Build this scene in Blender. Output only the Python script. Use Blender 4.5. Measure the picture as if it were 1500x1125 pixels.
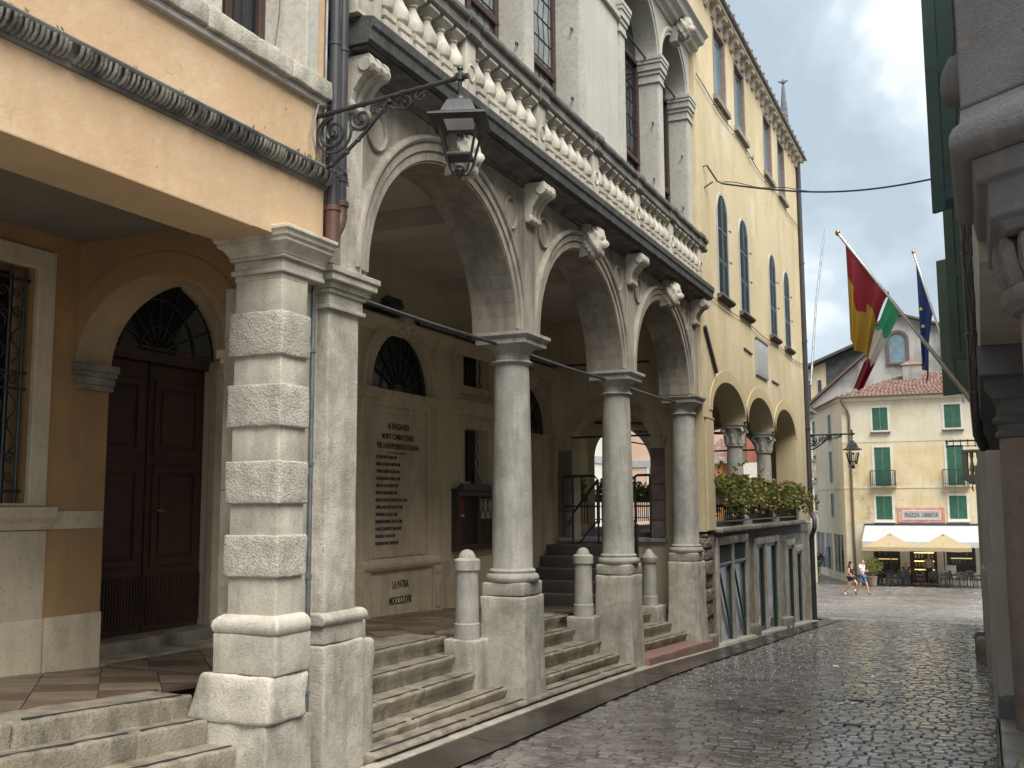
import bpy, bmesh, math, random
import numpy as np
from mathutils import Vector, Matrix, noise
random.seed(7)
S = bpy.context.scene
C = S.collection
for o in list(bpy.data.objects): bpy.data.objects.remove(o)
R = math.radians

# ------------------------------------------------------------------ camera
cd = bpy.data.cameras.new('camera'); cam = bpy.data.objects.new('camera', cd); C.objects.link(cam)
cd.sensor_width = 36.0; cd.lens = 36.24; cd.clip_end = 2000; cd.clip_start = .05
M3 = ((0.91056455, -0.05255608, -0.41001226), (0.4133404, 0.10453319, 0.90455653), (-0.00468006, -0.99313175, 0.11690777))
cam.matrix_world = Matrix(((M3[0][0], -M3[0][1], -M3[0][2], 0), (M3[1][0], -M3[1][1], -M3[1][2], 0),
                           (M3[2][0], -M3[2][1], -M3[2][2], 1.65), (0, 0, 0, 1)))
S.camera = cam

# ------------------------------------------------------------------ sky, sun, exposure
W = bpy.data.worlds.new('World'); S.world = W; W.use_nodes = True
wt = W.node_tree; wt.nodes.clear()
def wn(t, **k):
    n = wt.nodes.new(t)
    for a, b in k.items(): setattr(n, a, b)
    return n
SUN_EL, SUN_AZ = 57, 128          # azimuth measured clockwise from +Y: light comes from behind the camera, on the right
sky = wn('ShaderNodeTexSky', sky_type='NISHITA', sun_disc=False, sun_elevation=R(SUN_EL), sun_rotation=R(SUN_AZ))
bg1 = wn('ShaderNodeBackground'); bg1.inputs[1].default_value = 0.055
wt.links.new(sky.outputs[0], bg1.inputs[0])
tc = wn('ShaderNodeTexCoord'); mp = wn('ShaderNodeMapping'); mp.inputs['Scale'].default_value = (1, 1, 1.7)
mp.inputs['Location'].default_value = (.35, .1, .2)
wt.links.new(tc.outputs['Generated'], mp.inputs[0])
nz = wn('ShaderNodeTexNoise'); nz.inputs['Scale'].default_value = 2.7; nz.inputs['Detail'].default_value = 9; nz.inputs['Roughness'].default_value = .52; nz.inputs['Distortion'].default_value = .35
wt.links.new(mp.outputs[0], nz.inputs['Vector'])
rp = wn('ShaderNodeValToRGB'); e = rp.color_ramp.elements
e[0].position = .40; e[0].color = (.40, .475, .535, 1); e[1].position = .60; e[1].color = (.98, 1.0, 1.0, 1)
m_ = rp.color_ramp.elements.new(.5); m_.color = (.53, .61, .67, 1)
wt.links.new(nz.outputs[0], rp.inputs[0])
bg2 = wn('ShaderNodeBackground'); bg2.inputs[1].default_value = .325
wt.links.new(rp.outputs[0], bg2.inputs[0])
nz2 = wn('ShaderNodeTexNoise'); nz2.inputs['Scale'].default_value = 1.3; nz2.inputs['Detail'].default_value = 6
wt.links.new(mp.outputs[0], nz2.inputs['Vector'])
rp2 = wn('ShaderNodeValToRGB'); rp2.color_ramp.elements[0].position = .36; rp2.color_ramp.elements[0].color = (.80,)*3 + (1,)
rp2.color_ramp.elements[1].position = .58; rp2.color_ramp.elements[1].color = (.96,)*3 + (1,)
wt.links.new(nz2.outputs[0], rp2.inputs[0])
mx = wn('ShaderNodeMixShader'); wt.links.new(rp2.outputs[0], mx.inputs[0]); wt.links.new(bg1.outputs[0], mx.inputs[1]); wt.links.new(bg2.outputs[0], mx.inputs[2])
wo = wn('ShaderNodeOutputWorld'); wt.links.new(mx.outputs[0], wo.inputs[0])

sd = bpy.data.lights.new('sun', 'SUN'); sun = bpy.data.objects.new('sun', sd); C.objects.link(sun)
sd.energy = 1.5; sd.angle = R(45); sd.color = (1, .965, .91)
az, el = R(SUN_AZ), R(SUN_EL)
dv = Vector((math.sin(az)*math.cos(el), math.cos(az)*math.cos(el), math.sin(el)))   # towards the sun
sun.rotation_euler = dv.to_track_quat('Z', 'Y').to_euler(); sun.location = (0, -10, 30)
vs = S.view_settings; vs.view_transform = 'Standard'; vs.look = 'None'; vs.gamma = 1; vs.use_curve_mapping = False
vs.exposure = 2.08

# ------------------------------------------------------------------ materials
def mk(name, base, var=None, vscale=2.5, vr=(.4, .62), fine=None, fscale=55, fr=(.55, .7), famt=.8, stain=None, sscale=(7, 7, .7), sr=(.5, .72), samt=.6,
       blot=None, bscl=1.1, br=(.56, .66), bamt=.7, bump=.25, bsc=45, bdist=.008, rough=.85, rr=None, metal=0, spec=.5, isl=0, obj=0, pit=0, dirt=None, spots=None, crack=None):
    m = bpy.data.materials.new(name); m.use_nodes = True; t = m.node_tree; N = t.nodes; L = t.links
    b = N['Principled BSDF']
    geo = N.new('ShaderNodeNewGeometry')
    def noi(scale, detail=5, mul=None, ro=.55):
        n = N.new('ShaderNodeTexNoise'); n.inputs['Scale'].default_value = scale; n.inputs['Detail'].default_value = detail; n.inputs['Roughness'].default_value = ro
        if mul:
            v = N.new('ShaderNodeVectorMath'); v.operation = 'MULTIPLY'; v.inputs[1].default_value = mul
            L.new(geo.outputs['Position'], v.inputs[0]); L.new(v.outputs[0], n.inputs['Vector'])
        else: L.new(geo.outputs['Position'], n.inputs['Vector'])
        return n.outputs[0]
    def ramp(s, r, a=1.0):
        n = N.new('ShaderNodeMapRange'); n.inputs[1].default_value = r[0]; n.inputs[2].default_value = r[1]; n.inputs[3].default_value = 0; n.inputs[4].default_value = a
        L.new(s, n.inputs[0]); return n.outputs[0]
    rgb = N.new('ShaderNodeRGB'); rgb.outputs[0].default_value = (*base, 1); col = rgb.outputs[0]
    def mix(f, c2, col):
        n = N.new('ShaderNodeMix'); n.data_type = 'RGBA'; L.new(f, n.inputs[0]); L.new(col, n.inputs[6]); n.inputs[7].default_value = (*c2, 1); return n.outputs[2]
    if var: col = mix(ramp(noi(vscale, 6), vr), var, col)
    if fine: col = mix(ramp(noi(fscale, 3), fr, famt), fine, col)
    if stain: col = mix(ramp(noi(1.0, 6, sscale, .6), sr, samt), stain, col)
    if blot: col = mix(ramp(noi(bscl, 9, None, .65), br, bamt), blot, col)
    if dirt: col = mix(ramp(noi(dirt[1], 10, (1, 1, .55), .72), dirt[3] if len(dirt) > 3 else (.47, .66), dirt[2]), dirt[0], col)
    if spots: col = mix(ramp(noi(spots[1], 4), spots[2], spots[3]), spots[0], col)
    if crack:
        vv = N.new('ShaderNodeVectorMath'); vv.operation = 'ADD'; wob = N.new('ShaderNodeTexNoise'); wob.inputs['Scale'].default_value = 3; L.new(geo.outputs['Position'], wob.inputs['Vector'])
        sc2 = N.new('ShaderNodeVectorMath'); sc2.operation = 'SCALE'; sc2.inputs['Scale'].default_value = .7; L.new(wob.outputs['Color'], sc2.inputs[0]); L.new(geo.outputs['Position'], vv.inputs[0]); L.new(sc2.outputs[0], vv.inputs[1])
        vo2 = N.new('ShaderNodeTexVoronoi'); vo2.feature = 'DISTANCE_TO_EDGE'; vo2.inputs['Scale'].default_value = crack[1]; L.new(vv.outputs[0], vo2.inputs['Vector'])
        c1 = N.new('ShaderNodeMapRange'); c1.inputs[1].default_value = 0; c1.inputs[2].default_value = crack[2]; c1.inputs[3].default_value = crack[3]; c1.inputs[4].default_value = 0; L.new(vo2.outputs['Distance'], c1.inputs[0])
        mk_ = N.new('ShaderNodeMath'); mk_.operation = 'MULTIPLY'; L.new(c1.outputs[0], mk_.inputs[0]); L.new(ramp(noi(1.1, 3), (.5, .6)), mk_.inputs[1]); col = mix(mk_.outputs[0], crack[0], col)
    if isl or obj:
        if isl: src = geo.outputs['Random Per Island']; am = isl
        else:
            oi = N.new('ShaderNodeObjectInfo'); src = oi.outputs['Random']; am = obj
        r = N.new('ShaderNodeMapRange'); r.inputs[3].default_value = 1-am; r.inputs[4].default_value = 1+am; L.new(src, r.inputs[0])
        h = N.new('ShaderNodeHueSaturation'); L.new(r.outputs[0], h.inputs['Value']); L.new(col, h.inputs['Color']); col = h.outputs[0]
    L.new(col, b.inputs['Base Color'])
    b.inputs['Roughness'].default_value = rough; b.inputs['Metallic'].default_value = metal
    b.inputs['Specular IOR Level'].default_value = spec
    if rr: 
        q = N.new('ShaderNodeMapRange'); q.inputs[1].default_value = .35; q.inputs[2].default_value = .65; q.inputs[3].default_value = rr[0]; q.inputs[4].default_value = rr[1]
        L.new(noi(rr[2] if len(rr) > 2 else 3, 4), q.inputs[0]); L.new(q.outputs[0], b.inputs['Roughness'])
    if bump:
        a = noi(bsc, 6, None, .65); c = noi(bsc/7, 4)
        ad = N.new('ShaderNodeMath'); ad.operation = 'MULTIPLY_ADD'; ad.inputs[1].default_value = 1.3; L.new(c, ad.inputs[0]); L.new(a, ad.inputs[2])
        h = ad.outputs[0]
        if pit:
            vo = N.new('ShaderNodeTexVoronoi'); vo.inputs['Scale'].default_value = pit; L.new(geo.outputs['Position'], vo.inputs['Vector'])
            a2 = N.new('ShaderNodeMath'); a2.operation = 'MULTIPLY_ADD'; a2.inputs[1].default_value = .45; mr = N.new('ShaderNodeMapRange'); mr.inputs[1].default_value = .05; mr.inputs[2].default_value = .32; L.new(vo.outputs['Distance'], mr.inputs[0]); L.new(mr.outputs[0], a2.inputs[0]); L.new(h, a2.inputs[2]); h = a2.outputs[0]
        bp = N.new('ShaderNodeBump'); bp.inputs['Strength'].default_value = bump; bp.inputs['Distance'].default_value = bdist
        L.new(h, bp.inputs['Height']); L.new(bp.outputs[0], b.inputs['Normal'])
    return m

DK = (.10, .095, .085)
M = {}
M['stone'] = mk('pale_limestone', dirt=((.22, .20, .165), 2.6, .75), base=(.56, .52, .43), var=(.45, .415, .34), vscale=3, fine=(.25, .23, .20), fscale=70, fr=(.56, .7), famt=.6, stain=(.20, .18, .15), samt=.5, blot=(.42, .36, .27), bump=.5, bsc=60, obj=.11)
M['rough'] = mk('hammered_limestone', dirt=((.25, .23, .19), 3.2, .6), base=(.57, .53, .45), var=(.47, .435, .36), fine=(.25, .23, .20), fscale=60, fr=(.52, .66), famt=.6, bump=.9, bsc=65, bdist=.016, pit=75, obj=.10)
M['worn'] = mk('weathered_step_stone', dirt=((.085, .072, .05), 3.5, .75), base=(.34, .30, .225), var=(.25, .22, .165), vscale=5, fine=(.14, .125, .10), fscale=60, famt=.7, stain=(.12, .105, .085), sscale=(9, 9, 2), samt=.6, blot=(.33, .27, .18), bump=.7, bsc=60, bdist=.012, rr=(.4, .75, 4), obj=.14)
M['ped'] = mk('pitted_pedestal_stone', dirt=((.20, .18, .145), 2.8, .75), base=(.55, .51, .425), var=(.43, .40, .33), vscale=6, fine=(.24, .215, .175), fscale=55, fr=(.54, .70), famt=.55, stain=(.17, .15, .125), sscale=(8, 8, 1.2), samt=.45, blot=(.38, .33, .27), bscl=2, bump=.6, bsc=75, bdist=.010, pit=95, obj=.10)
M['shaft'] = mk('grey_column_stone', dirt=((.20, .19, .165), 3.2, .6), base=(.48, .455, .395), var=(.40, .375, .325), vscale=6, fine=(.21, .20, .18), fscale=80, fr=(.54, .68), famt=.6, stain=(.21, .20, .175), sscale=(14, 14, 1.0), sr=(.5, .68), samt=.5, bump=.35, bsc=70)
M['arch'] = mk('brownish_arch_stone', dirt=((.15, .13, .105), 1.9, .75), base=(.39, .35, .285), var=(.31, .275, .22), vscale=3, fine=(.18, .165, .14), fscale=60, famt=.5, stain=(.12, .11, .095), sscale=(9, 9, .8), samt=.65, blot=(.34, .27, .20), bump=.35, bsc=50)
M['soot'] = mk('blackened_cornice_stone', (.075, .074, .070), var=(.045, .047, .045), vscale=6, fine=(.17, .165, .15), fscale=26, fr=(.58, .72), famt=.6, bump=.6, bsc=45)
M['balu'] = mk('cream_baluster_stone', dirt=((.24, .22, .18), 4, .6), base=(.56, .52, .44), var=(.46, .425, .35), vscale=5, fine=(.27, .25, .20), fscale=60, famt=.5, stain=(.16, .15, .12), sscale=(10, 10, 2), samt=.55, bump=.3, bsc=50, obj=.07)
M['flute'] = mk('dirty_moulding_stone', (.30, .28, .235), var=(.20, .185, .155), vscale=4, stain=(.06, .058, .05), sscale=(5, 5, 5), sr=(.46, .6), samt=.85, bump=.5, bsc=60)
M['rail'] = mk('weathered_rail_stone', (.20, .19, .165), var=(.115, .11, .10), vscale=5, stain=(.07, .07, .065), sscale=(8, 3, 4), samt=.7, bump=.4, bsc=45)
M['upper'] = mk('pale_marble_cladding', dirt=((.33, .31, .26), 1.8, .5), base=(.50, .485, .43), var=(.44, .42, .35), vscale=1.6, fine=(.33, .315, .27), fscale=28, fr=(.5, .62), famt=.55, bump=.25, bsc=40)
M['uplast'] = mk('pale_plaster', dirt=((.40, .38, .33), 1.2, .4), base=(.52, .50, .44), var=(.46, .44, .38), vscale=1.2, stain=(.36, .34, .29), samt=.4, bump=.12, bsc=30)
M['orange'] = mk('apricot_plaster', crack=((.30, .20, .12), .9, .006, .4), spots=((.14, .09, .06), 16, (.70, .74), .6), dirt=((.50, .36, .22), 1.4, .45), base=(.58, .40, .24), var=(.525, .35, .20), vscale=1.6, fine=(.61, .46, .29), fscale=9, fr=(.5, .7), famt=.5, stain=(.36, .25, .15), sscale=(4, 4, 1), sr=(.58, .75), samt=.35, blot=(.63, .49, .32), bamt=.5, bump=.3, bsc=16, bdist=.015)
M['ochre'] = mk('ochre_inner_plaster', dirt=((.24, .15, .08), 1.6, .55), base=(.42, .245, .105), var=(.33, .205, .10), vscale=1.3, blot=(.44, .29, .15), bscl=.9, bamt=.6, stain=(.22, .14, .08), sscale=(3, 3, .8), samt=.35, bump=.2, bsc=14)
M['ceil'] = mk('grey_ceiling_plaster', (.55, .52, .45), var=(.48, .445, .38), vscale=1.1, bump=.12, bsc=14)
M['inner'] = mk('beige_inner_plaster', (.66, .565, .40), var=(.60, .51, .35), vscale=1.2, stain=(.28, .23, .16), sscale=(4, 4, .7), samt=.4, bump=.12, bsc=20)
M['monu'] = mk('memorial_stone', dirt=((.24, .19, .13), 2.2, .5), base=(.64, .54, .385), var=(.57, .475, .335), vscale=3, fine=(.27, .225, .16), fscale=40, famt=.4, stain=(.25, .20, .14), samt=.35, bump=.25, bsc=45)
M['yellow'] = mk('yellow_plaster', crack=((.30, .24, .15), .55, .006, .7), dirt=((.45, .36, .21), .9, .6, (.5, .66)), base=(.61, .505, .315), var=(.56, .455, .27), vscale=.9, fine=(.73, .61, .38), fscale=7, famt=.35, stain=(.42, .34, .20), sscale=(1.8, 1.8, .28), sr=(.50, .70), samt=.5, spots=((.36, .29, .18), 5, (.66, .72), .35), blot=(.68, .61, .45), bscl=.5, bamt=.75, bump=.15, bsc=16)
M['yring'] = mk('faded_yellow_ring', (.54, .43, .23), stain=(.36, .30, .19), samt=.5, bump=.15, bsc=20)
M['cream'] = mk('cream_plaster', crack=((.3, .26, .2), .35, .006, .6), base=(.64, .585, .45), var=(.58, .52, .38), vscale=.8, stain=(.42, .37, .27), sscale=(3, 3, .3), samt=.4, blot=(.50, .41, .25), bscl=.7, br=(.52, .66), bamt=.55, bump=.1, bsc=14)
M['ochreold'] = mk('peeling_ochre_plaster', (.60, .47, .26), var=(.64, .55, .38), vscale=1.0, blot=(.30, .26, .20), bscl=.9, br=(.58, .66), bamt=.7, stain=(.38, .32, .22), sscale=(3, 3, .4), samt=.5, bump=.1, bsc=14)
M['pinkh'] = mk('pink_plaster', (.62, .44, .34), var=(.58, .40, .30), bump=.1)
M['whiteh'] = mk('white_plaster', (.66, .64, .58), var=(.58, .56, .50), stain=(.42, .40, .36), samt=.4, bump=.1)
M['orangeh'] = mk('orange_plaster', (.62, .30, .11), var=(.55, .25, .09), bump=.1)
M['redh'] = mk('brick_red_plaster', (.48, .20, .13), var=(.42, .17, .11), bump=.1)
M['grime'] = mk('mouldy_grey_plaster', (.42, .40, .36), var=(.30, .29, .265), vscale=.5, blot=(.19, .185, .17), bscl=.5, br=(.5, .62), bamt=.75, stain=(.15, .15, .14), sscale=(1.5, 1.5, .3), samt=.7, bump=.2, bsc=8)
M['darkst'] = mk('dark_slate_wall', (.085, .088, .085), var=(.05, .052, .05), vscale=2, fine=(.2, .2, .19), fscale=7, fr=(.62, .7), famt=.5, bump=.5, bsc=6)
M['rstone'] = mk('cool_grey_stone', (.155, .162, .174), var=(.118, .124, .134), vscale=3, fine=(.10, .10, .098), fscale=60, famt=.6, blot=(.23, .215, .20), bscl=3, bump=.55, bsc=80, bdist=.009, pit=90)  # cool grey stone, mottled at random
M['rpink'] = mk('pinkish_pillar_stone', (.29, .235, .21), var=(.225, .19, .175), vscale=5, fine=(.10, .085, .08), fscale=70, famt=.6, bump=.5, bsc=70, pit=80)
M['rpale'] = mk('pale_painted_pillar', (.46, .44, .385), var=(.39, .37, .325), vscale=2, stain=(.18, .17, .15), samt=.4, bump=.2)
M['roughwall'] = mk('eroded_rubble_stone', (.33, .27, .22), var=(.17, .14, .12), vscale=12, fine=(.08, .07, .06), fscale=30, fr=(.5, .6), famt=.8, bump=1, bsc=22, bdist=.04, pit=25)
M['jambred'] = mk('reddish_jamb_stone', (.26, .195, .165), var=(.19, .15, .13), vscale=7, bump=.5, bsc=40, obj=.12)
M['tileR'] = mk('red_marble_tile', (.145, .09, .066), var=(.11, .072, .055), vscale=6, bump=.1, rr=(.3, .6), obj=.18)
M['tileC'] = mk('cream_marble_tile', (.19, .155, .105), var=(.15, .122, .085), vscale=6, bump=.1, rr=(.3, .6), obj=.14)
M['grout'] = mk('dark_joint_mortar', (.085, .075, .06), bump=.3)
M['cob'] = mk('wet_porphyry_setts', (.20, .18, .163), var=(.145, .13, .12), vscale=1.2, fine=(.12, .105, .095), fscale=30, famt=.5, isl=.3, bump=.16, bsc=40, bdist=.006, rr=(.04, .18, 1.3), spec=1.0)
M['cobo'] = mk('wet_porphyry_sett', (.20, .18, .163), var=(.145, .13, .12), vscale=1.2, fine=(.12, .105, .095), fscale=30, famt=.5, obj=.3, bump=.16, bsc=40, bdist=.006, rr=(.04, .18, 1.3), spec=1.0)
M['cobp'] = mk('damp_piazza_setts', (.16, .142, .126), var=(.115, .104, .095), vscale=.35, fine=(.16, .14, .125), fscale=10, isl=.3, bump=.3, bsc=25, rr=(.2, .45, .6), spec=.55)
M['soff'] = mk('lit_pale_arch_plaster', (.47, .35, .21), var=(.38, .28, .17), vscale=3, dirt=((.30, .22, .14), 2.5, .6), bump=.3, bsc=20)  # paler ochre plaster, with the light on the soffit put into the colour
M['wing'] = mk('brightened_cream_plaster', (.72, .63, .47), var=(.66, .57, .41), vscale=.8, stain=(.48, .41, .30), sscale=(2, 2, .3), samt=.4, bump=.1)  # house cream lightened in colour to offset the shade on the wing
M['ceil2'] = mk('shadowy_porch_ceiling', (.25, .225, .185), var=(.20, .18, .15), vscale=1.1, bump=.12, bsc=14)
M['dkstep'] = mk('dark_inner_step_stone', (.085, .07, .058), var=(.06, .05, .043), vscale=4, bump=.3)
M['strip'] = mk('black_grip_strip', (.03, .028, .03), bump=.3, bsc=80, rough=.7)
M['joint'] = mk('wet_sett_joint', (.06, .054, .048), bump=.4, rr=(.15, .4))
M['gutter'] = mk('wet_gutter_slab', (.050, .040, .030), var=(.034, .028, .022), vscale=1.5, fine=(.055, .048, .04), fscale=30, famt=.5, bump=.12, bsc=30, rr=(.12, .36, 1.7), spec=.32, obj=.12)
M['kerb'] = mk('pale_kerb_stone', (.45, .415, .35), var=(.33, .30, .25), vscale=4, fine=(.16, .14, .12), fscale=40, blot=(.38, .23, .17), bscl=1.5, bamt=.6, bump=.4, bsc=45, rr=(.35, .7), obj=.1)
M['redslab'] = mk('red_verona_slab', (.30, .165, .125), var=(.24, .14, .11), vscale=5, fine=(.17, .10, .085), fscale=50, bump=.35, bsc=45, rr=(.35, .65))
M['pave'] = mk('wet_grey_pavement_slab', (.27, .262, .245), var=(.20, .195, .182), vscale=4, fine=(.09, .088, .083), fscale=50, bump=.35, bsc=45, rr=(.3, .6), obj=.2)
M['iron'] = mk('black_wrought_iron', (.022, .024, .027), var=(.035, .036, .038), vscale=9, bump=.25, bsc=60, rough=.42, spec=.5)
M['pipe'] = mk('dark_brown_downpipe', (.045, .045, .05), var=(.06, .058, .06), vscale=5, bump=.08, rough=.35)
M['copper'] = mk('rusty_terracotta_pipe', (.13, .06, .04), var=(.09, .045, .03), bump=.2, rough=.5)
M['zinc'] = mk('grey_metal_conduit', (.25, .27, .28), var=(.16, .18, .19), vscale=8, rough=.45, metal=.5, bump=.1)
M['steel'] = mk('polished_steel_pole', (.55, .54, .52), rough=.28, metal=.9, bump=0)
M['brass'] = mk('copper_ball', (.40, .22, .12), rough=.35, metal=.9, bump=0)
M['wood'] = mk('dark_door_wood', (.075, .034, .022), var=(.05, .024, .017), vscale=4, stain=(.035, .02, .015), sscale=(30, 30, 1), samt=.6, bump=.2, bsc=40, rough=.5)
M['wfram'] = mk('brown_window_wood', (.065, .036, .027), var=(.048, .029, .022), vscale=8, bump=.15, rough=.6)
M['dwood'] = mk('dark_board_wood', (.06, .038, .03), var=(.04, .027, .022), bump=.15, rough=.4)
M['green'] = mk('dark_green_paint', (.036, .078, .074), var=(.028, .06, .058), vscale=3, fine=(.06, .09, .085), fscale=20, fr=(.66, .75), famt=.5, bump=.1, rough=.5)
M['greenf'] = mk('bottle_green_paint', (.025, .105, .062), var=(.035, .13, .08), vscale=3, stain=(.02, .07, .045), sscale=(12, 12, 1), samt=.6, bump=.1, rough=.55)
M['louv'] = mk('black_green_louvre_paint', (.035, .042, .043), var=(.05, .06, .06), bump=.1, rough=.5)
M['bluegrey'] = mk('shutter_paint_and_sky_pane', (.16, .235, .27), var=(.12, .18, .21), bump=.1, rough=.5)
M['glass'] = mk('dark_window_glass', (.012, .015, .018), rough=.06, spec=.6, bump=.03, bsc=6)
M['lead'] = mk('milky_and_reflecting_glass', (.30, .32, .33), var=(.20, .22, .23), vscale=3, rough=.14, spec=.6, bump=.2, bsc=9)
M['dark'] = mk('unlit_interior', (.02, .018, .016), bump=0)
M['letter'] = mk('black_lettering', (.012, .011, .010), bump=0, rough=.6)
M['lettg'] = mk('brown_grey_lettering', (.16, .11, .10), bump=0, rough=.6)
M['plaque'] = mk('blue_grey_marble_plaque', (.40, .41, .41), var=(.33, .34, .345), vscale=8, fine=(.24, .25, .26), fscale=38, fr=(.52, .6), famt=.5, bump=.2)
M['tilef'] = mk('terracotta_roof_tiles', (.215, .115, .082), var=(.15, .09, .07), vscale=1.5, fine=(.30, .215, .165), fscale=6, fr=(.52, .6), famt=.7, isl=.25, blot=(.14, .10, .08), bscl=1.3, bump=.3, bsc=14)
M['awn'] = mk('white_awning_cloth', (.72, .73, .73), var=(.64, .65, .66), bump=.1, bsc=6)
M['para'] = mk('sand_parasol_cloth', (.58, .47, .29), var=(.53, .43, .26), vscale=2, bump=.1, bsc=6)
M['chair'] = mk('grey_metal_chair', (.045, .048, .052), rough=.4, metal=.4, bump=0)
M['leaf'] = mk('geranium_leaves', (.12, .155, .03), var=(.22, .21, .06), vscale=6, isl=.45, bump=0, rough=.5)
M['petal'] = mk('red_geranium_petals', (.50, .16, .08), var=(.58, .30, .16), vscale=12, isl=.3, bump=0, rough=.6)
M['white'] = mk('white_cotton', (.72, .73, .75), bump=.1)
M['black'] = mk('black_cotton', (.018, .018, .022), bump=.1)
M['navy'] = mk('dark_blue_cotton', (.03, .042, .08), bump=.1)
M['denim'] = mk('blue_denim', (.085, .16, .27), bump=.2)
M['gshort'] = mk('green_shorts_cloth', (.03, .19, .06), bump=.1)
M['skin'] = mk('tanned_skin', (.50, .27, .18), bump=.05, rough=.5)
M['hair'] = mk('dark_hair', (.03, .022, .017), bump=.3, rough=.5)
M['redc'] = mk('dark_red_flag_cloth', (.26, .022, .035), bump=.1, rough=.7)
M['yelc'] = mk('ochre_yellow_flag_cloth', (.42, .26, .035), bump=.1, rough=.7)
M['grnc'] = mk('green_flag_cloth', (.06, .42, .22), bump=.1, rough=.7)
M['whtc'] = mk('white_flag_cloth', (.70, .68, .66), bump=.1, rough=.7)
M['bluc'] = mk('royal_blue_flag_cloth', (.015, .04, .16), bump=.1, rough=.7)
M['starc'] = mk('gold_star_cloth', (.60, .42, .05), bump=.1, rough=.7)
M['papr'] = mk('red_poster_paper', (.38, .035, .05), bump=0)
M['papw'] = mk('cream_notice_paper', (.55, .47, .30), bump=0)
M['ysign'] = mk('yellow_sticker', (.65, .48, .03), bump=0)
M['psign'] = mk('pink_plaster_border', (.50, .20, .165), var=(.58, .34, .29), vscale=3, bump=.1)
M['sill'] = mk('dark_brown_sill_stone', (.12, .085, .07), bump=.2)
M['cable'] = mk('black_cable_rubber', (.02, .02, .021), bump=0, rough=.5)
M['cafe'] = mk('cafe_counter_wood', (.10, .065, .035), var=(.16, .11, .06), vscale=3, bump=.1)
M['haz'] = mk('blank_paint', (.4, .4, .4), bump=0)
def emis(name, col, s):
    m = bpy.data.materials.new(name); m.use_nodes = True; b = m.node_tree.nodes['Principled BSDF']
    b.inputs['Base Color'].default_value = (*col, 1); b.inputs['Emission Color'].default_value = (*col, 1); b.inputs['Emission Strength'].default_value = s; return m
M['lit'] = emis('lit_cafe_shelf_lamp', (1, .72, .30), .5)
M['shopglow'] = emis('self_glowing_display', (.16, .2, .18), .04)  # display back panel glows by itself in place of indoor light
# thin cloth lets light through
for k in ('redc', 'yelc', 'grnc', 'whtc', 'bluc', 'para', 'awn', 'leaf'):
    b = M[k].node_tree.nodes['Principled BSDF']
    t = M[k].node_tree; tr = t.nodes.new('ShaderNodeBsdfTranslucent'); mxs = t.nodes.new('ShaderNodeMixShader'); mxs.inputs[0].default_value = .4
    src = b.inputs['Base Color'].links[0].from_socket; t.links.new(src, tr.inputs[0])
    out = t.nodes['Material Output']; t.links.new(b.outputs[0], mxs.inputs[1]); t.links.new(tr.outputs[0], mxs.inputs[2]); t.links.new(mxs.outputs[0], out.inputs[0])
def clearglass(name, f=.86):
    m = bpy.data.materials.new(name); m.use_nodes = True; t = m.node_tree; b = t.nodes['Principled BSDF']
    b.inputs['Base Color'].default_value = (.05, .06, .06, 1); b.inputs['Roughness'].default_value = .05
    tr = t.nodes.new('ShaderNodeBsdfTransparent'); mxs = t.nodes.new('ShaderNodeMixShader'); mxs.inputs[0].default_value = f
    t.links.new(b.outputs[0], mxs.inputs[1]); t.links.new(tr.outputs[0], mxs.inputs[2]); t.links.new(mxs.outputs[0], t.nodes['Material Output'].inputs[0]); return m
M['clear'] = clearglass('thin_lantern_glass', .95); M['shopg'] = clearglass('shop_window_glass', .6)

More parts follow.
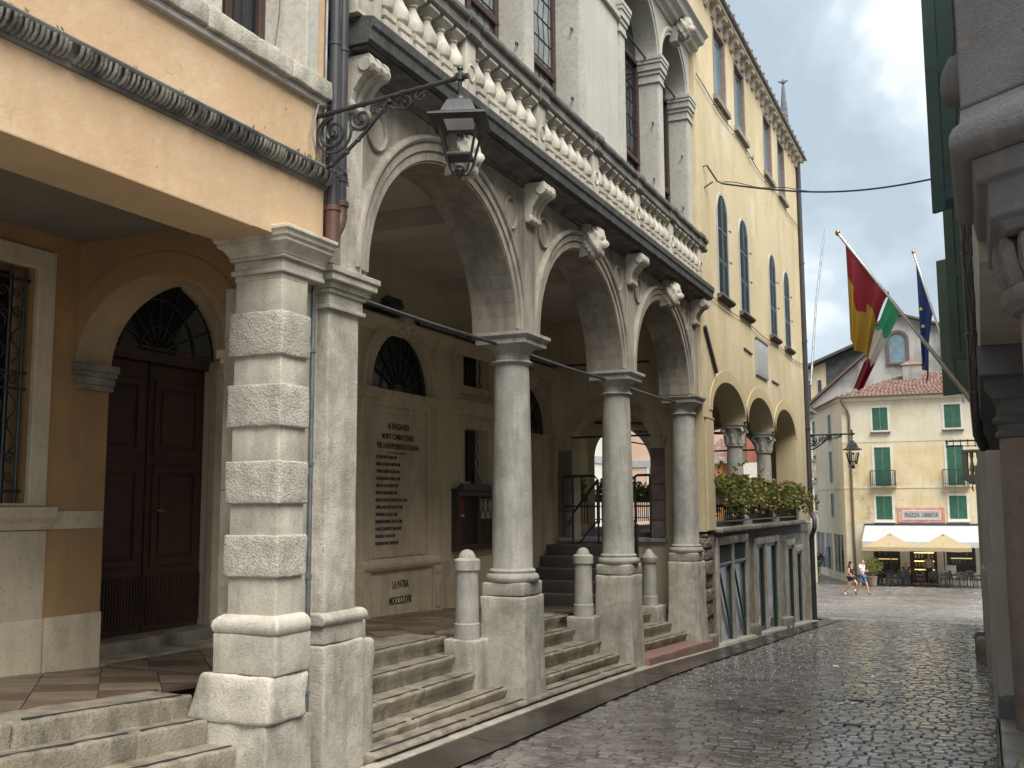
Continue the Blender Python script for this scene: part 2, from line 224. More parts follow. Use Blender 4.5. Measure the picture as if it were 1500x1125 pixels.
# ------------------------------------------------------------------ mesh helpers
BASE = {}
def _link(o): C.objects.link(o); return o
def thing(name, label, cat, loc, group=None):
    o = _link(bpy.data.objects.new(name, None)); o.location = loc; o.empty_display_size = .2
    o['label'] = label; o['category'] = cat
    if group: o['group'] = group
    BASE[o] = Vector(loc); return o
def tag(o, label, cat, group=None):
    o['label'] = label; o['category'] = cat
    if group: o['group'] = group
    return o
def nz3(p, s): return noise.noise_vector(Vector(p)*s)
class MB:
    def __init__(s): s.v = []; s.f = []; s.mi = []; s.cur = 0
    def add(s, vs, fs):
        n = len(s.v); s.v += [tuple(p) for p in vs]; s.f += [tuple(i+n for i in f) for f in fs]; s.mi += [s.cur]*len(fs); return s
    def hexa(s, P): return s.add(P, [(0, 3, 2, 1), (4, 5, 6, 7), (0, 1, 5, 4), (1, 2, 6, 5), (2, 3, 7, 6), (3, 0, 4, 7)])
    def box(s, x0, x1, y0, y1, z0, z1, dz=None):
        d = dz or (lambda y: 0)
        return s.hexa([(x0, y0, z0+d(y0)), (x1, y0, z0+d(y0)), (x1, y1, z0+d(y1)), (x0, y1, z0+d(y1)), (x0, y0, z1+d(y0)), (x1, y0, z1+d(y0)), (x1, y1, z1+d(y1)), (x0, y1, z1+d(y1))])
    def obox(s, c, ax, ay, az):
        c = Vector(c); ax, ay, az = Vector(ax), Vector(ay), Vector(az)
        return s.hexa([c-ax-ay-az, c+ax-ay-az, c+ax+ay-az, c-ax+ay-az, c-ax-ay+az, c+ax-ay+az, c+ax+ay+az, c-ax+ay+az])
    def bar(s, a, b, w, h=None, up=(0, 0, 1)):
        a, b = Vector(a), Vector(b); d = (b-a).normalized(); u = Vector(up)
        if abs(d.dot(u)) > .98: u = Vector((1, 0, 0))
        sx = d.cross(u).normalized(); sz = sx.cross(d)
        return s.obox((a+b)/2, (b-a)/2, sx*w/2, sz*(h or w)/2)
    def prism(s, poly, axis, a0, a1, dz=None):
        n = len(poly); d = dz or (lambda y: 0)
        def P(p, a):
            if axis == 'x': return (a, p[0], p[1])
            if axis == 'y': return (p[0], a, p[1]+d(a))
            return (p[0], p[1], a)
        vs = [P(p, a0) for p in poly]+[P(p, a1) for p in poly]
        return s.add(vs, [tuple(range(n))[::-1], tuple(range(n, 2*n))]+[(i, (i+1) % n, n+(i+1) % n, n+i) for i in range(n)])
    def loft(s, rings, closed=True, caps=True):
        n = len(rings[0]); vs = [p for r in rings for p in r]; fs = []
        for k in range(len(rings)-1):
            for i in range(n if closed else n-1):
                j = (i+1) % n; fs.append((k*n+i, k*n+j, (k+1)*n+j, (k+1)*n+i))
        if caps and closed: fs += [tuple(range(n))[::-1], tuple(range((len(rings)-1)*n, len(rings)*n))]
        return s.add(vs, fs)
    def lathe(s, c, prof, n=24, rot=0, sq=False, sx=1, sy=1):
        rings = []
        for r, z in prof:
            k = r*(1.41421 if sq else 1)
            rings.append([(c[0]+sx*k*math.cos(rot+2*math.pi*i/n), c[1]+sy*k*math.sin(rot+2*math.pi*i/n), c[2]+z) for i in range(n)])
        return s.loft(rings)
    def sqstack(s, c, prof): return s.lathe(c, prof, 4, math.pi/4, True)
    def tube(s, pts, r, n=6, caps=True):
        pts = [Vector(p) for p in pts]; rings = []; prev = None
        for i, p in enumerate(pts):
            d = (pts[min(i+1, len(pts)-1)]-pts[max(i-1, 0)]).normalized()
            if prev is None: u = d.orthogonal().normalized()
            else:
                u = prev-d*prev.dot(d); u = u.normalized() if u.length > 1e-6 else d.orthogonal().normalized()
            prev = u; w = d.cross(u); rr = r[i] if isinstance(r, (list, tuple)) else r
            rings.append([p+u*rr*math.cos(2*math.pi*k/n)+w*rr*math.sin(2*math.pi*k/n) for k in range(n)])
        return s.loft(rings, True, caps)
    def archwall(s, u0, u1, zs, zt, cu, a, b, w0, w1, axis='y', n=28, z0=None):
        P = (lambda u, w, z: (w, u, z)) if axis == 'y' else (lambda u, w, z: (u, w, z))
        pts = [(cu-a*math.cos(math.pi*i/n), zs+b*math.sin(math.pi*i/n)) for i in range(n+1)]
        bot = [(u0, zs)] + pts + [(u1, zs)]
        if z0 is not None: bot = [(u0, z0), (cu-a, z0)] + pts + [(cu+a, z0), (u1, z0)]
        m = len(bot); vs = []
        for w in (w0, w1):
            vs += [P(u, w, z) for u, z in bot] + [P(u, w, zt) for u, z in bot]
        fs = []
        for i in range(m-1):
            if abs(bot[i][0]-bot[i+1][0]) > 1e-9:
                fs.append((i, i+1, m+i+1, m+i)); o = 2*m; fs.append((o+i, o+m+i, o+m+i+1, o+i+1))
                fs.append((m+i, m+i+1, 3*m+i+1, 3*m+i))
            fs.append((i, 2*m+i, 2*m+i+1, i+1))
        fs += [(0, m, 3*m, 2*m), (m-1, 3*m-1, 4*m-1, 2*m-1)]
        return s.add(vs, fs)
    def ring(s, cu, zs, a, b, prof, axis='y', n=32, t0=0, t1=math.pi, legs=0):
        """sweep profile [(dr, w)] round an arch"""
        P = (lambda u, w, z: (w, u, z)) if axis == 'y' else (lambda u, w, z: (u, w, z))
        rings = []
        if legs: rings.append([P(cu-(a+dr), w, zs-legs) for dr, w in prof])
        for i in range(n+1):
            t = t0+(t1-t0)*i/n
            rings.append([P(cu-(a+dr)*math.cos(t), w, zs+(b+dr)*math.sin(t)) for dr, w in prof])
        if legs: rings.append([P(cu+(a+dr), w, zs-legs) for dr, w in prof])
        return s.loft(rings)
    def wallrects(s, u0, u1, z0, z1, w0, w1, holes, axis='y'):
        P = (lambda u, w, z: (w, u, z)) if axis == 'y' else (lambda u, w, z: (u, w, z))
        us = sorted({u0, u1} | {h[0] for h in holes} | {h[1] for h in holes}); zs = sorted({z0, z1} | {h[2] for h in holes} | {h[3] for h in holes})
        us = [u for u in us if u0 <= u <= u1]; zs = [z for z in zs if z0 <= z <= z1]
        inh = lambda u, z: any(h[0] < u < h[1] and h[2] < z < h[3] for h in holes)
        nu, nzz = len(us), len(zs); idx = lambda i, j, k: (k*nzz+j)*nu+i
        vs = [P(u, w, z) for w in (w0, w1) for z in zs for u in us]; fs = []
        solid = [[not inh((us[i]+us[i+1])/2, (zs[j]+zs[j+1])/2) for j in range(nzz-1)] for i in range(nu-1)]
        g = lambda i, j: 0 <= i < nu-1 and 0 <= j < nzz-1 and solid[i][j]
        for i in range(nu-1):
            for j in range(nzz-1):
                if not solid[i][j]: continue
                for k in (0, 1): fs.append((idx(i, j, k), idx(i+1, j, k), idx(i+1, j+1, k), idx(i, j+1, k)))
                if not g(i-1, j): fs.append((idx(i, j, 0), idx(i, j+1, 0), idx(i, j+1, 1), idx(i, j, 1)))
                if not g(i+1, j): fs.append((idx(i+1, j, 0), idx(i+1, j+1, 0), idx(i+1, j+1, 1), idx(i+1, j, 1)))
                if not g(i, j-1): fs.append((idx(i, j, 0), idx(i+1, j, 0), idx(i+1, j, 1), idx(i, j, 1)))
                if not g(i, j+1): fs.append((idx(i, j+1, 0), idx(i+1, j+1, 0), idx(i+1, j+1, 1), idx(i, j+1, 1)))
        return s.add(vs, fs)
    def rough(s, x0, x1, y0, y1, z0, z1, r=.015, g=.07, amp=.006, ns=6, dz=None, fx=None, seed=0):
        """worn stone block: rounded edges, uneven faces; dz(y) shears it along the slope, fx(p) reshapes"""
        lo, hi = (x0, y0, z0), (x1, y1, z1); L = []
        for k in range(3):
            a, b = lo[k], hi[k]; rr = min(r, (b-a)*.3); n = max(1, int(round((b-a-2*rr)/g)))
            L.append([a, a+rr*.35]+[a+rr+(b-a-2*rr)*i/n for i in range(n+1)]+[b-rr*.35, b])
        ids = {}; vs = []; fs = []
        def V(i, j, k):
            q = (i, j, k)
            if q in ids: return ids[q]
            p = Vector((L[0][i], L[1][j], L[2][k])); c = Vector([min(max(p[m], lo[m]+min(r, (hi[m]-lo[m])*.3)), hi[m]-min(r, (hi[m]-lo[m])*.3)) for m in range(3)])
            d = p-c
            if d.length > 1e-9: p = c+d.normalized()*min(d.length, r)
            p = p+nz3(p+Vector((seed*3.1, 0, 0)), ns)*amp+nz3(p+Vector((seed, 5, 0)), ns*3.3)*amp*.5
            if fx: p = Vector(fx(p))
            if dz: p.z += dz(p.y)
            ids[q] = len(vs); vs.append(p); return ids[q]
        n0, n1, n2 = len(L[0])-1, len(L[1])-1, len(L[2])-1
        for i in range(n0):
            for j in range(n1):
                fs.append((V(i, j, 0), V(i, j+1, 0), V(i+1, j+1, 0), V(i+1, j, 0))); fs.append((V(i, j, n2), V(i+1, j, n2), V(i+1, j+1, n2), V(i, j+1, n2)))
        for i in range(n0):
            for k in range(n2):
                fs.append((V(i, 0, k), V(i+1, 0, k), V(i+1, 0, k+1), V(i, 0, k+1))); fs.append((V(i, n1, k), V(i, n1, k+1), V(i+1, n1, k+1), V(i+1, n1, k)))
        for j in range(n1):
            for k in range(n2):
                fs.append((V(0, j, k), V(0, j, k+1), V(0, j+1, k+1), V(0, j+1, k))); fs.append((V(n0, j, k), V(n0, j+1, k), V(n0, j+1, k+1), V(n0, j, k+1)))
        return s.add(vs, fs)
    def mesh(s, name, mats, base=(0, 0, 0), smooth=None, recalc=True):
        me = bpy.data.meshes.new(name); b = Vector(base)
        me.from_pydata([(p[0]-b[0], p[1]-b[1], p[2]-b[2]) for p in s.v], [], s.f)
        if not isinstance(mats, (list, tuple)): mats = [mats]
        for m in mats: me.materials.append(M[m] if isinstance(m, str) else m)
        if len(mats) > 1: me.polygons.foreach_set('material_index', s.mi)
        if recalc and len(s.f) < 60000:
            bm = bmesh.new(); bm.from_mesh(me); bmesh.ops.recalc_face_normals(bm, faces=bm.faces); bm.to_mesh(me); bm.free()
        if smooth:
            me.polygons.foreach_set('use_smooth', [True]*len(me.polygons)); me.set_sharp_from_angle(angle=R(smooth))
        me.update(); return me
    def build(s, name, mat, parent=None, smooth=None, bevel=None, kind=None, at=None, label=None, recalc=True):
        if parent is not None: base = BASE[parent]
        elif at is not None: base = Vector(at)
        else:
            xs = [p[0] for p in s.v]; ys = [p[1] for p in s.v]; base = Vector(((min(xs)+max(xs))/2, (min(ys)+max(ys))/2, min(p[2] for p in s.v)))
        o = _link(bpy.data.objects.new(name, s.mesh(name, mat, base, smooth, recalc)))
        if parent is not None: o.parent = parent
        else: o.location = base
        BASE[o] = base
        if bevel:
            md = o.modifiers.new('bevel', 'BEVEL'); md.width = bevel; md.segments = 2; md.limit_method = 'ANGLE'; md.angle_limit = R(40)
        if kind: o['kind'] = kind
        if label: o['label'] = label
        return o
def inst(me, name, parent, loc, rot=(0, 0, 0), sc=(1, 1, 1)):
    o = _link(bpy.data.objects.new(name, me)); o.parent = parent
    b = BASE[parent] if parent is not None else Vector((0, 0, 0))
    o.location = Vector(loc)-b; o.rotation_euler = rot; o.scale = sc; BASE[o] = Vector(loc); return o
def copy_tree(o, parent=None):
    c = o.copy(); C.objects.link(c)
    if parent: c.parent = parent
    for ch in list(o.children): copy_tree(ch, c)
    return c
def text(string, size, mat, parent, origin, ex, ey, name='lettering', align='CENTER', sx=1.0, bold=0.0, ext=.002):
    cu = bpy.data.curves.new('t', 'FONT'); cu.body = string; cu.size = size; cu.align_x = align; cu.extrude = ext; cu.offset = bold; cu.resolution_u = 3
    to = _link(bpy.data.objects.new('t', cu)); dg = bpy.context.evaluated_depsgraph_get(); dg.update()
    me = bpy.data.meshes.new_from_object(to.evaluated_get(dg)); bpy.data.objects.remove(to); bpy.data.curves.remove(cu)
    ex, ey = Vector(ex), Vector(ey); ez = ex.cross(ey); b = BASE[parent]
    mt = Matrix(((ex.x*sx, ey.x, ez.x, origin[0]-b.x), (ex.y*sx, ey.y, ez.y, origin[1]-b.y), (ex.z*sx, ey.z, ez.z, origin[2]-b.z), (0, 0, 0, 1)))
    me.transform(mt); me.materials.clear(); me.materials.append(M[mat])
    o = _link(bpy.data.objects.new(name, me)); o.parent = parent; BASE[o] = b; return o
def interp(x, xs, ys): return float(np.interp(x, xs, ys))
GX = [-40, -5, 0, 5.5, 8.5, 11.5, 14.7, 20, 25, 40, 54, 60, 66, 75, 400]
GZ = [1.6, .40, .22, -.03, -.11, -.22, -.42, -.72, -1.04, -2.0, -2.83, -2.97, -3.05, -3.1, -3.1]
def zg(y): return sum(interp(y+d, GX, GZ) for d in (-1.2, -.6, 0, .6, 1.2))/5
def zf(y): return interp(y, [4, 5.7, 8.5, 11.57, 14.74, 16], [.56, .52, .46, .37, .13, .1])     # arcade floor
def zl(y): return .56+.06*(4.87-y)                                                             # left portico floor
# ================================================================== THE GROUND
def sheet(name, xs, ys, zfun, mat):
    b = MB(); nx, ny = len(xs), len(ys)
    b.v = [(x, y, zfun(x, y)) for y in ys for x in xs]
    b.f = [(j*nx+i, j*nx+i+1, (j+1)*nx+i+1, (j+1)*nx+i) for j in range(ny-1) for i in range(nx-1)]; b.mi = [0]*len(b.f)
    o = b.build(name, mat, smooth=60, at=(0, 0, 0), recalc=False); o['kind'] = 'structure'; return o
ys_ = [-40, -20, -10, -5] + list(np.arange(-3, 76, .75)) + [90, 120, 200, 400]
sheet('ground', [-300, -60, -30, -16, -9, -5, -3.6, -1.5, .2, 2, 8, 40, 300], ys_, lambda x, y: zg(y)-.10, 'joint')
street = sheet('street', [-3.22, -2.2, -1.1, 0.02], list(np.arange(-6, 27.01, .5)), lambda x, y: zg(y)-.011, 'joint')
piazza = sheet('piazza', [-16, -9, -5, 0, 7], list(np.arange(27.0, 84, 1.0)), lambda x, y: zg(y)-.022, 'joint')
def sett(lx, ly, seed, h=.05):
    rnd = random.Random(seed); a, b = lx/2, ly/2; k = .009
    j = lambda: rnd.uniform(-.004, .004)
    q = [(-a, -b), (a, -b), (a, b), (-a, b)]; q = [(x+j(), y+j()) for x, y in q]
    vs = [(x, y, -h) for x, y in q]+[(x*.985, y*.985, -.010) for x, y in q]+[(x*(1-k/a), y*(1-k/b), rnd.uniform(-.002, .0015)) for x, y in q]
    fs = [(4, 5, 6), (4, 6, 7)]
    fs = []
    for i in range(4):
        n = (i+1) % 4; fs += [(i, n, 4+n, 4+i), (4+i, 4+n, 8+n, 8+i)]
    fs.append((8, 9, 10, 11)); return vs, fs
# rows of setts across the street, bowed a little like the laid courses
cells = []; rnd = random.Random(3); y = -1.0; row = 0
while y < 26.95:
    p = rnd.uniform(.088, .104); x = -3.195+rnd.uniform(-.02, .04)
    while x < 0.0:
        w = min(rnd.uniform(.075, .14), 0.012-x)
        if w > .035:
            xc = x+w/2; yc = y+p/2+.10*math.sin(math.pi*(xc+3.2)/3.2)+.02*math.sin(xc*3+row*.7)
            cells.append((xc, yc, w-.007, p-.007, rnd.uniform(-.05, .05)))
        x += w
    y += p; row += 1
def seen(x, y):
    return y > 5.9 and y > 6.15+(x+3.2)*.62
near = sorted([c for c in cells if seen(c[0], c[1])], key=lambda c: c[1]*1.0-.0*c[0])
first = near[:300]; fs_ = set(map(id, first))
variants = {}
for c in first:
    key = (max(2, round(c[2]/.02)), round(c[3]/.01))
    if key not in variants:
        vs, fs = sett(key[0]*.02, key[1]*.01, hash(key) % 999); b = MB(); b.add(vs, fs); variants[key] = b.mesh('sett', 'cobo')
    slope = math.atan((zg(c[1]+.2)-zg(c[1]-.2))/.4)
    o = inst(variants[key], 'sett', street, (c[0], c[1], zg(c[1])+random.uniform(-.005, .005)), (slope+random.uniform(-.022, .022), random.uniform(-.022, .022), c[4]), (c[2]/(key[0]*.02), c[3]/(key[1]*.01), 1))
def many(name, cells, mat, parent, zoff=0):
    b = MB()
    for i, c in enumerate(cells):
        vs, fs = sett(c[2], c[3], i % 97); ca, sa = math.cos(c[4]), math.sin(c[4]); z = zg(c[1])+random.uniform(-.006, .006)+zoff; sl = (zg(c[1]+.2)-zg(c[1]-.2))/.4
        tx, ty = random.uniform(-.022, .022), random.uniform(-.022, .022)
        b.add([(c[0]+p[0]*ca-p[1]*sa, c[1]+p[0]*sa+p[1]*ca, z+p[2]+p[1]*(sl+ty)+p[0]*tx) for p in vs], fs)
    return b.build(name, mat, parent, kind='stuff', recalc=False)
many('setts', [c for c in cells if id(c) not in fs_], 'cob', street)
pc = []; y = 27.1
while y < 63:
    p = .20 if y < 45 else .30; x = max(-13, -.21*y-1.0)+rnd.uniform(0, .2)
    while x < 1.2:
        w = rnd.uniform(.16, .27)*(1 if y < 45 else 1.5)
        pc.append((x+w/2, y+p/2+.25*math.sin(x*1.3), w-.022, p-.022, rnd.uniform(-.06, .06)+.12*math.cos(x*1.3))); x += w
    y += p
many('setts', pc, 'cobp', piazza, -.005)
for x, y, l in ((-1.05, 9.0, .34), (-1.75, 9.45, .16), (-1.0, 10.4, .5)):
    MB().box(x-l/2, x+l/2, y-.03, y+.03, zg(y)-.02, zg(y)+.006).build('drain_slot', 'iron', street)
# plain band of slabs where the street meets the piazza
for k in range(6):
    MB().box(-3.6+k*.66, -3.6+k*.66+.64, 26.6, 27.12, zg(26.9)-.06, zg(26.9)+.012).build('slab', 'pave', piazza, bevel=.01)

# smooth wet gutter slabs along the left side
gut = sheet('gutter', [-3.64, -3.2], list(np.arange(-2, 27, .5)), lambda x, y: zg(y)-.03, 'joint')
y = -1.0
while y < 26.4:
    l = random.uniform(1.5, 2.3); y2 = min(y+l, 26.55)
    b = MB(); n = 6
    for i in range(n):
        ya, yb = y+(y2-y-.014)*i/n, y+(y2-y-.014)*(i+1)/n
        b.add([(-3.615, ya, zg(ya)+.012), (-3.42, ya, zg(ya)-.008), (-3.212, ya, zg(ya)+.006), (-3.212, yb, zg(yb)+.006), (-3.42, yb, zg(yb)-.008), (-3.615, yb, zg(yb)+.012)], [(0, 1, 4, 5), (1, 2, 3, 4)])
    b.build('gutter_slab', 'gutter', gut, smooth=50); y = y2
# narrow pale kerb between gutter and facade
kerb = sheet('kerb', [-3.84, -3.62], list(np.arange(2, 26, .5)), lambda x, y: zg(y)-.03, 'joint')
y = 2.0
while y < 25.2:
    l = random.uniform(.8, 1.7); y2 = min(y+l, 25.3)
    MB().rough(-3.78 if y > 14.5 else -3.735, -3.622, y+.004, y2-.004, -.05, .022, r=.012, g=.14, amp=.004, dz=zg, seed=y).build('kerb_stone', 'kerb' if random.random() < .93 else 'redslab', kerb, smooth=40); y = y2
# pavement along the right side
pav = sheet('pavement', [.03, .8, 2.2], list(np.arange(-3, 27, .5)), lambda x, y: zg(y)-.02, 'joint')
y = -2.0
while y < 26.5:
    l = random.uniform(.7, 1.5)
    for x0, x1 in ((.035, .52), (.53, 1.2)):
        MB().rough(x0, x1, y+.005, y+l-.005, -.08, .035, r=.012, g=.2, amp=.003, dz=zg, seed=y).build('paving_slab', 'pave', pav, smooth=40)
    y += l

# ================================================================== FLOORS UNDER THE PORTICOS
def clip(poly, x0, x1, y0, y1):
    for ax, lim, sg in ((0, x0, 1), (0, x1, -1), (1, y0, 1), (1, y1, -1)):
        out = []
        for i in range(len(poly)):
            a, b = poly[i-1], poly[i]; ia, ib = (a[ax]-lim)*sg >= 0, (b[ax]-lim)*sg >= 0
            if ia != ib:
                t = (lim-a[ax])/(b[ax]-a[ax]); out.append((a[0]+t*(b[0]-a[0]), a[1]+t*(b[1]-a[1])))
            if ib: out.append(b)
        poly = out
        if not poly: return poly
    return poly
def tiles(parent, x0, x1, y0, y1, s, zfun):
    h = s/math.sqrt(2); n = 0
    for i in range(int((x1-x0)/h)+3):
        for j in range(int((y1-y0)/h)+3):
            if (i+j) % 2: continue
            cx, cy = x0+i*h, y0+j*h; g = h-.005
            p = clip([(cx-g, cy), (cx, cy-g), (cx+g, cy), (cx, cy+g)], x0, x1, y0, y1)
            if len(p) < 3: continue
            b = MB(); m = len(p); up = random.uniform(-.002, .002)
            vs = [(x, y, zfun(y)-.02) for x, y in p]+[(x, y, zfun(y)+.004+up) for x, y in p]
            b.add(vs, [tuple(range(m, 2*m))]+[(k, (k+1) % m, m+(k+1) % m, m+k) for k in range(m)])
            b.build('floor_tile', ('tileR' if i % 2 else 'tileC') if random.random() < .75 else random.choice(['tileR', 'tileC', 'tileC']), parent); n += 1
    return n
af = MB().box(-8.0, -4.88, 5.69, 15.3, -.30, -.008, dz=zf).box(-4.88, -4.15, 8.53, 8.9, -.6, -.02, dz=zf).box(-4.88, -4.15, 11.61, 11.95, -.6, -.02, dz=zf).box(-4.88, -4.15, 14.77, 15.3, -.6, -.02, dz=zf).build('portico_floor', 'grout', at=(-6, 10, 0)); af['kind'] = 'structure'
tiles(af, -6.28, -4.86, 5.75, 13.4, .40, zf)
lf = MB().box(-8.0, -4.62, -2, 5.68, -.30, -.008, dz=zl).build('entrance_floor', 'grout', at=(-5, 2, 0)); lf['kind'] = 'structure'
tiles(lf, -5.84, -4.58, 2.4, 5.66, .36, zl)
# ================================================================== THE STONE LOGGIA
log = thing('loggia_building', 'old stone loggia with three round arches on columns and a balustraded balcony above', 'building', (-3.8, 10.3, -.15))
CY = [8.75, 11.8, 14.88]; AC = [7.215, 10.27, 13.33]; XF = -3.80; XBK = -4.24
# ---- steps between the pedestals
def steps(y0, y1, fronts, ztop, dzf, joints, mats='worn', riser=.14):
    for k, xf in enumerate(fronts):
        z1 = ztop-riser*k; xb = fronts[k-1]-.05 if k else xf-.36; j = [y0]+joints[k]+[y1]
        for a, b in zip(j[:-1], j[1:]):
            nose = lambda p: (p[0]-(.032 if p[2] < z1-.058 and p[0] > xf-.06 else 0), p[1], p[2])
            o = MB().rough(xb-.10, xf, a+.003, b-.003, z1-.15, z1, r=.02, g=.05, amp=.006, ns=7, dz=dzf, seed=a+k, fx=nose).build('step', mats, log, smooth=50)
            q0, q1 = a+random.uniform(.0, .12), b-random.uniform(.0, .12); MB().box(xf-.062, xf-.042, q0, q1, z1-.004, z1+.004, dz=dzf).build('grip_strip', 'strip', o)
steps(5.55, 8.52, [-4.51, -4.31, -4.11, -3.91], .47, lambda y: -.012*(y-8.5), [[7.0], [6.7], [7.4], [6.9]])
steps(8.9, 11.6, [-4.52, -4.35, -4.11, -3.89], .37, lambda y: -.03*(y-11.57), [[10.2], [], [10.4], [9.9, 10.9]])
steps(11.95, 14.76, [-4.35, -4.13, -3.92], .12, lambda y: -.045*(y-14.74), [[13.4], [13.0], [13.6]])
# lowest slab with a rounded nosing, then the red slab of the third bay
for a, b in ((5.98, 7.45), (7.45, 9.05), (9.05, 10.6), (10.6, 11.62)):
    o = MB().rough(-4.0, -3.69, a+.004, b-.004, -.10, .075, r=.026, g=.045, amp=.005, dz=zg, seed=a, fx=lambda p: (p[0]-(.06 if p[2] < .022 and p[0] > -3.78 else 0), p[1], p[2])).build('step', 'worn', log, smooth=50)
    MB().box(-3.785, -3.755, a+.05, b-.06, .066, .079, dz=zg).build('grip_strip', 'strip', o)
for a, b in ((11.98, 13.4), (13.4, 15.1)):
    MB().rough(-4.05, -3.66, a+.004, b-.004, -.22, .0, r=.022, g=.09, amp=.008, dz=lambda y: -.275-.05*(y-14.74), seed=a).build('step', 'redslab', log, smooth=50)
MB().rough(-3.9, -3.655, 15.1, 15.42, -.62, -.24, r=.03, g=.1, amp=.012, seed=4).build('step', 'worn', log, smooth=50)
# ---- pedestals and columns (one built, its parts copied)
def pedestal(y, zb, sd, x1=-3.75, x0=-4.19):
    flare = lambda p: (p[0]+(.0 if p[2] > .3 else (.3-p[2])*(.05 if p[0] > -3.97 else -.04)), p[1]+(0 if p[2] > .3 else (.3-p[2])*(.035 if p[1] > y else -.035)), p[2])
    o = MB().rough(x0, x1, y-.235, y+.235, zb-.15, .835, r=.022, g=.07, amp=.010, ns=5, seed=sd, fx=flare).build('pedestal', 'ped', log, smooth=50)
    MB().rough(x0+.012, x1-.012, y-.222, y+.222, .838, .958, r=.018, g=.07, amp=.006, seed=sd+9).build('pedestal_cap', 'ped', o, smooth=50)
for i, y in enumerate(CY): pedestal(y, zg(y), i*3+1)
def ent(z0, h, r0, r1, n=9):       # slight swelling of the shaft
    return [(r0+(r1-r0)*(t**1.7), z0+h*t) for t in [i/n for i in range(n+1)]]
CX = -3.97
b = MB(); b.lathe((0, 0, 0), [(.195, 1.075)] + ent(1.085, 1.895, .188, .163) + [(.163, 2.99)], 40); shaft_me = b.mesh('shaft', 'shaft', smooth=40)
b = MB(); b.lathe((0, 0, 0), [(.20, .956), (.232, .962), (.247, .985), (.247, 1.005), (.232, 1.028), (.212, 1.034), (.210, 1.048), (.216, 1.056), (.212, 1.068), (.197, 1.078)], 40); base_me = b.mesh('column_base', 'shaft', smooth=40)
b = MB(); b.lathe((0, 0, 0), [(.168, 2.955), (.19, 2.96), (.20, 2.972), (.19, 2.985), (.172, 2.99), (.172, 3.05), (.182, 3.06), (.185, 3.075), (.215, 3.10), (.245, 3.125), (.25, 3.13)], 40)
b.sqstack((0, 0, 0), [(.252, 3.13), (.252, 3.175), (.262, 3.18), (.285, 3.205), (.285, 3.235)]); cap_me = b.mesh('capital', 'shaft', smooth=40)
for y in CY:
    c = _link(bpy.data.objects.new('column', shaft_me)); c.parent = log; c.location = Vector((CX, y, 0))-BASE[log]; c.rotation_euler = (0, 0, y); BASE[c] = Vector((CX, y, 0))
    for me, nm in ((base_me, 'column_base'), (cap_me, 'capital')):
        k = _link(bpy.data.objects.new(nm, me)); k.parent = c; k.rotation_euler = (0, 0, -y if nm == 'capital' else 0); BASE[k] = BASE[c]
# ---- corner pilaster at the near end
MB().rough(-4.26, -3.80, 5.51, 5.865, .98, 2.93, r=.012, g=.15, amp=.003, seed=5).build('pilaster', 'ped', log, smooth=50)
MB().box(-4.27, -3.88, 5.45, 5.51, -.1, 3.2).build('pilaster_return', 'ped', log, bevel=.008)
b = MB()
for d, z0, z1 in ((.028, 2.925, 2.955), (.012, 2.955, 3.03), (.03, 3.03, 3.06), (.05, 3.06, 3.10), (.085, 3.10, 3.15), (.10, 3.15, 3.19)): b.box(-4.3, -3.80+d, 5.51-d, 5.885+d, z0, z1)
b.build('pilaster_capital', 'ped', log, bevel=.006)
b = MB(); b.prism([(-4.25, .905), (-3.765, .905), (-3.745, .925), (-3.745, .955), (-3.765, .975), (-3.79, .985), (-4.25, .985)], 'y', 5.44, 5.945); b.build('torus_moulding', 'ped', log, bevel=.012)
MB().rough(-4.28, -3.775, 5.475, 5.93, .79, .91, r=.012, g=.12, amp=.004, seed=6).build('pilaster_plinth', 'ped', log, smooth=50)
MB().rough(-4.30, -3.755, 5.455, 5.93, -.25, .79, r=.02, g=.07, amp=.009, ns=5, seed=7).build('pilaster_pedestal', 'ped', log, smooth=50)
MB().rough(-4.34, -3.80, 5.94, 6.12, -.25, .765, r=.03, g=.07, amp=.012, ns=6, seed=8).build('pilaster_pedestal', 'ped', log, smooth=50)
MB().rough(-4.30, -3.83, 5.935, 6.06, .765, .90, r=.02, g=.07, amp=.006, seed=9).build('pilaster_plinth', 'ped', log, smooth=50)
# far responding half column meets the yellow house
# ---- arcade wall
b = MB(); A_, B_, ZS = 1.255, 1.13, 3.235; ub = [5.51, 8.75, 11.8, 15.16]
for i in range(3): b.archwall(ub[i], ub[i+1], ZS, 4.62, AC[i], A_, B_, XBK, XF)
b.build('arcade_wall', 'arch', log)
for i in range(3):     # moulded archivolts: three fasciae and an outer bead
    for prof, n in (([(0.002, XF-.03), (0.002, XF+.012), (.075, XF+.012), (.075, XF-.03)], 1), ([(.075, XF-.03), (.075, XF+.028), (.145, XF+.028), (.145, XF-.03)], 2), ([(.145, XF-.03), (.145, XF+.044), (.165, XF+.055), (.185, XF+.050), (.20, XF+.028), (.20, XF-.03)], 3)):
        MB().ring(AC[i], ZS+.02, A_-.004, B_-.004, prof, n=44).build('archivolt', 'arch', log, smooth=35)
    # joint lines between the arch stones: thin dark wedges set on the soffit
    bb = MB()
    for t in (.13, .30, .52, .70, .87):
        a = math.pi*t; p = (XF-.2, AC[i]-A_*math.cos(a), ZS+.02+B_*math.sin(a)); q = (XF-.2, AC[i]-(A_-.002)*math.cos(a), ZS+.02+(B_-.002)*math.sin(a))
        tn = Vector((0, math.sin(a), math.cos(a)))*.003; bb.obox(q, (.2, 0, 0), tn, Vector((0, -math.cos(a), math.sin(a)))*.0045)
    bb.build('joint', 'grout', log)
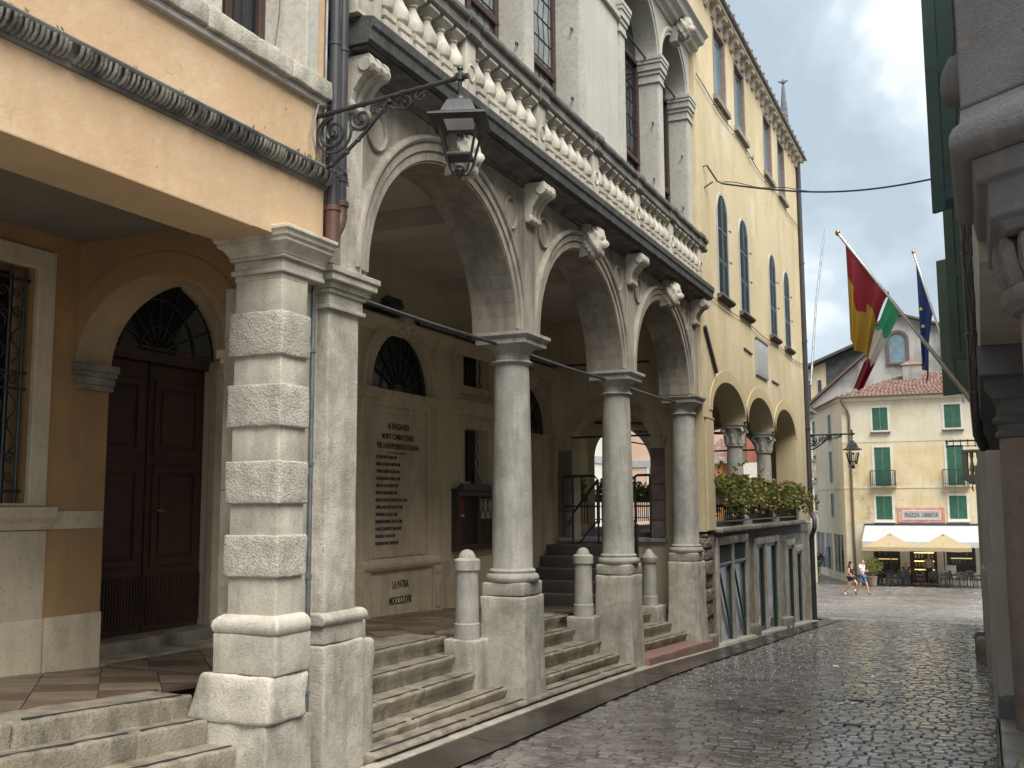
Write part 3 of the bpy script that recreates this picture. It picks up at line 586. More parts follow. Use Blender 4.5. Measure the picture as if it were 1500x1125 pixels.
# spandrel discs and pilaster strips with scroll brackets
def disc(y, z, r):
    b = MB(); n = 28
    for r0, r1, x in ((r, r*.86, XF+.022), ):
        pr = [(r, XF-.01), (r, XF+.02), (r*.93, XF+.026), (r*.86, XF+.012), (r*.84, XF-.01)]
        rings = []
        for i in range(n+1):
            t = 2*math.pi*i/n; rings.append([(x_, y+rr*math.cos(t), z+rr*1.12*math.sin(t)) for rr, x_ in pr])
        b.loft(rings, True, False)
    b.build('spandrel_disc', 'arch', log, smooth=35)
for y in (6.05, 8.35, 9.13, 11.40, 12.18, 14.46): disc(y, 4.30, .135)
def console(y, w=.235):
    prof = [(-3.82, 4.66), (-3.58, 4.66), (-3.555, 4.63), (-3.55, 4.585), (-3.57, 4.54), (-3.62, 4.52), (-3.66, 4.48), (-3.70, 4.42), (-3.715, 4.36), (-3.70, 4.335), (-3.70, 4.305), (-3.725, 4.285), (-3.76, 4.285), (-3.82, 4.30)]
    k = MB(); n = 5
    for i in range(n):      # five ribs, alternately proud
        a = y-w/2+w*i/n; d = 0 if i % 2 == 0 else -.018
        k.prism([(x+(d if x > -3.8 else 0), z-(d*.4 if z < 4.6 else 0)) for x, z in prof], 'y', a, a+w/n)
    k.tube([(-3.605, y-w*.56, 4.585), (-3.605, y+w*.56, 4.585)], .052, 14); k.tube([(-3.735, y-w*.53, 4.315), (-3.735, y+w*.53, 4.315)], .032, 12)
    return k.build('scroll_bracket', 'balu', log, bevel=.006)
for y in (5.72, 8.75, 11.8, 14.86):
    MB().box(XF-.01, XF+.03, y-.125, y+.125, 3.26 if y > 6 else 3.19, 4.655).build('pilaster_strip', 'arch' if y > 6 else 'ped', log, bevel=.006)
    console(y)
def head(name, parent, c, s, mat, ang=math.pi/2, seed=0, beard=True):
    """carved mask: face turned towards ang (radians from +x)"""
    nu, nv = 30, 22; vs = []; g = lambda u, v, a, b, su, sv: math.exp(-((u-a)/su)**2-((v-b)/sv)**2)
    for j in range(nv+1):
        ph = math.pi*(j/nv-.5)
        for i in range(nu):
            th = 2*math.pi*i/nu-math.pi; r = 1.0
            r += .42*g(th, ph, 0, -.12, .16, .24)-.26*(g(th, ph, .38, .12, .20, .14)+g(th, ph, -.38, .12, .20, .14))+.16*g(th, ph, 0, .36, .6, .11)
            r += -.20*g(th, ph, 0, -.52, .30, .07)+.08*g(th, ph, 0, -.42, .28, .07)+.09*(g(th, ph, .55, -.18, .22, .22)+g(th, ph, -.55, -.18, .22, .22))
            if beard: r += .22*g(th, ph, 0, -.95, .7, .30)*(1+.4*math.sin(th*9))
            hair = max(0, min(1, (ph-.52)/.15)) if abs(th) < .9 else 1
            d = Vector((math.cos(ph)*math.cos(th), math.cos(ph)*math.sin(th), math.sin(ph)*1.28))
            r += hair*(.12+.14*math.sin(th*8+ph*6+seed))+.03*noise.noise(d*4+Vector((seed, 0, 0)))
            d = d*r*s; ca, sa = math.cos(ang), math.sin(ang)
            vs.append((c[0]+d.x*ca-d.y*sa, c[1]+d.x*sa+d.y*ca, c[2]+d.z))
    fs = [(j*nu+i, j*nu+(i+1) % nu, (j+1)*nu+(i+1) % nu, (j+1)*nu+i) for j in range(nv) for i in range(nu)]
    return MB().add(vs, fs).build(name, mat, parent, smooth=60)
for i, y in enumerate(AC):
    MB().prism([(XF-.02, 4.28), (XF+.09, 4.30), (XF+.13, 4.45), (XF+.12, 4.655), (XF-.02, 4.655)], 'y', y-.105, y+.105).build('keystone', 'arch', log, bevel=.012)
    head('carved_keystone_mask', log, (XF+.135, y, 4.45), .118, 'balu', 0, i)
# ---- cornice and balustrade
prof = [(-4.24, 4.707), (-3.555, 4.707), (-3.55, 4.72), (-3.535, 4.725), (-3.53, 4.80), (-3.515, 4.82), (-3.51, 4.885), (-3.60, 4.905), (-4.24, 4.905)]
yj = [5.55, 7.3, 9.6, 11.7, 13.4, 15.16]
bed = [(-4.24, 4.62), (-3.77, 4.62), (-3.77, 4.65), (-3.74, 4.655), (-3.715, 4.685), (-3.66, 4.695), (-3.57, 4.70), (-4.24, 4.706)]
for a, bb in zip(yj[:-1], yj[1:]):
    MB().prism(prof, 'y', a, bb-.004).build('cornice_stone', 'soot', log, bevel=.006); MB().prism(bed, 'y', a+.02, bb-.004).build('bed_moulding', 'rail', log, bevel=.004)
PY = [5.66, 7.2, 8.70, 10.2, 11.7, 13.2, 14.75]
for i, y in enumerate(PY):
    h = .16 if i == 0 else .085
    o = MB().rough(-3.755, -3.615, y-h, y+h, 4.905, 5.425, r=.008, g=.15, amp=.002, seed=i).build('balustrade_post', 'balu', log, smooth=50)
    b = MB(); n = 24; rings = []
    for k in range(n+1):
        t = 2*math.pi*k/n; rings.append([(x_, y+rr*math.cos(t), 5.15+rr*1.25*math.sin(t)) for rr, x_ in ((.062, -3.62), (.062, -3.606), (.05, -3.604), (.045, -3.62))])
    b.loft(rings, True, False).build('post_roundel', 'balu', o, smooth=35)
# baluster: square stepped foot, swelling vase, thin neck, square top
b = MB()
b.sqstack((0, 0, 0), [(.086, 0), (.086, .03), (.060, .038), (.060, .052), (.086, .06), (.086, .105), (.056, .115), (.054, .13), (.080, .138), (.080, .178), (.056, .19), (.05, .205)])
b.lathe((0, 0, 0), [(.055, .20), (.082, .22), (.092, .26), (.082, .31), (.054, .36), (.036, .40), (.032, .42), (.044, .43), (.044, .445), (.034, .457)], 18)
b.sqstack((0, 0, 0), [(.040, .45), (.075, .49), (.080, .495), (.080, .52)])
bal_me = b.mesh('baluster', 'balu', smooth=30)
for a, c in zip(PY[:-1], PY[1:]):
    for k in range(6):
        y = a+.085+(c-a-.17)*(k+.5)/6 if a > 6 else a+.16+(c-a-.25)*(k+.5)/6
        inst(bal_me, 'baluster', log, (-3.685, y, 4.906), (0, 0, random.uniform(-.03, .03)))
MB().box(-3.755, -3.60, 5.5, 15.1, 4.9055, 4.93).build('balustrade_plinth', 'balu', log, bevel=.006)
rp_ = [(-3.78, 5.426), (-3.60, 5.426), (-3.585, 5.45), (-3.585, 5.475), (-3.60, 5.485), (-3.60, 5.545), (-3.575, 5.56), (-3.565, 5.58), (-3.565, 5.615), (-3.60, 5.635), (-3.80, 5.635)]
yj = [5.5]+[p+.18 for p in PY[1:-1]]+[15.1]
for a, bb in zip(yj[:-1], yj[1:]): MB().prism(rp_, 'y', a, bb-.006).build('handrail_stone', 'rail', log, bevel=.006)
for y in PY[1:]: MB().prism([(x+.018 if x > -3.7 else x, z+(.006 if z > 5.6 else -.004)) for x, z in rp_], 'y', y-.11, y+.11).build('handrail_stone', 'rail', log, bevel=.006)
MB().box(-4.24, -3.81, 5.5, 15.16, 4.906, 4.96).build('balcony_floor', 'rail', log)
# ---- upper storey: arched lights between thin piers
XU = -3.82
open_ = [(7.46, 8.74, 'A'), (8.96, 10.24, 'B'), (11.88, 13.36, 'C'), (13.58, 14.88, 'D')]
prev = 5.5
for a, c, n in open_+[(15.16, 0, '')]:
    MB().box(XU-.42, XU, prev, a, 4.96, 7.85).build('upper_wall', 'upper', log); prev = c
MB().box(XU-.04, XU+.006, 10.42, 11.60, 4.97, 7.62).build('plaster_panel', 'uplast', log)
b = MB(); ub = [5.5, 8.85, 11.2, 13.47, 15.16]
for i, (a, c, n) in enumerate(open_): b.archwall(ub[i], ub[i+1], 7.85, 8.64, (a+c)/2, (c-a)/2, (c-a)/2*.98, XU-.42, XU)
b.build('upper_arches', 'upper', log)
for a, c, n in open_:
    cy = (a+c)/2; r = (c-a)/2
    for pr in ([(0.0, XU-.02), (0.0, XU+.012), (.05, XU+.012), (.05, XU-.02)], [(.05, XU-.02), (.05, XU+.03), (.09, XU+.04), (.115, XU+.022), (.115, XU-.02)]):
        MB().ring(cy, 7.862, r-.003, r*.98-.003, pr, n=30).build('arch_moulding', 'upper', log, smooth=35)
for y0, y1 in ((7.26, 7.46), (8.74, 8.96), (10.24, 10.42), (11.66, 11.88), (13.36, 13.58), (14.88, 15.14)):
    MB().box(XU-.02, XU+.02, y0+.012, y1-.012, 4.97, 7.5).build('pier_strip', 'upper', log, bevel=.005)
    k = MB()
    for d, z0, z1 in ((.022, 7.48, 7.52), (.012, 7.52, 7.60), (.03, 7.60, 7.66), (.05, 7.66, 7.75), (.065, 7.75, 7.80), (.075, 7.80, 7.86)): k.box(XU-.36, XU+.02+d, y0-d, y1+d, z0, z1)
    k.build('pier_capital', 'upper', log, bevel=.006)
    for z in (6.1, 6.9):
        MB().tube([(XU-.06, y0-.005, z), (XU-.06, y0-.05, z), (XU-.06, y0-.05, z-.03)], .011, 6).build('shutter_hook', 'iron', log)
MB().box(XU-.02, XU+.05, 10.42, 11.66, 7.62, 7.70).build('string_moulding', 'upper', log, bevel=.01)
# windows: brown frames with leaded panes
for a, c, n in open_:
    x = XU-.30; w = MB(); zt = 7.85+(c-a)/2
    for u in (a+.03, (a+c)/2, c-.03): w.box(x-.03, x+.035, u-.035, u+.035, 4.96, 7.80)
    for z in (5.0, 6.35, 7.78): w.box(x-.028, x+.04, a, c, z-.035, z+.035)
    o = w.build('window', 'wfram', log, bevel=.006)
    MB().box(x-.012, x-.004, a, c, 4.96, zt).build('pane', 'lead' if n in 'AB' else 'glass', o)
    l = MB()
    for i in range(12):
        z = 5.05+i*.235
        if abs(z-6.35) > .06: l.box(x-.004, x+.004, a+.06, c-.06, z-.005, z+.005)
    for u in np.arange(a+.14, c, .145):
        for i in range(12): l.bar((x, u+(.02 if i % 2 else -.02), 5.05+i*.235), (x, u+(-.02 if i % 2 else .02), 5.05+(i+1)*.235), .007)
    l.build('lead_bars', 'iron', o)
    MB().tube([(x+.16, a, 7.83), (x+.16, c, 7.83)], .014, 6).build('tie_rod', 'iron', log)
MB().prism([(XU-.4, 8.64), (XU+.03, 8.64), (XU+.05, 8.68), (XU+.12, 8.70), (XU+.14, 8.76), (XU+.22, 8.79), (XU+.24, 8.86), (XU+.30, 8.90), (XU+.30, 8.95), (XU-.4, 8.98)], 'y', 5.4, 15.28).build('top_cornice', 'upper', log, bevel=.01)
MB().box(XU-.42, XU-.02, 5.5, 15.16, 8.981, 9.6).build('attic_wall', 'uplast', log)
MB().prism([(XU-.02, 8.38), (XU+.09, 8.40), (XU+.12, 8.50), (XU+.12, 8.635), (XU-.02, 8.635)], 'y', 14.12, 14.34).build('keystone', 'upper', log, bevel=.012)
head('carved_woman_head', log, (XU+.19, 14.23, 8.60), .12, 'balu', -.15, 5, False)
# ---- inside the arcade
b = MB(); XB = -6.30; doors = [(6.62, .70), (10.60, .66), (14.42, .66)]
b.wallrects(5.67, 15.5, -.2, 4.9, XB-.35, XB, [(12.25, 13.07, 3.25, 3.99), (12.29, 13.04, 1.96, 2.70), (5.92, 7.32, 0, 3.0), (13.76, 15.08, 0, 2.84)]); b.build('back_wall', 'inner', log)
MB().box(-6.7, -4.2, 5.6, 15.5, 4.56, 4.7).build('portico_ceiling', 'ceil', log)
for y in (8.75, 11.8): MB().box(-6.3, -4.2, y-.16, y+.16, 4.36, 4.562).build('ceiling_beam', 'ceil', log, bevel=.01)
MB().prism([(XB, 3.66), (XB+.03, 3.67), (XB+.05, 3.74), (XB+.11, 3.78), (XB+.12, 3.83), (XB, 3.85)], 'y', 5.7, 15.4).build('inner_cornice', 'inner', log, bevel=.006)
for (cy, r), k in zip(doors, range(3)):
    zs = (2.95, 2.99, 2.76)[k]; bb = r*1.12
    if k == 0:
        b = MB(); b.archwall(5.7, 7.7, 2.96, 4.0, cy, r, bb*.82, XB-.02, XB+.012); b.build('door_wall', 'inner', log)
    for pr in ([(0, XB-.01), (0, XB+.045), (.12, XB+.045), (.12, XB-.01)], [(.12, XB-.01), (.12, XB+.06), (.17, XB+.075), (.20, XB+.055), (.20, XB-.01)]):
        MB().ring(cy, zs, r, bb*(.82 if k == 0 else .95), pr, n=30).build('inner_archivolt', 'monu', log, smooth=35)
    g = MB(); n = 20; g.add([(XB+.006+.006*(k == 0), cy-r*math.cos(math.pi*i/n), zs+bb*(.80 if k == 0 else .93)*math.sin(math.pi*i/n)) for i in range(n+1)], [tuple(range(n+1))]); g.build('fanlight', 'glass', log)
    for sgn in (-1, 1):
        MB().box(XB-.01, XB+.07, cy+sgn*(r+.10)-.115, cy+sgn*(r+.10)+.115, .0 if k == 2 else .30, zs-.12).build('inner_pilaster', 'monu', log, bevel=.008)
        MB().prism([(XB-.01, zs-.12), (XB+.085, zs-.12), (XB+.10, zs-.06), (XB+.125, zs-.04), (XB+.125, zs), (XB-.01, zs)], 'y', cy+sgn*(r+.10)-.14, cy+sgn*(r+.10)+.14).build('inner_impost', 'monu', log, bevel=.006)
    fan = MB()
    for i in range(1, 8):
        t = math.pi*i/8; fan.bar((XB+.02, cy-.12*math.cos(t), zs+.12*math.sin(t)), (XB+.02, cy-r*.97*math.cos(t), zs+bb*.9*math.sin(t)), .014)
    for q in (.3, .62): fan.tube([(XB+.02, cy-r*q*math.cos(math.pi*i/16), zs+bb*.93*q*math.sin(math.pi*i/16)) for i in range(17)], .009, 5)
    fan.build('fanlight_grille', 'iron', log)
    head('carved_keystone_mask', log, (XB+.10, cy, zs+bb*.95+.12), .10, 'monu', 0, k+7)
# carved oak door under the first fanlight
dr = MB().box(XB-.16, XB-.10, 5.90, 7.34, .60, 2.93).build('door', 'wood', log)
MB().prism([(XB-.12, 2.86), (XB-.02, 2.87), (XB+.0, 2.93), (XB+.02, 2.99), (XB-.12, 2.99)], 'y', 5.92, 7.32).build('transom', 'wood', log, bevel=.006)
for y0, y1 in ((5.93, 6.61), (6.63, 7.31)):
    lf_ = MB().box(XB-.12, XB-.075, y0, y1, .62, 2.86).build('door_leaf', 'wood', log, bevel=.006)
    for z0, z1 in ((1.16, 2.0), (2.08, 2.72)):
        p = MB(); p.wallrects(y0+.06, y1-.06, z0, z1, XB-.08, XB-.055, [(y0+.12, y1-.12, z0+.06, z1-.06)]); p.box(XB-.08, XB-.06, y0+.15, y1-.15, z0+.09, z1-.09); p.build('door_panel', 'wood', lf_, bevel=.005)
    p = MB()
    for q in np.arange(y0+.04, y1-.03, .032): p.box(XB-.08, XB-.058, q, q+.020, .68, 1.08)
    p.build('fluted_panel', 'wood', lf_)
MB().tube([(XB-.05, 6.70, 1.62), (XB-.02, 6.70, 1.62), (XB-.02, 6.78, 1.62), (XB-.05, 6.78, 1.62)], .010, 6).build('door_handle', 'brass', dr)
MB().rough(XB-.25, XB+.20, 5.72, 7.5, .45, .62, r=.02, g=.15, amp=.004).build('doorstep', 'worn', log, smooth=50)
MB().rough(XB-.2, XB+.45, 5.70, 7.75, .30, .53, r=.02, g=.15, amp=.004).build('doorstep', 'worn', log, smooth=50)
# two dark windows of the back wall, upper and lower
for y0, y1, z0, z1 in ((12.26, 13.06, 3.26, 3.98), (12.30, 13.03, 1.97, 2.69)):
    fr = MB(); fr.wallrects(y0-.12, y1+.12, z0-.12, z1+.12, XB-.02, XB+.03, [(y0, y1, z0, z1)]); o = fr.build('window_surround', 'monu', log, bevel=.006)
    MB().box(XB-.20, XB-.18, y0, y1, z0, z1).build('pane', 'glass', o)
    g = MB()
    for u in np.arange(y0+.1, y1, .13): g.tube([(XB-.1, u+.03*math.sin(q*2.2), z0+(z1-z0)*q/10) for q in range(11)], .008, 5)
    g.build('window_grille', 'iron', o)
MB().prism([(XB, 2.86), (XB+.05, 2.87), (XB+.07, 2.95), (XB+.14, 3.0), (XB+.14, 3.04), (XB, 3.06)], 'y', 12.1, 13.25).build('window_cornice', 'monu', log, bevel=.006)
MB().box(XB-.01, XB+.02, 11.62, 13.6, .0, .96).build('dado', 'monu', log, bevel=.008)
MB().box(-6.9, -6.7, 13.5, 15.4, -.2, 3.8).build('recess_wall', 'ceil', log)
# end wall with the arch through to the open gallery
YE = 15.42
b = MB(); b.archwall(-6.7, -4.2, 2.67, 4.75, -5.29, .64, .44, YE, YE+.34, axis='x', z0=1.14); b.box(-6.7, -4.2, YE, YE+.34, -.4, 1.14); b.build('end_wall', 'inner', log)
MB().ring(-5.29, 2.67, .64, .44, [(0, YE+.0), (0, YE-.03), (.20, YE-.03), (.20, YE+.0)], axis='x', n=30).build('end_archivolt', 'monu', log, smooth=35)
for x0, x1, sd in ((-6.17, -5.95, 0), (-4.63, -4.42, 1)):
    z = 1.15
    while z < 2.5:
        h = min(random.uniform(.2, .42), 2.52-z); MB().rough(x0+random.uniform(-.01, .01), x1, YE-.035, YE+.1, z+.003, z+h-.003, r=.012, g=.1, amp=.006, seed=z).build('jamb_stone', 'jambred', log, smooth=50); z += h
    k = MB()
    for d, z0, z1 in ((.0, 2.52, 2.57), (.02, 2.57, 2.62), (.04, 2.62, 2.67)): k.box(x0-d, x1+d, YE-.04-d, YE+.1, z0, z1)
    k.build('end_impost', 'monu', log, bevel=.006)
MB().box(-6.2, -4.4, YE-.06, YE+.36, 1.08, 1.145).build('opening_sill', 'plaque', log, bevel=.01)
for x0, x1 in ((-6.2, -4.6),):
    for i in range(6):
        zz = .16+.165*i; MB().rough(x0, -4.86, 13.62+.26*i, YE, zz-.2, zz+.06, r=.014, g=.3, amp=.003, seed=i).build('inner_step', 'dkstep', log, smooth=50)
# iron tie rods between the capitals
for y0, y1 in ((5.9, 8.6), (8.9, 11.65), (11.95, 14.7)):
    MB().tube([(-4.02, y0, 3.135), (-4.02, (y0+y1)/2, 3.125), (-4.02, y1, 3.135)], .017, 7).build('tie_rod', 'pipe', log)
MB().tube([(-5.95, YE-.02, 2.72), (-4.62, YE-.02, 2.72)], .016, 6).build('tie_rod', 'iron', log)
MB().tube([(-6.2, 10.9, 3.86), (-6.2, 15.2, 3.86), (-4.6, 15.3, 3.86)], .018, 6).build('inner_conduit', 'pipe', log)
fl = MB().obox((-6.12, 10.15, 3.98), (.05, 0, .02), (0, .16, 0), (-.02, 0, .05)); fl.bar((-6.25, 9.6, 3.9), (-6.25, 11.0, 3.9), .04); fl.build('floodlight', 'iron', log)
# roof slab closing the building
MB().box(-11, XU-.3, 5.4, 15.2, 9.601, 9.75).build('roof', 'tilef', log)
MB().box(-11, -6.7, 5.3, 5.6, -.3, 9.3).build('side_wall', 'uplast', log)
MB().box(-11, -4.24, 5.5, 5.7, 4.7, 9.3).build('side_wall', 'uplast', log)
MB().box(-11, -6.7, 15.5, 15.7, -.3, 9.3).build('side_wall', 'uplast', log)
MB().box(-4.75, -4.65, 5.7, 15.2, 4.97, 9.6).build('room_wall', 'uplast', log)
# ================================================================== THE ORANGE HOUSE ON THE LEFT
lb = thing('plastered_house', 'apricot plastered house over a shadowy portico with a rusticated stone pillar', 'house', (-3.7, 3.0, .2))
XL = -3.70; YW0, YW1 = 4.26, 5.04
b = MB(); b.wallrects(-3, 5.285, 3.24, 8.5, XL-.42, XL, [(YW0, YW1, 4.33, 6.4)]); b.build('wall', 'orange', lb)
MB().box(-8, XL-.42, 5.1, 5.285, 3.60, 8.5).build('side_wall', 'orange', lb)
MB().box(-8, XL-.1, -3, 5.3, 8.5, 8.6).build('roof', 'tilef', lb)
# carved moulding with upright flutes
mp_ = [(XL-.02, 3.635), (XL+.015, 3.638), (XL+.022, 3.662), (XL+.03, 3.668), (XL+.055, 3.725), (XL+.08, 3.732), (XL+.088, 3.752), (XL+.07, 3.765), (XL-.02, 3.775)]
yj = [-3, 2.2, 3.15, 4.1, 4.95, 5.37]
for a, c in zip(yj[:-1], yj[1:]): MB().prism(mp_, 'y', a, c-.004).build('moulding', 'rail', lb, bevel=.005)
b = MB(); y = 1.8; rnd_m = random.Random(12)
while y < 5.33:
    yy = y+rnd_m.uniform(-.006, .006); q_ = rnd_m.uniform(.85, 1.1)
    if rnd_m.random() > .06: b.tube([(XL+.026, yy, 3.664), (XL+.05*q_, yy+.004, 3.676), (XL+.072*q_, yy+.002, 3.698), (XL+.08*q_, yy, 3.732)], .0105*q_, 5)
    y += .030
q = b.build('moulding_flutes', 'flute', lb, smooth=50); q['kind'] = 'stuff'
b = MB(); rnd = random.Random(5)
for k in range(26):
    y = rnd.uniform(4.9, 5.34) if k < 18 else rnd.uniform(2.6, 4.9)
    for q in range(4):
        a = rnd.uniform(0, 6.28); h = rnd.uniform(.012, .03); b.add([(XL+.06, y, 3.765), (XL+.06+.012*math.cos(a), y+.012*math.sin(a), 3.765+h), (XL+.065, y+.008, 3.765)], [(0, 1, 2)])
o = b.build('moss_tufts', 'leaf', lb); o['kind'] = 'stuff'
# long sill course and the window above it
for a, c in ((-3, 2.6), (2.6, 4.12), (4.12, 4.86), (4.86, 5.275)):
    MB().rough(XL-.3, XL+.065, a+.003, c-.003, 4.205, 4.325, r=.012, g=.05, amp=.009, seed=a).build('sill_stone', 'ped', lb, smooth=50)
MB().box(XL-.02, XL+.035, 3.6, 5.26, 4.165, 4.206).build('sill_moulding', 'upper', lb, bevel=.008)
wf = MB(); wf.prism([(XL+.03, YW1), (XL+.03, 5.165), (XL-.3, 5.165), (XL-.3, YW1-.08)], 'z', 4.326, 6.5); wf.prism([(XL+.03, 4.12), (XL+.03, YW0), (XL-.3, YW0+.06), (XL-.3, 4.12)], 'z', 4.326, 6.5)
wf.build('window_jamb', 'upper', lb, bevel=.008)
fr = MB(); xw = XL-.26
for u in (YW0+.06, 4.62, 4.93): fr.box(xw-.03, xw+.03, u-.03, u+.03, 4.33, 6.4)
fr.box(xw-.03, xw+.03, YW0+.05, 4.96, 4.33, 4.39); win = fr.build('window', 'wfram', lb, bevel=.005)
MB().box(xw-.01, xw, YW0+.05, 4.96, 4.33, 6.4).build('pane', 'glass', win)
MB().tube([(XL-.12, 4.955, 6.4), (XL-.10, 4.95, 5.2), (XL-.11, 4.945, 4.7), (XL-.13, 4.93, 4.45)], .005, 5).build('loose_cable', 'zinc', lb)
# beam, ceiling, walls of the portico
MB().box(XL-.42, XL-.001, -3, 4.6, 3.235, 3.242).build('beam_soffit', 'orange', lb)
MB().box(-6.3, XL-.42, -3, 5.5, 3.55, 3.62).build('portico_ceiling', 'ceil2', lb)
XW = -5.85
b = MB(); b.wallrects(-3, 5.66, -.1, 3.56, -6.15, XW, [(3.74, 5.0, 1.67, 3.29)]); b.build('back_wall', 'ochre', lb)
fr = MB(); fr.wallrects(3.60, 5.135, 1.66, 3.42, XW-.02, XW+.028, [(3.75, 4.99, 1.68, 3.28)]); bw = fr.build('window_surround', 'monu', lb, bevel=.008)
MB().prism([(XW-.02, 1.50), (XW+.035, 1.50), (XW+.045, 1.545), (XW+.075, 1.58), (XW+.085, 1.655), (XW-.02, 1.66)], 'y', 3.4, 5.19).build('window_sill', 'monu', lb, bevel=.006)
MB().box(XW-.02, XW+.016, 5.19, 5.655, 1.50, 1.625).build('dado_band', 'monu', lb, bevel=.005)
MB().box(XW-.24, XW-.22, 3.75, 4.99, 1.68, 3.28).build('pane', 'glass', bw)
g = MB(); xg = XW-.06
for u in np.arange(3.8, 4.99, .115): g.tube([(xg, u, 1.68), (xg, u, 3.28)], .011, 6)
for z in (1.76, 2.45, 2.56, 3.2): g.bar((xg, 3.75, z), (xg, 4.99, z), .018)
def spiral(b, c, e1, e2, r0, turns, r=.008, t0=0, n=26, rend=.12):
    c, e1, e2 = Vector(c), Vector(e1), Vector(e2); pts = []
    for i in range(n+1):
        t = i/n; rad = r0*(1-(1-rend)*t); a = t0+turns*2*math.pi*t; pts.append(c+e1*rad*math.cos(a)+e2*rad*math.sin(a))
    b.tube(pts, [r*(1-.35*i/n) for i in range(n+1)], 6)
for u in np.arange(3.857, 4.95, .115):
    for z, s in ((2.505, 1), (1.98, 1), (2.98, -1), (1.86, -1), (3.10, 1)): spiral(g, (xg, u, z), (0, 1, 0), (0, 0, s), .045, 1.4, .007, n=16)
    g.tube([(xg, u+.028*(1 if (k % 4) in (1, 2) else -1), 2.0+.06*k) for k in range(8)], .006, 5); g.tube([(xg, u+.028*(1 if (k % 4) in (1, 2) else -1), 2.62+.05*k) for k in range(8)], .006, 5)
g.build('iron_grille', 'iron', bw)
MB().rough(XW-.03, XW+.022, 3.3, 5.155, .90, 1.495, r=.006, g=.25, amp=.002, seed=2).build('wall_panel', 'monu', lb, smooth=50)
for a, c in ((2.0, 3.6), (3.6, 5.16), (5.165, 5.668)):
    MB().rough(XW-.03, XW+.030, a+.002, c-.002, .35, .905, r=.008, g=.15, amp=.003, seed=a).build('base_stone', 'monu', lb, smooth=50)
# arch through the party wall
b = MB(); b.archwall(-6.1, -3.92, 2.66, 3.56, -5.145, .70, .585, 5.36, 5.67, axis='x', z0=.3); b.build('party_wall', 'ochre', lb)
MB().ring(-5.15, 2.66, .70, .585, [(-.002, 5.355), (.16, 5.352), (.16, 5.37), (-.002, 5.37)], axis='x', n=30, t0=.05).build('arch_surround', 'ochre', lb)
MB().ring(-5.145, 2.66, .70, .585, [(-.004, 5.352), (-.004, 5.68), (.004, 5.68), (.004, 5.352)], axis='x', n=30).build('arch_soffit', 'soff', lb)
k = MB()
for d, z0, z1 in ((0, 2.49, 2.53), (.015, 2.53, 2.585), (.035, 2.585, 2.62), (.055, 2.62, 2.675)): k.box(-5.87, -5.80+d, 5.345-d*.6, 5.675, z0, z1)
k.build('arch_impost', 'worn', lb, bevel=.006)
k = MB()
for d, z0, z1 in ((0, 2.49, 2.53), (.015, 2.53, 2.585), (.035, 2.585, 2.62), (.055, 2.62, 2.675)): k.box(-4.49-d, -4.2, 5.345-d*.6, 5.69+d, z0, z1)
k.build('arch_impost', 'monu', lb, bevel=.006)
MB().rough(-4.47, -4.2, 5.34, 5.70, .3, 2.48, r=.01, g=.2, amp=.003).build('arch_jamb', 'monu', lb, smooth=50)
# rusticated pillar: smooth and hammered blocks by turns
lev = [(2.80, 3.00, 0), (2.535, 2.80, 1), (2.365, 2.535, 0), (2.115, 2.365, 1), (1.915, 2.115, 0), (1.665, 1.915, 1), (1.485, 1.665, 0), (1.245, 1.485, 1), (1.03, 1.245, 0)]
for i, (z0, z1, r) in enumerate(lev):
    if r: MB().rough(-4.07, XL+.024, 4.861, 5.15, z0, z1, r=.012, g=.04, amp=.0055, ns=13, seed=i).build('pillar_block', 'rough', lb, smooth=60)
    else: MB().rough(-4.045, XL, 4.885, 5.14, z0-.01, z1+.01, r=.008, g=.1, amp=.002, seed=i).build('pillar_block', 'stone', lb, smooth=50)
b = MB(); b.box(-4.05, XL+.002, 4.882, 5.14, 2.995, 3.03)
for d, z0, z1 in ((.022, 3.03, 3.06), (.008, 3.06, 3.115), (.03, 3.115, 3.135)): b.box(-4.045-d, XL+d, 4.885-d, 5.285, z0, z1)
b.build('pillar_necking', 'stone', lb, bevel=.006)
cb = MB()
def sq(d, z): return [(-4.045-d, 4.885-d, z), (XL+d, 4.885-d, z), (XL+d, 5.285, z), (-4.045-d, 5.285, z)]
cb.loft([sq(.03, 3.135), sq(.035, 3.15), sq(.06, 3.185), sq(.085, 3.20), sq(.085, 3.225), sq(.10, 3.228), sq(.105, 3.255), sq(.12, 3.262), sq(.12, 3.285)])
cb.build('pillar_capital', 'stone', lb, bevel=.005)
b = MB(); sq = lambda d, z: [(-4.045-d, 4.885-d, z), (XL+d, 4.885-d, z), (XL+d, 5.15, z), (-4.045-d, 5.15, z)]; b.loft([sq(.015, 1.03), sq(.04, 1.015), sq(.06, .995), sq(.068, .965), sq(.06, .935), sq(.045, .92)]); b.build('pillar_torus', 'stone', lb, smooth=40, bevel=.012)
MB().rough(-4.10, XL+.05, 4.83, 5.17, .70, .925, r=.012, g=.06, amp=.006, seed=3).build('pillar_plinth', 'stone', lb, smooth=50)
MB().rough(-4.16, XL+.05, 4.80, 5.16, .44, .70, r=.025, g=.05, amp=.012, ns=7, seed=4, fx=lambda p: (p[0]-(.08*(.7-p[2])/.26 if p[0] < -4.0 else 0), p[1]-.03*(.7-p[2])/.26, p[2])).build('pillar_base', 'ped', lb, smooth=60)
MB().rough(-4.12, XL+.02, 4.79, 5.24, -.25, .44, r=.015, g=.07, amp=.008, ns=6, seed=6).build('pillar_base', 'ped', lb, smooth=60)
for z0, z1 in ((-.25, .46), (.46, 1.75), (1.75, 3.02)):
    MB().rough(-4.3, -3.865, 5.10, 5.452, z0+.002, z1-.002, r=.006, g=.14, amp=.003, seed=z0).build('jamb_stone', 'stone', lb, smooth=50)
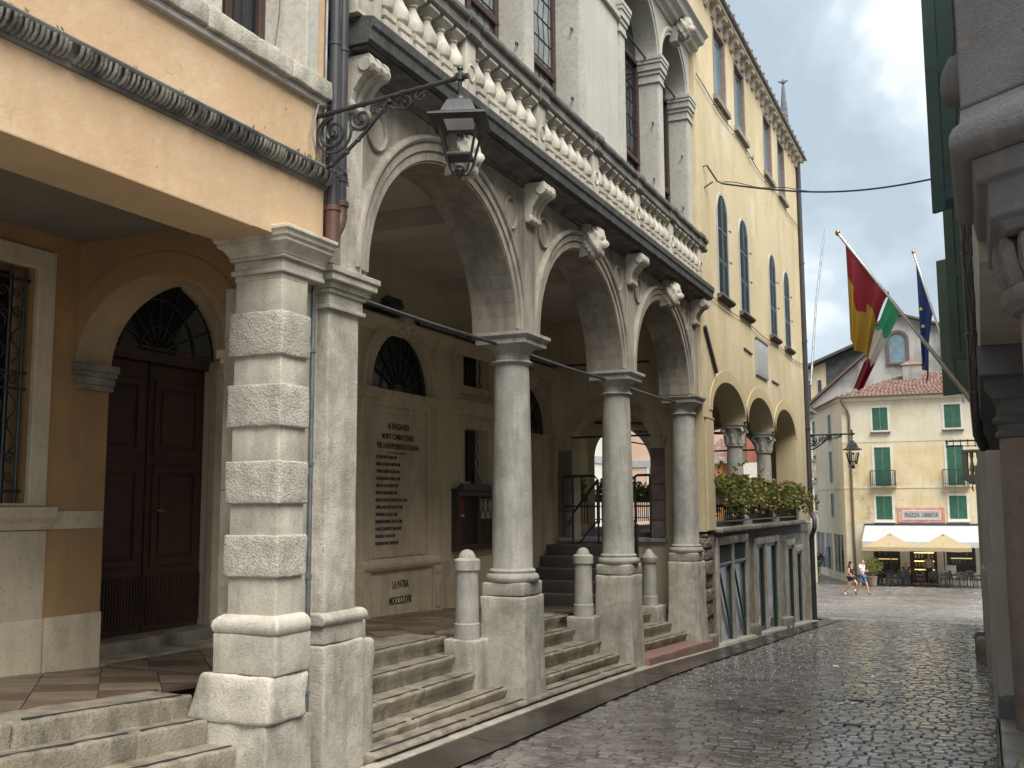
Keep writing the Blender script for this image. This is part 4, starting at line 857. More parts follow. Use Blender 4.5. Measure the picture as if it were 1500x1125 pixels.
MB().box(-4.3, -3.86, 5.285, 5.505, 3.02, 8.5).build('wall_return', 'ochre', lb)
# entrance steps
for k, (xf, z1, js) in enumerate(((-4.25, .56, [3.62]), (-4.08, .44, [2.9, 4.25]), (-3.87, .31, [3.95]), (-3.66, .18, [3.3]), (-3.46, .06, [3.8]))):
    j = [0.5]+js+[4.86+k*.05 if k < 3 else 4.80]
    for a, c in zip(j[:-1], j[1:]):
        o = MB().rough(xf-.36, xf, a+.003, c-.003, z1-.17, z1, r=.016, g=.055, amp=.008, ns=9, dz=lambda y: .06*(4.87-y), seed=a+k).build('step', 'worn', lb, smooth=60)
        MB().box(xf-.055, xf-.035, a+random.uniform(0, .2), c-random.uniform(0, .1), z1-.004, z1+.006, dz=lambda y: .06*(4.87-y)).build('grip_strip', 'strip', o)
# ================================================================== THE YELLOW HOUSE
yb = thing('yellow_house', 'tall yellow house with green louvred arched windows above an open gallery with flower boxes', 'house', (-3.75, 20.3, -.75))
XY = -3.75
TW = [(16.6, 17.40), (18.22, 19.02), (21.0, 21.78), (22.65, 23.40)]
SH = [(16.47, 17.19), (18.17, 18.90), (21.03, 21.72), (22.75, 23.42)]
b = MB(); b.wallrects(15.17, 25.35, 4.05, 10.0, XY-.45, XY, [(a-.02, c+.02, 8.46, 9.74) for a, c in TW]+[(a-.02, c+.02, 5.04, 6.80) for a, c in SH]); 
YA = [17.03, 19.73, 22.43]; ub = [15.17, 18.38, 21.08, 25.35]
for i in range(3): b.archwall(ub[i], ub[i+1], 3.10, 4.05, YA[i], 1.24, .55, XY-.45, XY, n=24)
b.box(XY-.45, XY, 15.17, 15.79, 1.25, 3.10); b.box(XY-.45, XY, 23.67, 25.35, 1.25, 3.10)
b.build('wall', 'yellow', yb)
for i in range(3): MB().ring(YA[i], 3.10, 1.24, .55, [(0, XY-.02), (0, XY+.012), (.19, XY+.012), (.19, XY-.02)], n=26).build('arch_ring', 'yring', yb)
MB().box(XY-.1, XY+.022, 15.30, 15.775, 1.26, 2.95).build('pier_face', 'yellow', yb, bevel=.006)
MB().box(XY-.02, XY+.03, 15.25, 15.79, 2.955, 2.975).build('pier_band', 'yring', yb)
# top windows: pale stone reveals, closed blue-grey shutters
for a, c in TW:
    fr = MB(); fr.wallrects(a-.085, c+.085, 8.42, 9.80, XY-.28, XY+.004, [(a, c, 8.48, 9.72)]); o = fr.build('window_surround', 'jambred', yb, bevel=.004)
    MB().box(XY-.03, XY+.07, a-.14, c+.14, 8.38, 8.475).build('window_sill', 'rpink' if a < 17 else 'worn', o, bevel=.006)
    s = MB()
    for q0, q1 in ((a+.01, (a+c)/2-.005), ((a+c)/2+.005, c-.01)):
        s.wallrects(q0, q1, 8.49, 9.71, XY-.11, XY-.075, [(q0+.06, q1-.06, 8.57, 9.63)]); s.box(XY-.108, XY-.09, q0+.06, q1-.06, 8.57, 9.63)
    s.build('shutter', 'bluegrey', o, bevel=.003)
# arched louvred shutters
for a, c in SH:
    cy, r = (a+c)/2, (c-a)/2; b = MB(); n = 16
    f = MB(); f.box(XY-.10, XY+.02, a-.05, a, 5.05, 6.44); f.box(XY-.05, XY+.02, c, c+.05, 5.05, 6.44); f.ring(cy, 6.44, r, r, [(0, XY-.05), (0, XY+.02), (.05, XY+.02), (.05, XY-.05)], n=20)
    o = f.build('window_surround', 'plaque', yb, bevel=.004)
    back = [(XY-.03, cy-r*math.cos(math.pi*i/n), 6.44+r*math.sin(math.pi*i/n)) for i in range(n+1)]
    bk = MB(); bk.add([(XY-.06, a, 5.06)]+[(XY-.06, p[1], p[2]) for p in back]+[(XY-.06, c, 5.06)], [tuple(range(n+3))]); bk.build('recess', 'dark', o); tp = MB(); tp.archwall(a-.03, c+.03, 6.44, 6.84, cy, r+.04, r+.04, XY-.3, XY-.002, n=20); tp.build('window_head', 'yellow', o)
    for q0, q1 in ((a+.008, cy-.006), (cy+.006, c-.008)):
        s = MB(); w = q1-q0
        def top(u): return 6.44+math.sqrt(max(0, r*r-(u-cy)**2))
        for u0, u1 in ((q0, q0+.035), (q1-.035, q1)): s.prism([(u0, 5.07), (u1, 5.07), (u1, top(u1)-.012), (u0, top(u0)-.012)], 'x', XY-.035, XY+.012)
        for z in (5.09, 5.66, 6.2): s.box(XY-.034, XY+.010, q0+.03, q1-.03, z-.025, z+.03)
        o2 = s.build('shutter', 'louv', o, bevel=.003)
        l = MB(); z = 5.14
        while z < 6.44+r-.06:
            u0, u1 = q0+.03, q1-.03
            if z > 6.44:
                h = math.sqrt(max(0, r*r-(z-6.44)**2))-.02; u0, u1 = max(u0, cy-h), min(u1, cy+h)
            if u1-u0 > .03: l.add([(XY-.03, u0, z+.03), (XY-.03, u1, z+.03), (XY+.008, u1, z), (XY+.008, u0, z), (XY-.03, u0, z+.038), (XY-.03, u1, z+.038), (XY+.008, u1, z+.008), (XY+.008, u0, z+.008)], [(0, 1, 2, 3), (4, 5, 6, 7), (3, 2, 6, 7), (0, 3, 7, 4), (1, 2, 6, 5)])
            z += .047
        l.build('louvres', 'bluegrey', o2)
    MB().prism([(XY-.02, 4.97), (XY+.05, 4.98), (XY+.10, 5.02), (XY+.10, 5.055), (XY-.02, 5.06)], 'y', a-.13, c+.13).build('window_sill', 'sill', o, bevel=.005)
    for z in (5.75, 6.3): MB().tube([(XY, c+.06, z), (XY+.05, c+.09, z), (XY+.05, c+.10, z-.03)], .012, 5).build('shutter_hook', 'iron', o)
# eaves on scroll corbels
k = MB(); k.prism([(XY-.01, 10.02), (XY+.14, 10.02), (XY+.155, 9.985), (XY+.145, 9.94), (XY+.085, 9.93), (XY+.065, 9.89), (XY+.065, 9.84), (XY+.03, 9.80), (XY-.01, 9.82)], 'y', -.085, .085); corb = k.mesh('corbel', 'balu', smooth=30)
for i in range(21): inst(corb, 'corbel', yb, (0, 15.55+.475*i, 0))
MB().box(XY-.5, XY+.16, 15.17, 25.5, 10.022, 10.09).build('eaves', 'cream', yb, bevel=.01)
MB().box(XY-.5, XY+.19, 15.17, 25.54, 10.09, 10.15).build('eaves', 'rail', yb, bevel=.015)
rf = MB(); rf.add([(XY+.18, 15.17, 10.16), (XY+.18, 25.54, 10.16), (XY-4.2, 25.64, 11.5), (XY-4.2, 15.17, 11.5), (XY-8.6, 15.17, 10.2), (XY-8.6, 25.64, 10.2)], [(0, 1, 2, 3), (3, 2, 5, 4)]); rf.build('roof', 'tilef', yb)
et = MB().tube([(XY+.21, 0, 10.17), (XY-.2, 0, 10.29)], .05, 6).mesh('eaves_tile', 'tilef', smooth=40)
for i in range(26): inst(et, 'eaves_tile', yb, (0, 15.4+.39*i, random.uniform(-.008, .008)), (0, 0, random.uniform(-.03, .03)*0))
MB().tube([(XY+.20, 15.17, 10.12), (XY+.20, 25.54, 10.11)], .03, 8).build('eaves_gutter', 'zinc', yb, smooth=40)
# gallery
MB().box(-6.9, XY-.001, 15.77, 25.34, 1.02, 1.215).build('gallery_floor', 'rail', yb)
MB().box(-6.9, XY-.45, 15.77, 25.34, 4.0, 4.1).build('gallery_ceiling', 'ceil', yb)
b = MB(); b.archwall(15.77, 18.1, 2.5, 4.02, 16.95, .98, .72, -6.82, -6.6, n=20); b.archwall(18.1, 25.34, 2.5, 4.02, 20.5, 2.2, .78, -6.82, -6.6, n=28)
for y0, y1 in ((15.77, 15.97), (17.93, 18.3), (22.7, 25.34)): b.box(-6.82, -6.6, y0, y1, 1.1, 2.5)
b.build('rear_wall', 'yellow', yb)
b = MB(); b.archwall(-6.6, XY-.45, 2.75, 4.02, -5.72, .84, .75, 25.0, 25.34, axis='x', z0=1.1); b.build('gallery_end_wall', 'yellow', yb)
MB().ring(-5.72, 2.75, .84, .75, [(0, 25.01), (0, 24.98), (.12, 24.98), (.12, 25.01)], axis='x', n=24).build('arch_ring', 'plaque', yb)
MB().tube([(-6.6, 25.1, 2.95), (-4.85, 25.1, 2.95)], .022, 6).build('tie_rod', 'iron', yb)
MB().tube([(-6.62, 16.0, 2.95), (-6.62, 24.6, 2.95)], .016, 6).build('tie_rod', 'iron', yb)
for y in (18.38, 21.08): MB().tube([(XY-.2, y, 3.06), (-6.7, y, 3.2)], .03, 6).build('tie_beam', 'rail', yb)
b = MB(); b.lathe((0, 0, 0), [(.152, 1.56)]+[(.150-.016*(i/8)**1.6, 1.57+1.12*i/8) for i in range(9)], 28); csh = b.mesh('shaft', 'shaft', smooth=40)
b = MB(); b.sqstack((0, 0, 0), [(.225, 1.302), (.225, 1.37)]); b.lathe((0, 0, 0), [(.20, 1.37), (.215, 1.395), (.205, 1.43), (.175, 1.445), (.165, 1.48), (.178, 1.50), (.175, 1.53), (.155, 1.565)], 28); cba = b.mesh('column_base', 'shaft', smooth=40)
b = MB(); b.lathe((0, 0, 0), [(.135, 2.66), (.165, 2.675), (.165, 2.70), (.138, 2.71), (.138, 2.76), (.15, 2.88), (.17, 2.97), (.175, 2.985)], 28); b.sqstack((0, 0, 0), [(.175, 2.985), (.175, 3.03), (.19, 3.04), (.19, 3.095)])
for sx in (-1, 1):
    for sy in (-1, 1):
        spiral(b, (sx*.15, sy*.15, 2.92), (sx*.7, sy*.7, 0), (0, 0, 1), .065, 1.3, .022, n=16)
for i in range(8):
    a = 2*math.pi*i/8; b.tube([(.14*math.cos(a), .14*math.sin(a), 2.72), (.155*math.cos(a), .155*math.sin(a), 2.83), (.185*math.cos(a), .185*math.sin(a), 2.87)], [.045, .035, .02], 6)
cca = b.mesh('capital', 'shaft', smooth=40)
for y in (18.38, 21.08):
    c = _link(bpy.data.objects.new('gallery_column', csh)); c.parent = yb; c.location = Vector((-3.98, y, 0))-BASE[yb]; BASE[c] = Vector((-3.98, y, 0))
    for me, nm in ((cba, 'column_base'), (cca, 'capital')):
        q = _link(bpy.data.objects.new(nm, me)); q.parent = c
# ledge and iron railing
for a, c in ((15.72, 18.0), (18.0, 20.7), (20.7, 23.9)): MB().rough(XY-.3, XY+.13, a+.003, c-.003, 1.215, 1.30, r=.025, g=.12, amp=.006, seed=a).build('gallery_ledge', 'worn', yb, smooth=50)
def rails(y0, y1, x, nm='iron_railing'):
    r = MB(); r.bar((x, y0, 1.38), (x, y1, 1.38), .022); r.bar((x, y0, 1.84), (x, y1, 1.84), .03, .018)
    o = r.build(nm, 'iron', yb)
    n = int((y1-y0)/.135)
    for i in range(n+1):
        y = y0+(y1-y0)*i/n; q = MB(); q.tube([(x, y, 1.30), (x, y, 1.84)], .011, 6); q.lathe((x, y, 1.6), [(.012, 0), (.024, .02), (.012, .04)], 6); q.build('baluster', 'iron', o)
for y0, y1 in ((15.80, 18.18), (18.58, 20.88), (21.28, 23.66)): rails(y0, y1, XY-.06)
for y0, y1 in ((15.98, 17.92), (18.32, 22.68)): rails(y0, y1, -6.62)
# shops under the gallery
OP = [(15.92, 16.86, -.75, 1.02), (16.96, 17.92, -.8, 1.02), (18.80, 19.62, -.72, .92), (19.72, 20.86, -.9, .92), (21.95, 22.80, -1.0, .78), (23.15, 23.85, -1.05, .62)]
b = MB(); b.wallrects(15.6, 25.35, -1.4, 1.215, XY-.5, XY-.02, OP); b.build('shop_wall', 'worn', yb)
b = MB(); z = -.75; rnd = random.Random(8)
while z < 1.2:
    h = min(rnd.uniform(.16, .3), 1.215-z); MB().rough(XY-.4, XY+.0+rnd.uniform(-.03, .02), 15.19, 15.62+rnd.uniform(-.04, .04), z, z+h-.008, r=.03, g=.05, amp=.02, ns=8, seed=z).build('rubble_stone', 'roughwall', yb, smooth=60); z += h
for y0, y1, zb, zt in ((15.80, 15.92, -.75, 1.08), (16.86, 16.96, -.78, 1.05), (17.92, 18.06, -.8, 1.08), (18.66, 18.80, -.85, 1.0), (19.62, 19.72, -.9, 1.0), (20.86, 21.0, -.95, 1.0), (21.82, 21.95, -1.0, .88), (22.80, 22.92, -1.05, .88), (23.04, 23.15, -1.05, .72), (23.85, 23.97, -1.1, .72)):
    MB().rough(XY-.12, XY+.025, y0, y1, zb, zt, r=.01, g=.14, amp=.005, seed=y0).build('door_post', 'kerb', yb, smooth=50)
for y0, y1, zb in ((15.8, 18.06, 1.02), (18.66, 21.0, .92), (21.82, 22.92, .78), (23.04, 23.97, .62)): MB().rough(XY-.12, XY+.03, y0, y1, zb, zb+.13, r=.01, g=.2, amp=.004, seed=y0).build('door_lintel', 'kerb', yb, smooth=50)
for i, (y0, y1, zb, zt) in enumerate(OP):
    x = XY-.045; zt2 = zt-.28 if i < 2 else zt
    f = MB(); f.wallrects(y0+.005, y1-.005, zb, zt2, x-.03, x+.03, [(y0+.07, y1-.07, zb+.16, zt2-.07)]); o = f.build('shop_door', 'green', yb, bevel=.004)
    MB().box(x-.012, x, y0+.06, y1-.06, zb+.14, zt2-.05).build('pane', 'lead' if i in (0, 1) else 'glass', o)  # first two panes are pale: the glass's reflection is put into its colour
    if i < 2:
        l = MB()
        for q in range(7): l.add([(x-.02, y0, zt-.03-q*.037), (x-.02, y1, zt-.03-q*.037), (x+.05, y1, zt-.06-q*.037), (x+.05, y0, zt-.06-q*.037)], [(0, 1, 2, 3)])
        l.box(x-.02, x+.06, y0, y1, zt2-.03, zt2+.01); l.build('vent_louvres', 'zinc', o)
        d = MB(); d.bar((x+.035, y0+.12, zt2-.15), (x+.035, y1-.12, zb+.35), .03); d.build('door_bar', 'green', o)
MB().box(XY+.026, XY+.030, 19.625, 19.715, .05, .42).build('yellow_sticker', 'ysign', yb)
for y0, y1 in ((15.7, 18.1), (18.3, 21.1), (21.6, 24.2)): MB().rough(XY-.3, XY+.12, y0, y1, -.07, .05, r=.02, g=.14, amp=.008, dz=zg, seed=y0).build('threshold', 'kerb', yb, smooth=50)
for y0 in (18.15, 21.05, 21.6): MB().rough(XY-.1, XY+.13, y0, y0+.34, -.1, .22, r=.04, g=.07, amp=.015, dz=zg, seed=y0).build('guard_stone', 'worn', yb, smooth=60)
# plaque, cables and anchors on the wall
o = MB().rough(XY-.01, XY+.035, 19.32, 20.45, 4.06, 4.74, r=.006, g=.2, amp=.002).build('plaque', 'plaque', yb, smooth=50)
MB().bar((XY+.03, 19.30, 4.76), (XY+.03, 20.47, 4.76), .03).build('plaque_ledge', 'sill', o)
def wavy(y0, y1, z, sag=.05, r=.008, x=XY+.03, n=24): return MB().tube([(x, y0+(y1-y0)*i/n, z-sag*math.sin(math.pi*i/n*3)**2) for i in range(n+1)], r, 5)
wavy(15.2, 25.2, 8.32, .08).build('wall_cable', 'cable', yb); wavy(15.2, 25.2, 4.93, .05).build('wall_cable', 'cable', yb)
MB().bar((XY+.03, 15.35, 4.35), (XY+.03, 16.05, 3.72), .045).build('tie_anchor', 'iron', yb)
MB().bar((XY+.012, 18.3, 4.42), (XY+.012, 19.0, 4.40), .025).build('tie_anchor', 'iron', yb)
MB().bar((XY+.012, 20.95, 4.12), (XY+.012, 21.7, 4.12), .025).build('tie_anchor', 'iron', yb)
br = MB(); br.tube([(XY, 15.62, 6.95), (XY+.05, 15.66, 6.98), (XY+.18, 15.78, 6.74), (XY+.26, 15.84, 6.70)], .014, 6); br.tube([(XY, 15.66, 6.62), (XY+.12, 15.74, 6.72)], .012, 6); br.build('cable_bracket', 'iron', yb)
for y in (16.4, 17.9, 19.3, 20.9): MB().tube([(XY, y, 8.25), (XY+.06, y+.02, 8.25), (XY+.06, y+.16, 8.25), (XY+.06, y+.16, 8.34)], .008, 5).build('wall_hook', 'iron', yb)
MB().box(-11.5, XY-.45, 25.1, 25.35, 4.05, 10.0).build('end_wall', 'yellow', yb)
MB().box(-11.5, XY-.5, 25.0, 25.35, -1.6, 1.1).build('end_wall', 'worn', yb)
MB().rough(XY-.5, XY+.01, 24.95, 25.37, -1.5, 1.2, r=.02, g=.15, amp=.006).build('corner_quoin', 'kerb', yb, smooth=50)
# ================================================================== THE GREY HOUSE ON THE RIGHT
rb = thing('stone_house', 'dark grey stone house with open green shutters and round columns along the right pavement', 'house', (.4, 12, -.3))
# near pier: canted block, roll moulding, carved capital and round column
def cant(off, z, y0=4.5, x0=.0):   # plan of the canted pier, grown by off
    u = Vector((.777, -.63)); n = Vector((-.63, -.777)); p = Vector((x0, y0))+n*off
    a = p-u*off; c = p+u*(1.1+off)
    return [(a.x, a.y, z), (c.x, c.y, z), (2.0, c.y, z), (2.0, 5.6+off, z), (a.x, 5.6+off, z)]
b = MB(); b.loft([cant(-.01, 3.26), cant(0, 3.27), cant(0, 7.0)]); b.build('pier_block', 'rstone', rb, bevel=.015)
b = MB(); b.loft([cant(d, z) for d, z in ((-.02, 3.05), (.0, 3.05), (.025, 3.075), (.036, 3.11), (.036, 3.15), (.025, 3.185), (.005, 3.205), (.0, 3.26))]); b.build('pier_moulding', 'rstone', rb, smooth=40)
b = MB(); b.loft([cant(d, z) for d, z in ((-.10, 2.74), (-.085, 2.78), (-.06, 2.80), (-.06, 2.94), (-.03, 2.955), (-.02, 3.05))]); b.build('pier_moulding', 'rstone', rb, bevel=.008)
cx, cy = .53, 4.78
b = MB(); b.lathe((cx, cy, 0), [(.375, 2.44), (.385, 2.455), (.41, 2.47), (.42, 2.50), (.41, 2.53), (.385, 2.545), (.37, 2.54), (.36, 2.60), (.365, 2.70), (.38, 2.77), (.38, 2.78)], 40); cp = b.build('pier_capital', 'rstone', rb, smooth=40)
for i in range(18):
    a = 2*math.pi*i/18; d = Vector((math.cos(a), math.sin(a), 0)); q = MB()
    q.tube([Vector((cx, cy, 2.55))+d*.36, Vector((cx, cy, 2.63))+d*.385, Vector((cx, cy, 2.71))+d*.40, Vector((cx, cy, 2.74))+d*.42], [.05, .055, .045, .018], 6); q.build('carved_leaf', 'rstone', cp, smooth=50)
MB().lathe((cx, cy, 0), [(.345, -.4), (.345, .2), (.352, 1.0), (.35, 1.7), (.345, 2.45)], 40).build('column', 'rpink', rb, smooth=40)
# second column, pale pillar, block pier
cx, cy = .40, 9.2
MB().lathe((cx, cy, 0), [(.255, -.4), (.262, .8), (.255, 2.18)], 32).build('column', 'rpink', rb, smooth=40)
b = MB(); b.lathe((cx, cy, 0), [(.255, 2.16), (.275, 2.17), (.285, 2.195), (.275, 2.22), (.26, 2.23), (.26, 2.27), (.285, 2.285), (.30, 2.31), (.285, 2.335), (.265, 2.345), (.265, 2.42), (.29, 2.47)], 32); b.sqstack((cx, cy, 0), [(.29, 2.47), (.29, 2.53), (.32, 2.56), (.34, 2.60), (.34, 2.70), (.36, 2.72), (.36, 2.84)]); b.build('column_capital', 'rstone', rb, smooth=40)
MB().rough(.04, .42, 9.75, 10.35, -.4, 2.1, r=.015, g=.14, amp=.004, seed=1).build('pale_pillar', 'rpale', rb, smooth=50)
MB().box(.0, .06, 9.95, 10.35, -.35, 2.1).build('pillar_edge', 'rpale', rb, bevel=.01)
MB().rough(.03, .30, 9.62, 9.90, -.4, .06, r=.05, g=.06, amp=.012, seed=2).build('pillar_foot', 'rstone', rb, smooth=60)
MB().rough(-.06, .5, 14.3, 15.2, -.7, .85, r=.03, g=.12, amp=.008, seed=3).build('block_pier', 'rpale', rb, smooth=60)
MB().rough(-.03, .5, 14.35, 15.2, .85, 2.3, r=.02, g=.16, amp=.005, seed=4).build('block_pier', 'rpale', rb, smooth=60)
MB().rough(-.10, .6, 19.5, 20.4, -1, 2.3, r=.02, g=.16, amp=.005, seed=5).build('block_pier', 'rpale', rb, smooth=60)
MB().rough(-.12, .8, 25.2, 26.2, -1.3, 2.2, r=.02, g=.18, amp=.006, seed=6).build('block_pier', 'rpale', rb, smooth=60)
# upper walls and portico shell
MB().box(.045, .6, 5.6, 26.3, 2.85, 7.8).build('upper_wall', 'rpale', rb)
MB().box(.02, .6, 8.6, 26.2, 2.62, 2.85).build('lintel', 'rstone', rb, bevel=.01)
MB().box(3.6, 3.8, 3.0, 26.3, -1.5, 3.3).build('portico_rear_wall', 'rpale', rb)
MB().box(.6, 3.8, 5.0, 26.3, 2.86, 3.0).build('portico_ceiling', 'rpale', rb)
MB().box(.5, 3.8, 26.0, 26.3, -1.5, 7.8).build('far_end_wall', 'rstone', rb)
MB().box(.0, 6, 5.0, 26.6, 7.8, 7.95).build('roof', 'tilef', rb)
# stone lump under the near shutter
MB().lathe((.0, 6.9, 0), [(.02, 4.15), (.09, 4.18), (.115, 4.27), (.10, 4.38), (.06, 4.46), (.01, 4.49)], 14, sx=1, sy=1.3).build('mortar_lump', 'rstone', rb, smooth=60)
# green shutters standing open over the street
def shutter(h, L, ang, z0, z1, rails_=(.5,)):
    """h hinge point (x, y); leaf swings out along ang (radians from -x towards +y)"""
    d = Vector((-math.cos(ang), math.sin(ang), 0)); n = Vector((0, 0, 1)).cross(d); p = Vector((h[0], h[1], 0)); s = MB()
    def slab(a, c, za, zb, t, off=0): s.obox(p+d*(a+c)/2*L+n*off+Vector((0, 0, (za+zb)/2)), d*(c-a)*L/2, n*t/2, Vector((0, 0, (zb-za)/2)))
    for a, c in ((0, .20), (.62, 1)): slab(a, c, z0, z1, .045)
    zs = [z0]+[z0+(z1-z0)*q for q in rails_]+[z1]
    for z in zs: slab(.2, .62, max(z0, z-.11), min(z1, z+.11), .045)
    slab(.18, .64, z0+.02, z1-.02, .022)
    o = s.build('shutter', 'green', rb, bevel=.006)
    q = MB()
    for z in (z0+.16, (z0+z1)/2, z1-.3): q.obox(p+d*L*.3+n*-.028+Vector((0, 0, z)), d*L*.28, n*.006, Vector((0, 0, .018)))
    q.build('strap_hinge', 'iron', o)
shutter((.03, 12.0), .48, .70, 4.90, 7.7, (.04, .6))
shutter((.05, 16.0), .44, .62, 3.72, 6.35, (.5,))
shutter((.05, 19.4), .72, .62, 3.55, 6.0, (.5,))
# drainpipe and loose cables
b = MB(); b.tube([(-.02, 13.2, 7.2), (-.02, 13.2, 2.75), (-.01, 13.3, 2.45), (.05, 13.5, 2.3)], .06, 10)
for z in (4.6, 3.6, 2.9): b.lathe((-.02, 13.2, z), [(.06, 0), (.072, .01), (.072, .04), (.06, .05)], 10)
b.build('drainpipe', 'pipe', rb, smooth=40)
rnd = random.Random(2)
for k in range(6):
    x, y = rnd.uniform(-.05, .03), 8.0+rnd.uniform(0, 3.5); z = 5.6
    MB().tube([(x+rnd.uniform(-.018, .018), y+rnd.uniform(-.02, .02), z-.16*i) for i in range(19)], rnd.uniform(.006, .013), 5).build('loose_cable', 'cable', rb)
# little stone balcony far down the street
bl = MB(); bl.prism([(.1, 2.02), (-.22, 2.06), (-.33, 2.14), (-.36, 2.15), (-.36, 2.21), (.1, 2.21)], 'y', 22.4, 24.4); bp_ = bl.build('balcony', 'rpale', rb, bevel=.012)
for y in (22.5, 24.3): MB().sqstack((-.29, y, 0), [(.05, 2.21), (.05, 2.66)]).build('balcony_post', 'rpale', bp_, bevel=.008)
b = MB(); b.sqstack((0, 0, 0), [(.04, 0), (.04, .03)]); b.lathe((0, 0, 0), [(.025, .03), (.05, .10), (.042, .17), (.02, .28), (.035, .36), (.038, .45)], 12); bm_ = b.mesh('balcony_baluster', 'rpale', smooth=40)
for x, y in ((-.16, 22.5), (-.04, 22.5), (-.29, 22.8), (-.29, 23.1), (-.29, 23.4), (-.29, 23.7), (-.29, 24.0)): inst(bm_, 'balcony_baluster', bp_, (x, y, 2.21))
b = MB(); b.box(-.35, .1, 22.43, 22.57, 2.65, 2.71); b.box(-.35, -.23, 22.57, 24.4, 2.65, 2.71); b.build('balcony_rail', 'rpale', bp_, bevel=.01)
b = MB()
for z, w in ((2.86, .025), (2.76, .016)): b.bar((-.60, 22.0, z), (.1, 22.0, z), w); b.bar((-.60, 22.0, z), (-.60, 23, z), w)
for x in (-.60, -.47, -.34, -.21, -.08): b.bar((x, 22.0, 2.74), (x, 22.0, 2.89), .016)
b.build('iron_basket', 'iron', rb)
b = MB(); b.tube([(-.05, 20, 2.0), (-.14, 20, 2.0), (-.16, 20, 1.92), (-.14, 20, 1.86)], .012, 5); b.build('wall_hook', 'iron', rb)
for x, y, s, g, lb_ in ((-.10, 15.35, .30, 1, 'rounded guard stone at the foot of the pinkish pier, nearer one'), (-.13, 17.2, .26, 2, 'small dark guard stone on the pavement edge beyond the pinkish pier')):
    o = MB().rough(x-.09, x+.14, y-.16, y+.16, 0, s+.10, r=.07, g=.05, amp=.02, ns=7, dz=lambda q: zg(q)-.06, seed=g).build('guard_stone', 'worn' if g == 1 else 'rstone', smooth=60); tag(o, lb_, 'stone', 'guard stones on the right pavement')
o = MB().rough(.10, .34, 7.35, 7.6, zg(7.5)-.1, zg(7.5)+.12, r=.05, g=.05, amp=.025, ns=6, seed=9).build('corner_stone', 'worn', smooth=60); tag(o, 'broken pale stone lying at the foot of the near right column', 'stone')
# ================================================================== THE PIAZZA AND THE HOUSES BEYOND
def xform(mb, n0, mat):
    for i in range(n0, len(mb.v)): mb.v[i] = tuple(mat @ Vector(mb.v[i]))
cf = thing('corner_house', 'cream and ochre corner house with green shutters, tiled roof and a cafe awning', 'house', (-2.5, 66, -3.05))
YF = 66.0; ZB = -3.05
WN = [(-5.87, -4.99, 6.06, 7.44), (-1.83, -.93, 6.08, 7.46), (-5.85, -4.94, 2.69, 5.03), (-1.80, -.90, 2.69, 5.05), (-5.87, -4.96, .70, 2.10), (-1.80, -.86, .74, 2.10), (1.9, 2.8, 6.06, 7.44), (1.9, 2.8, 2.69, 5.03)]
SHP = [(-6.15, -4.65, -2.45, -.35), (-4.12, -2.62, ZB, -.35), (-2.10, -.55, -2.35, -.35)]
b = MB(); b.wallrects(-7.66, 4, 5.55, 8.02, YF, YF+.4, [(w[0]-.02, w[1]+.02, w[2]-.02, w[3]+.02) for w in WN if w[2] > 5.5], axis='x'); b.build('wall', 'cream', cf)
b = MB(); b.wallrects(-7.66, 4, .40, 5.35, YF, YF+.4, [(w[0]-.02, w[1]+.02, w[2]-.02, w[3]+.02) for w in WN if w[2] < 5.5], axis='x'); b.build('wall', 'ochreold', cf)
b = MB(); b.wallrects(-7.66, 4, ZB-.2, .40, YF, YF+.4, SHP, axis='x'); b.build('wall', 'cream', cf)
MB().box(-7.68, 4, YF-.02, YF+.3, 5.35, 5.55).build('string_course', 'cream', cf); MB().box(-7.68, 4, YF-.03, YF+.3, 2.56, 2.68).build('string_course', 'cream', cf)
MB().prism([(YF, 8.02), (YF-.04, 8.02), (YF-.10, 7.86), (YF-.22, 8.02), (YF-.30, 8.10), (YF+.3, 8.14), (YF+.3, 8.02)], 'x', -7.9, 4).build('eaves', 'cream', cf)
for x0, x1, z0, z1 in WN:
    fr = MB(); fr.wallrects(x0-.13, x1+.13, z0-.10, z1+.13, YF-.025, YF+.12, [(x0, x1, z0, z1)], axis='x'); o = fr.build('window_surround', 'whiteh', cf)
    for q0, q1 in ((x0+.01, (x0+x1)/2-.008), ((x0+x1)/2+.008, x1-.01)):
        s = MB(); s.box(q0, q1, YF+.03, YF+.07, z0+.01, z1-.01); n = 4
        for k in range(n): s.box(q0+(q1-q0)*k/n+.01, q0+(q1-q0)*(k+1)/n-.01, YF+.012, YF+.032, z0+.03, z1-.03)
        s.build('shutter', 'greenf', o)
    if z1-z0 < 1.6: MB().box(x0-.14, x1+.14, YF-.16, YF+.05, z0-.19, z0-.10).build('window_sill', 'sill' if z0 > 5 else 'whiteh', o, bevel=.01)
    else:
        MB().box(x0-.28, x1+.28, YF-.42, YF+.05, z0-.10, z0).build('balcony_slab', 'worn', o, bevel=.01)
        r = MB()
        for u in np.arange(x0-.24, x1+.26, .105): r.box(u-.012, u+.012, YF-.40, YF-.376, z0, z0+.92)
        for q in (x0-.25, x1+.25):
            for v in np.arange(YF-.38, YF, .11): r.box(q-.012, q+.012, v-.012, v+.012, z0, z0+.92)
            r.box(q-.02, q+.02, YF-.40, YF, z0+.90, z0+.94)
        r.box(x0-.26, x1+.26, YF-.41, YF-.37, z0+.90, z0+.945); r.box(x0-.26, x1+.26, YF-.40, YF-.38, z0+.08, z0+.11); r.build('balcony_railing', 'iron', o)
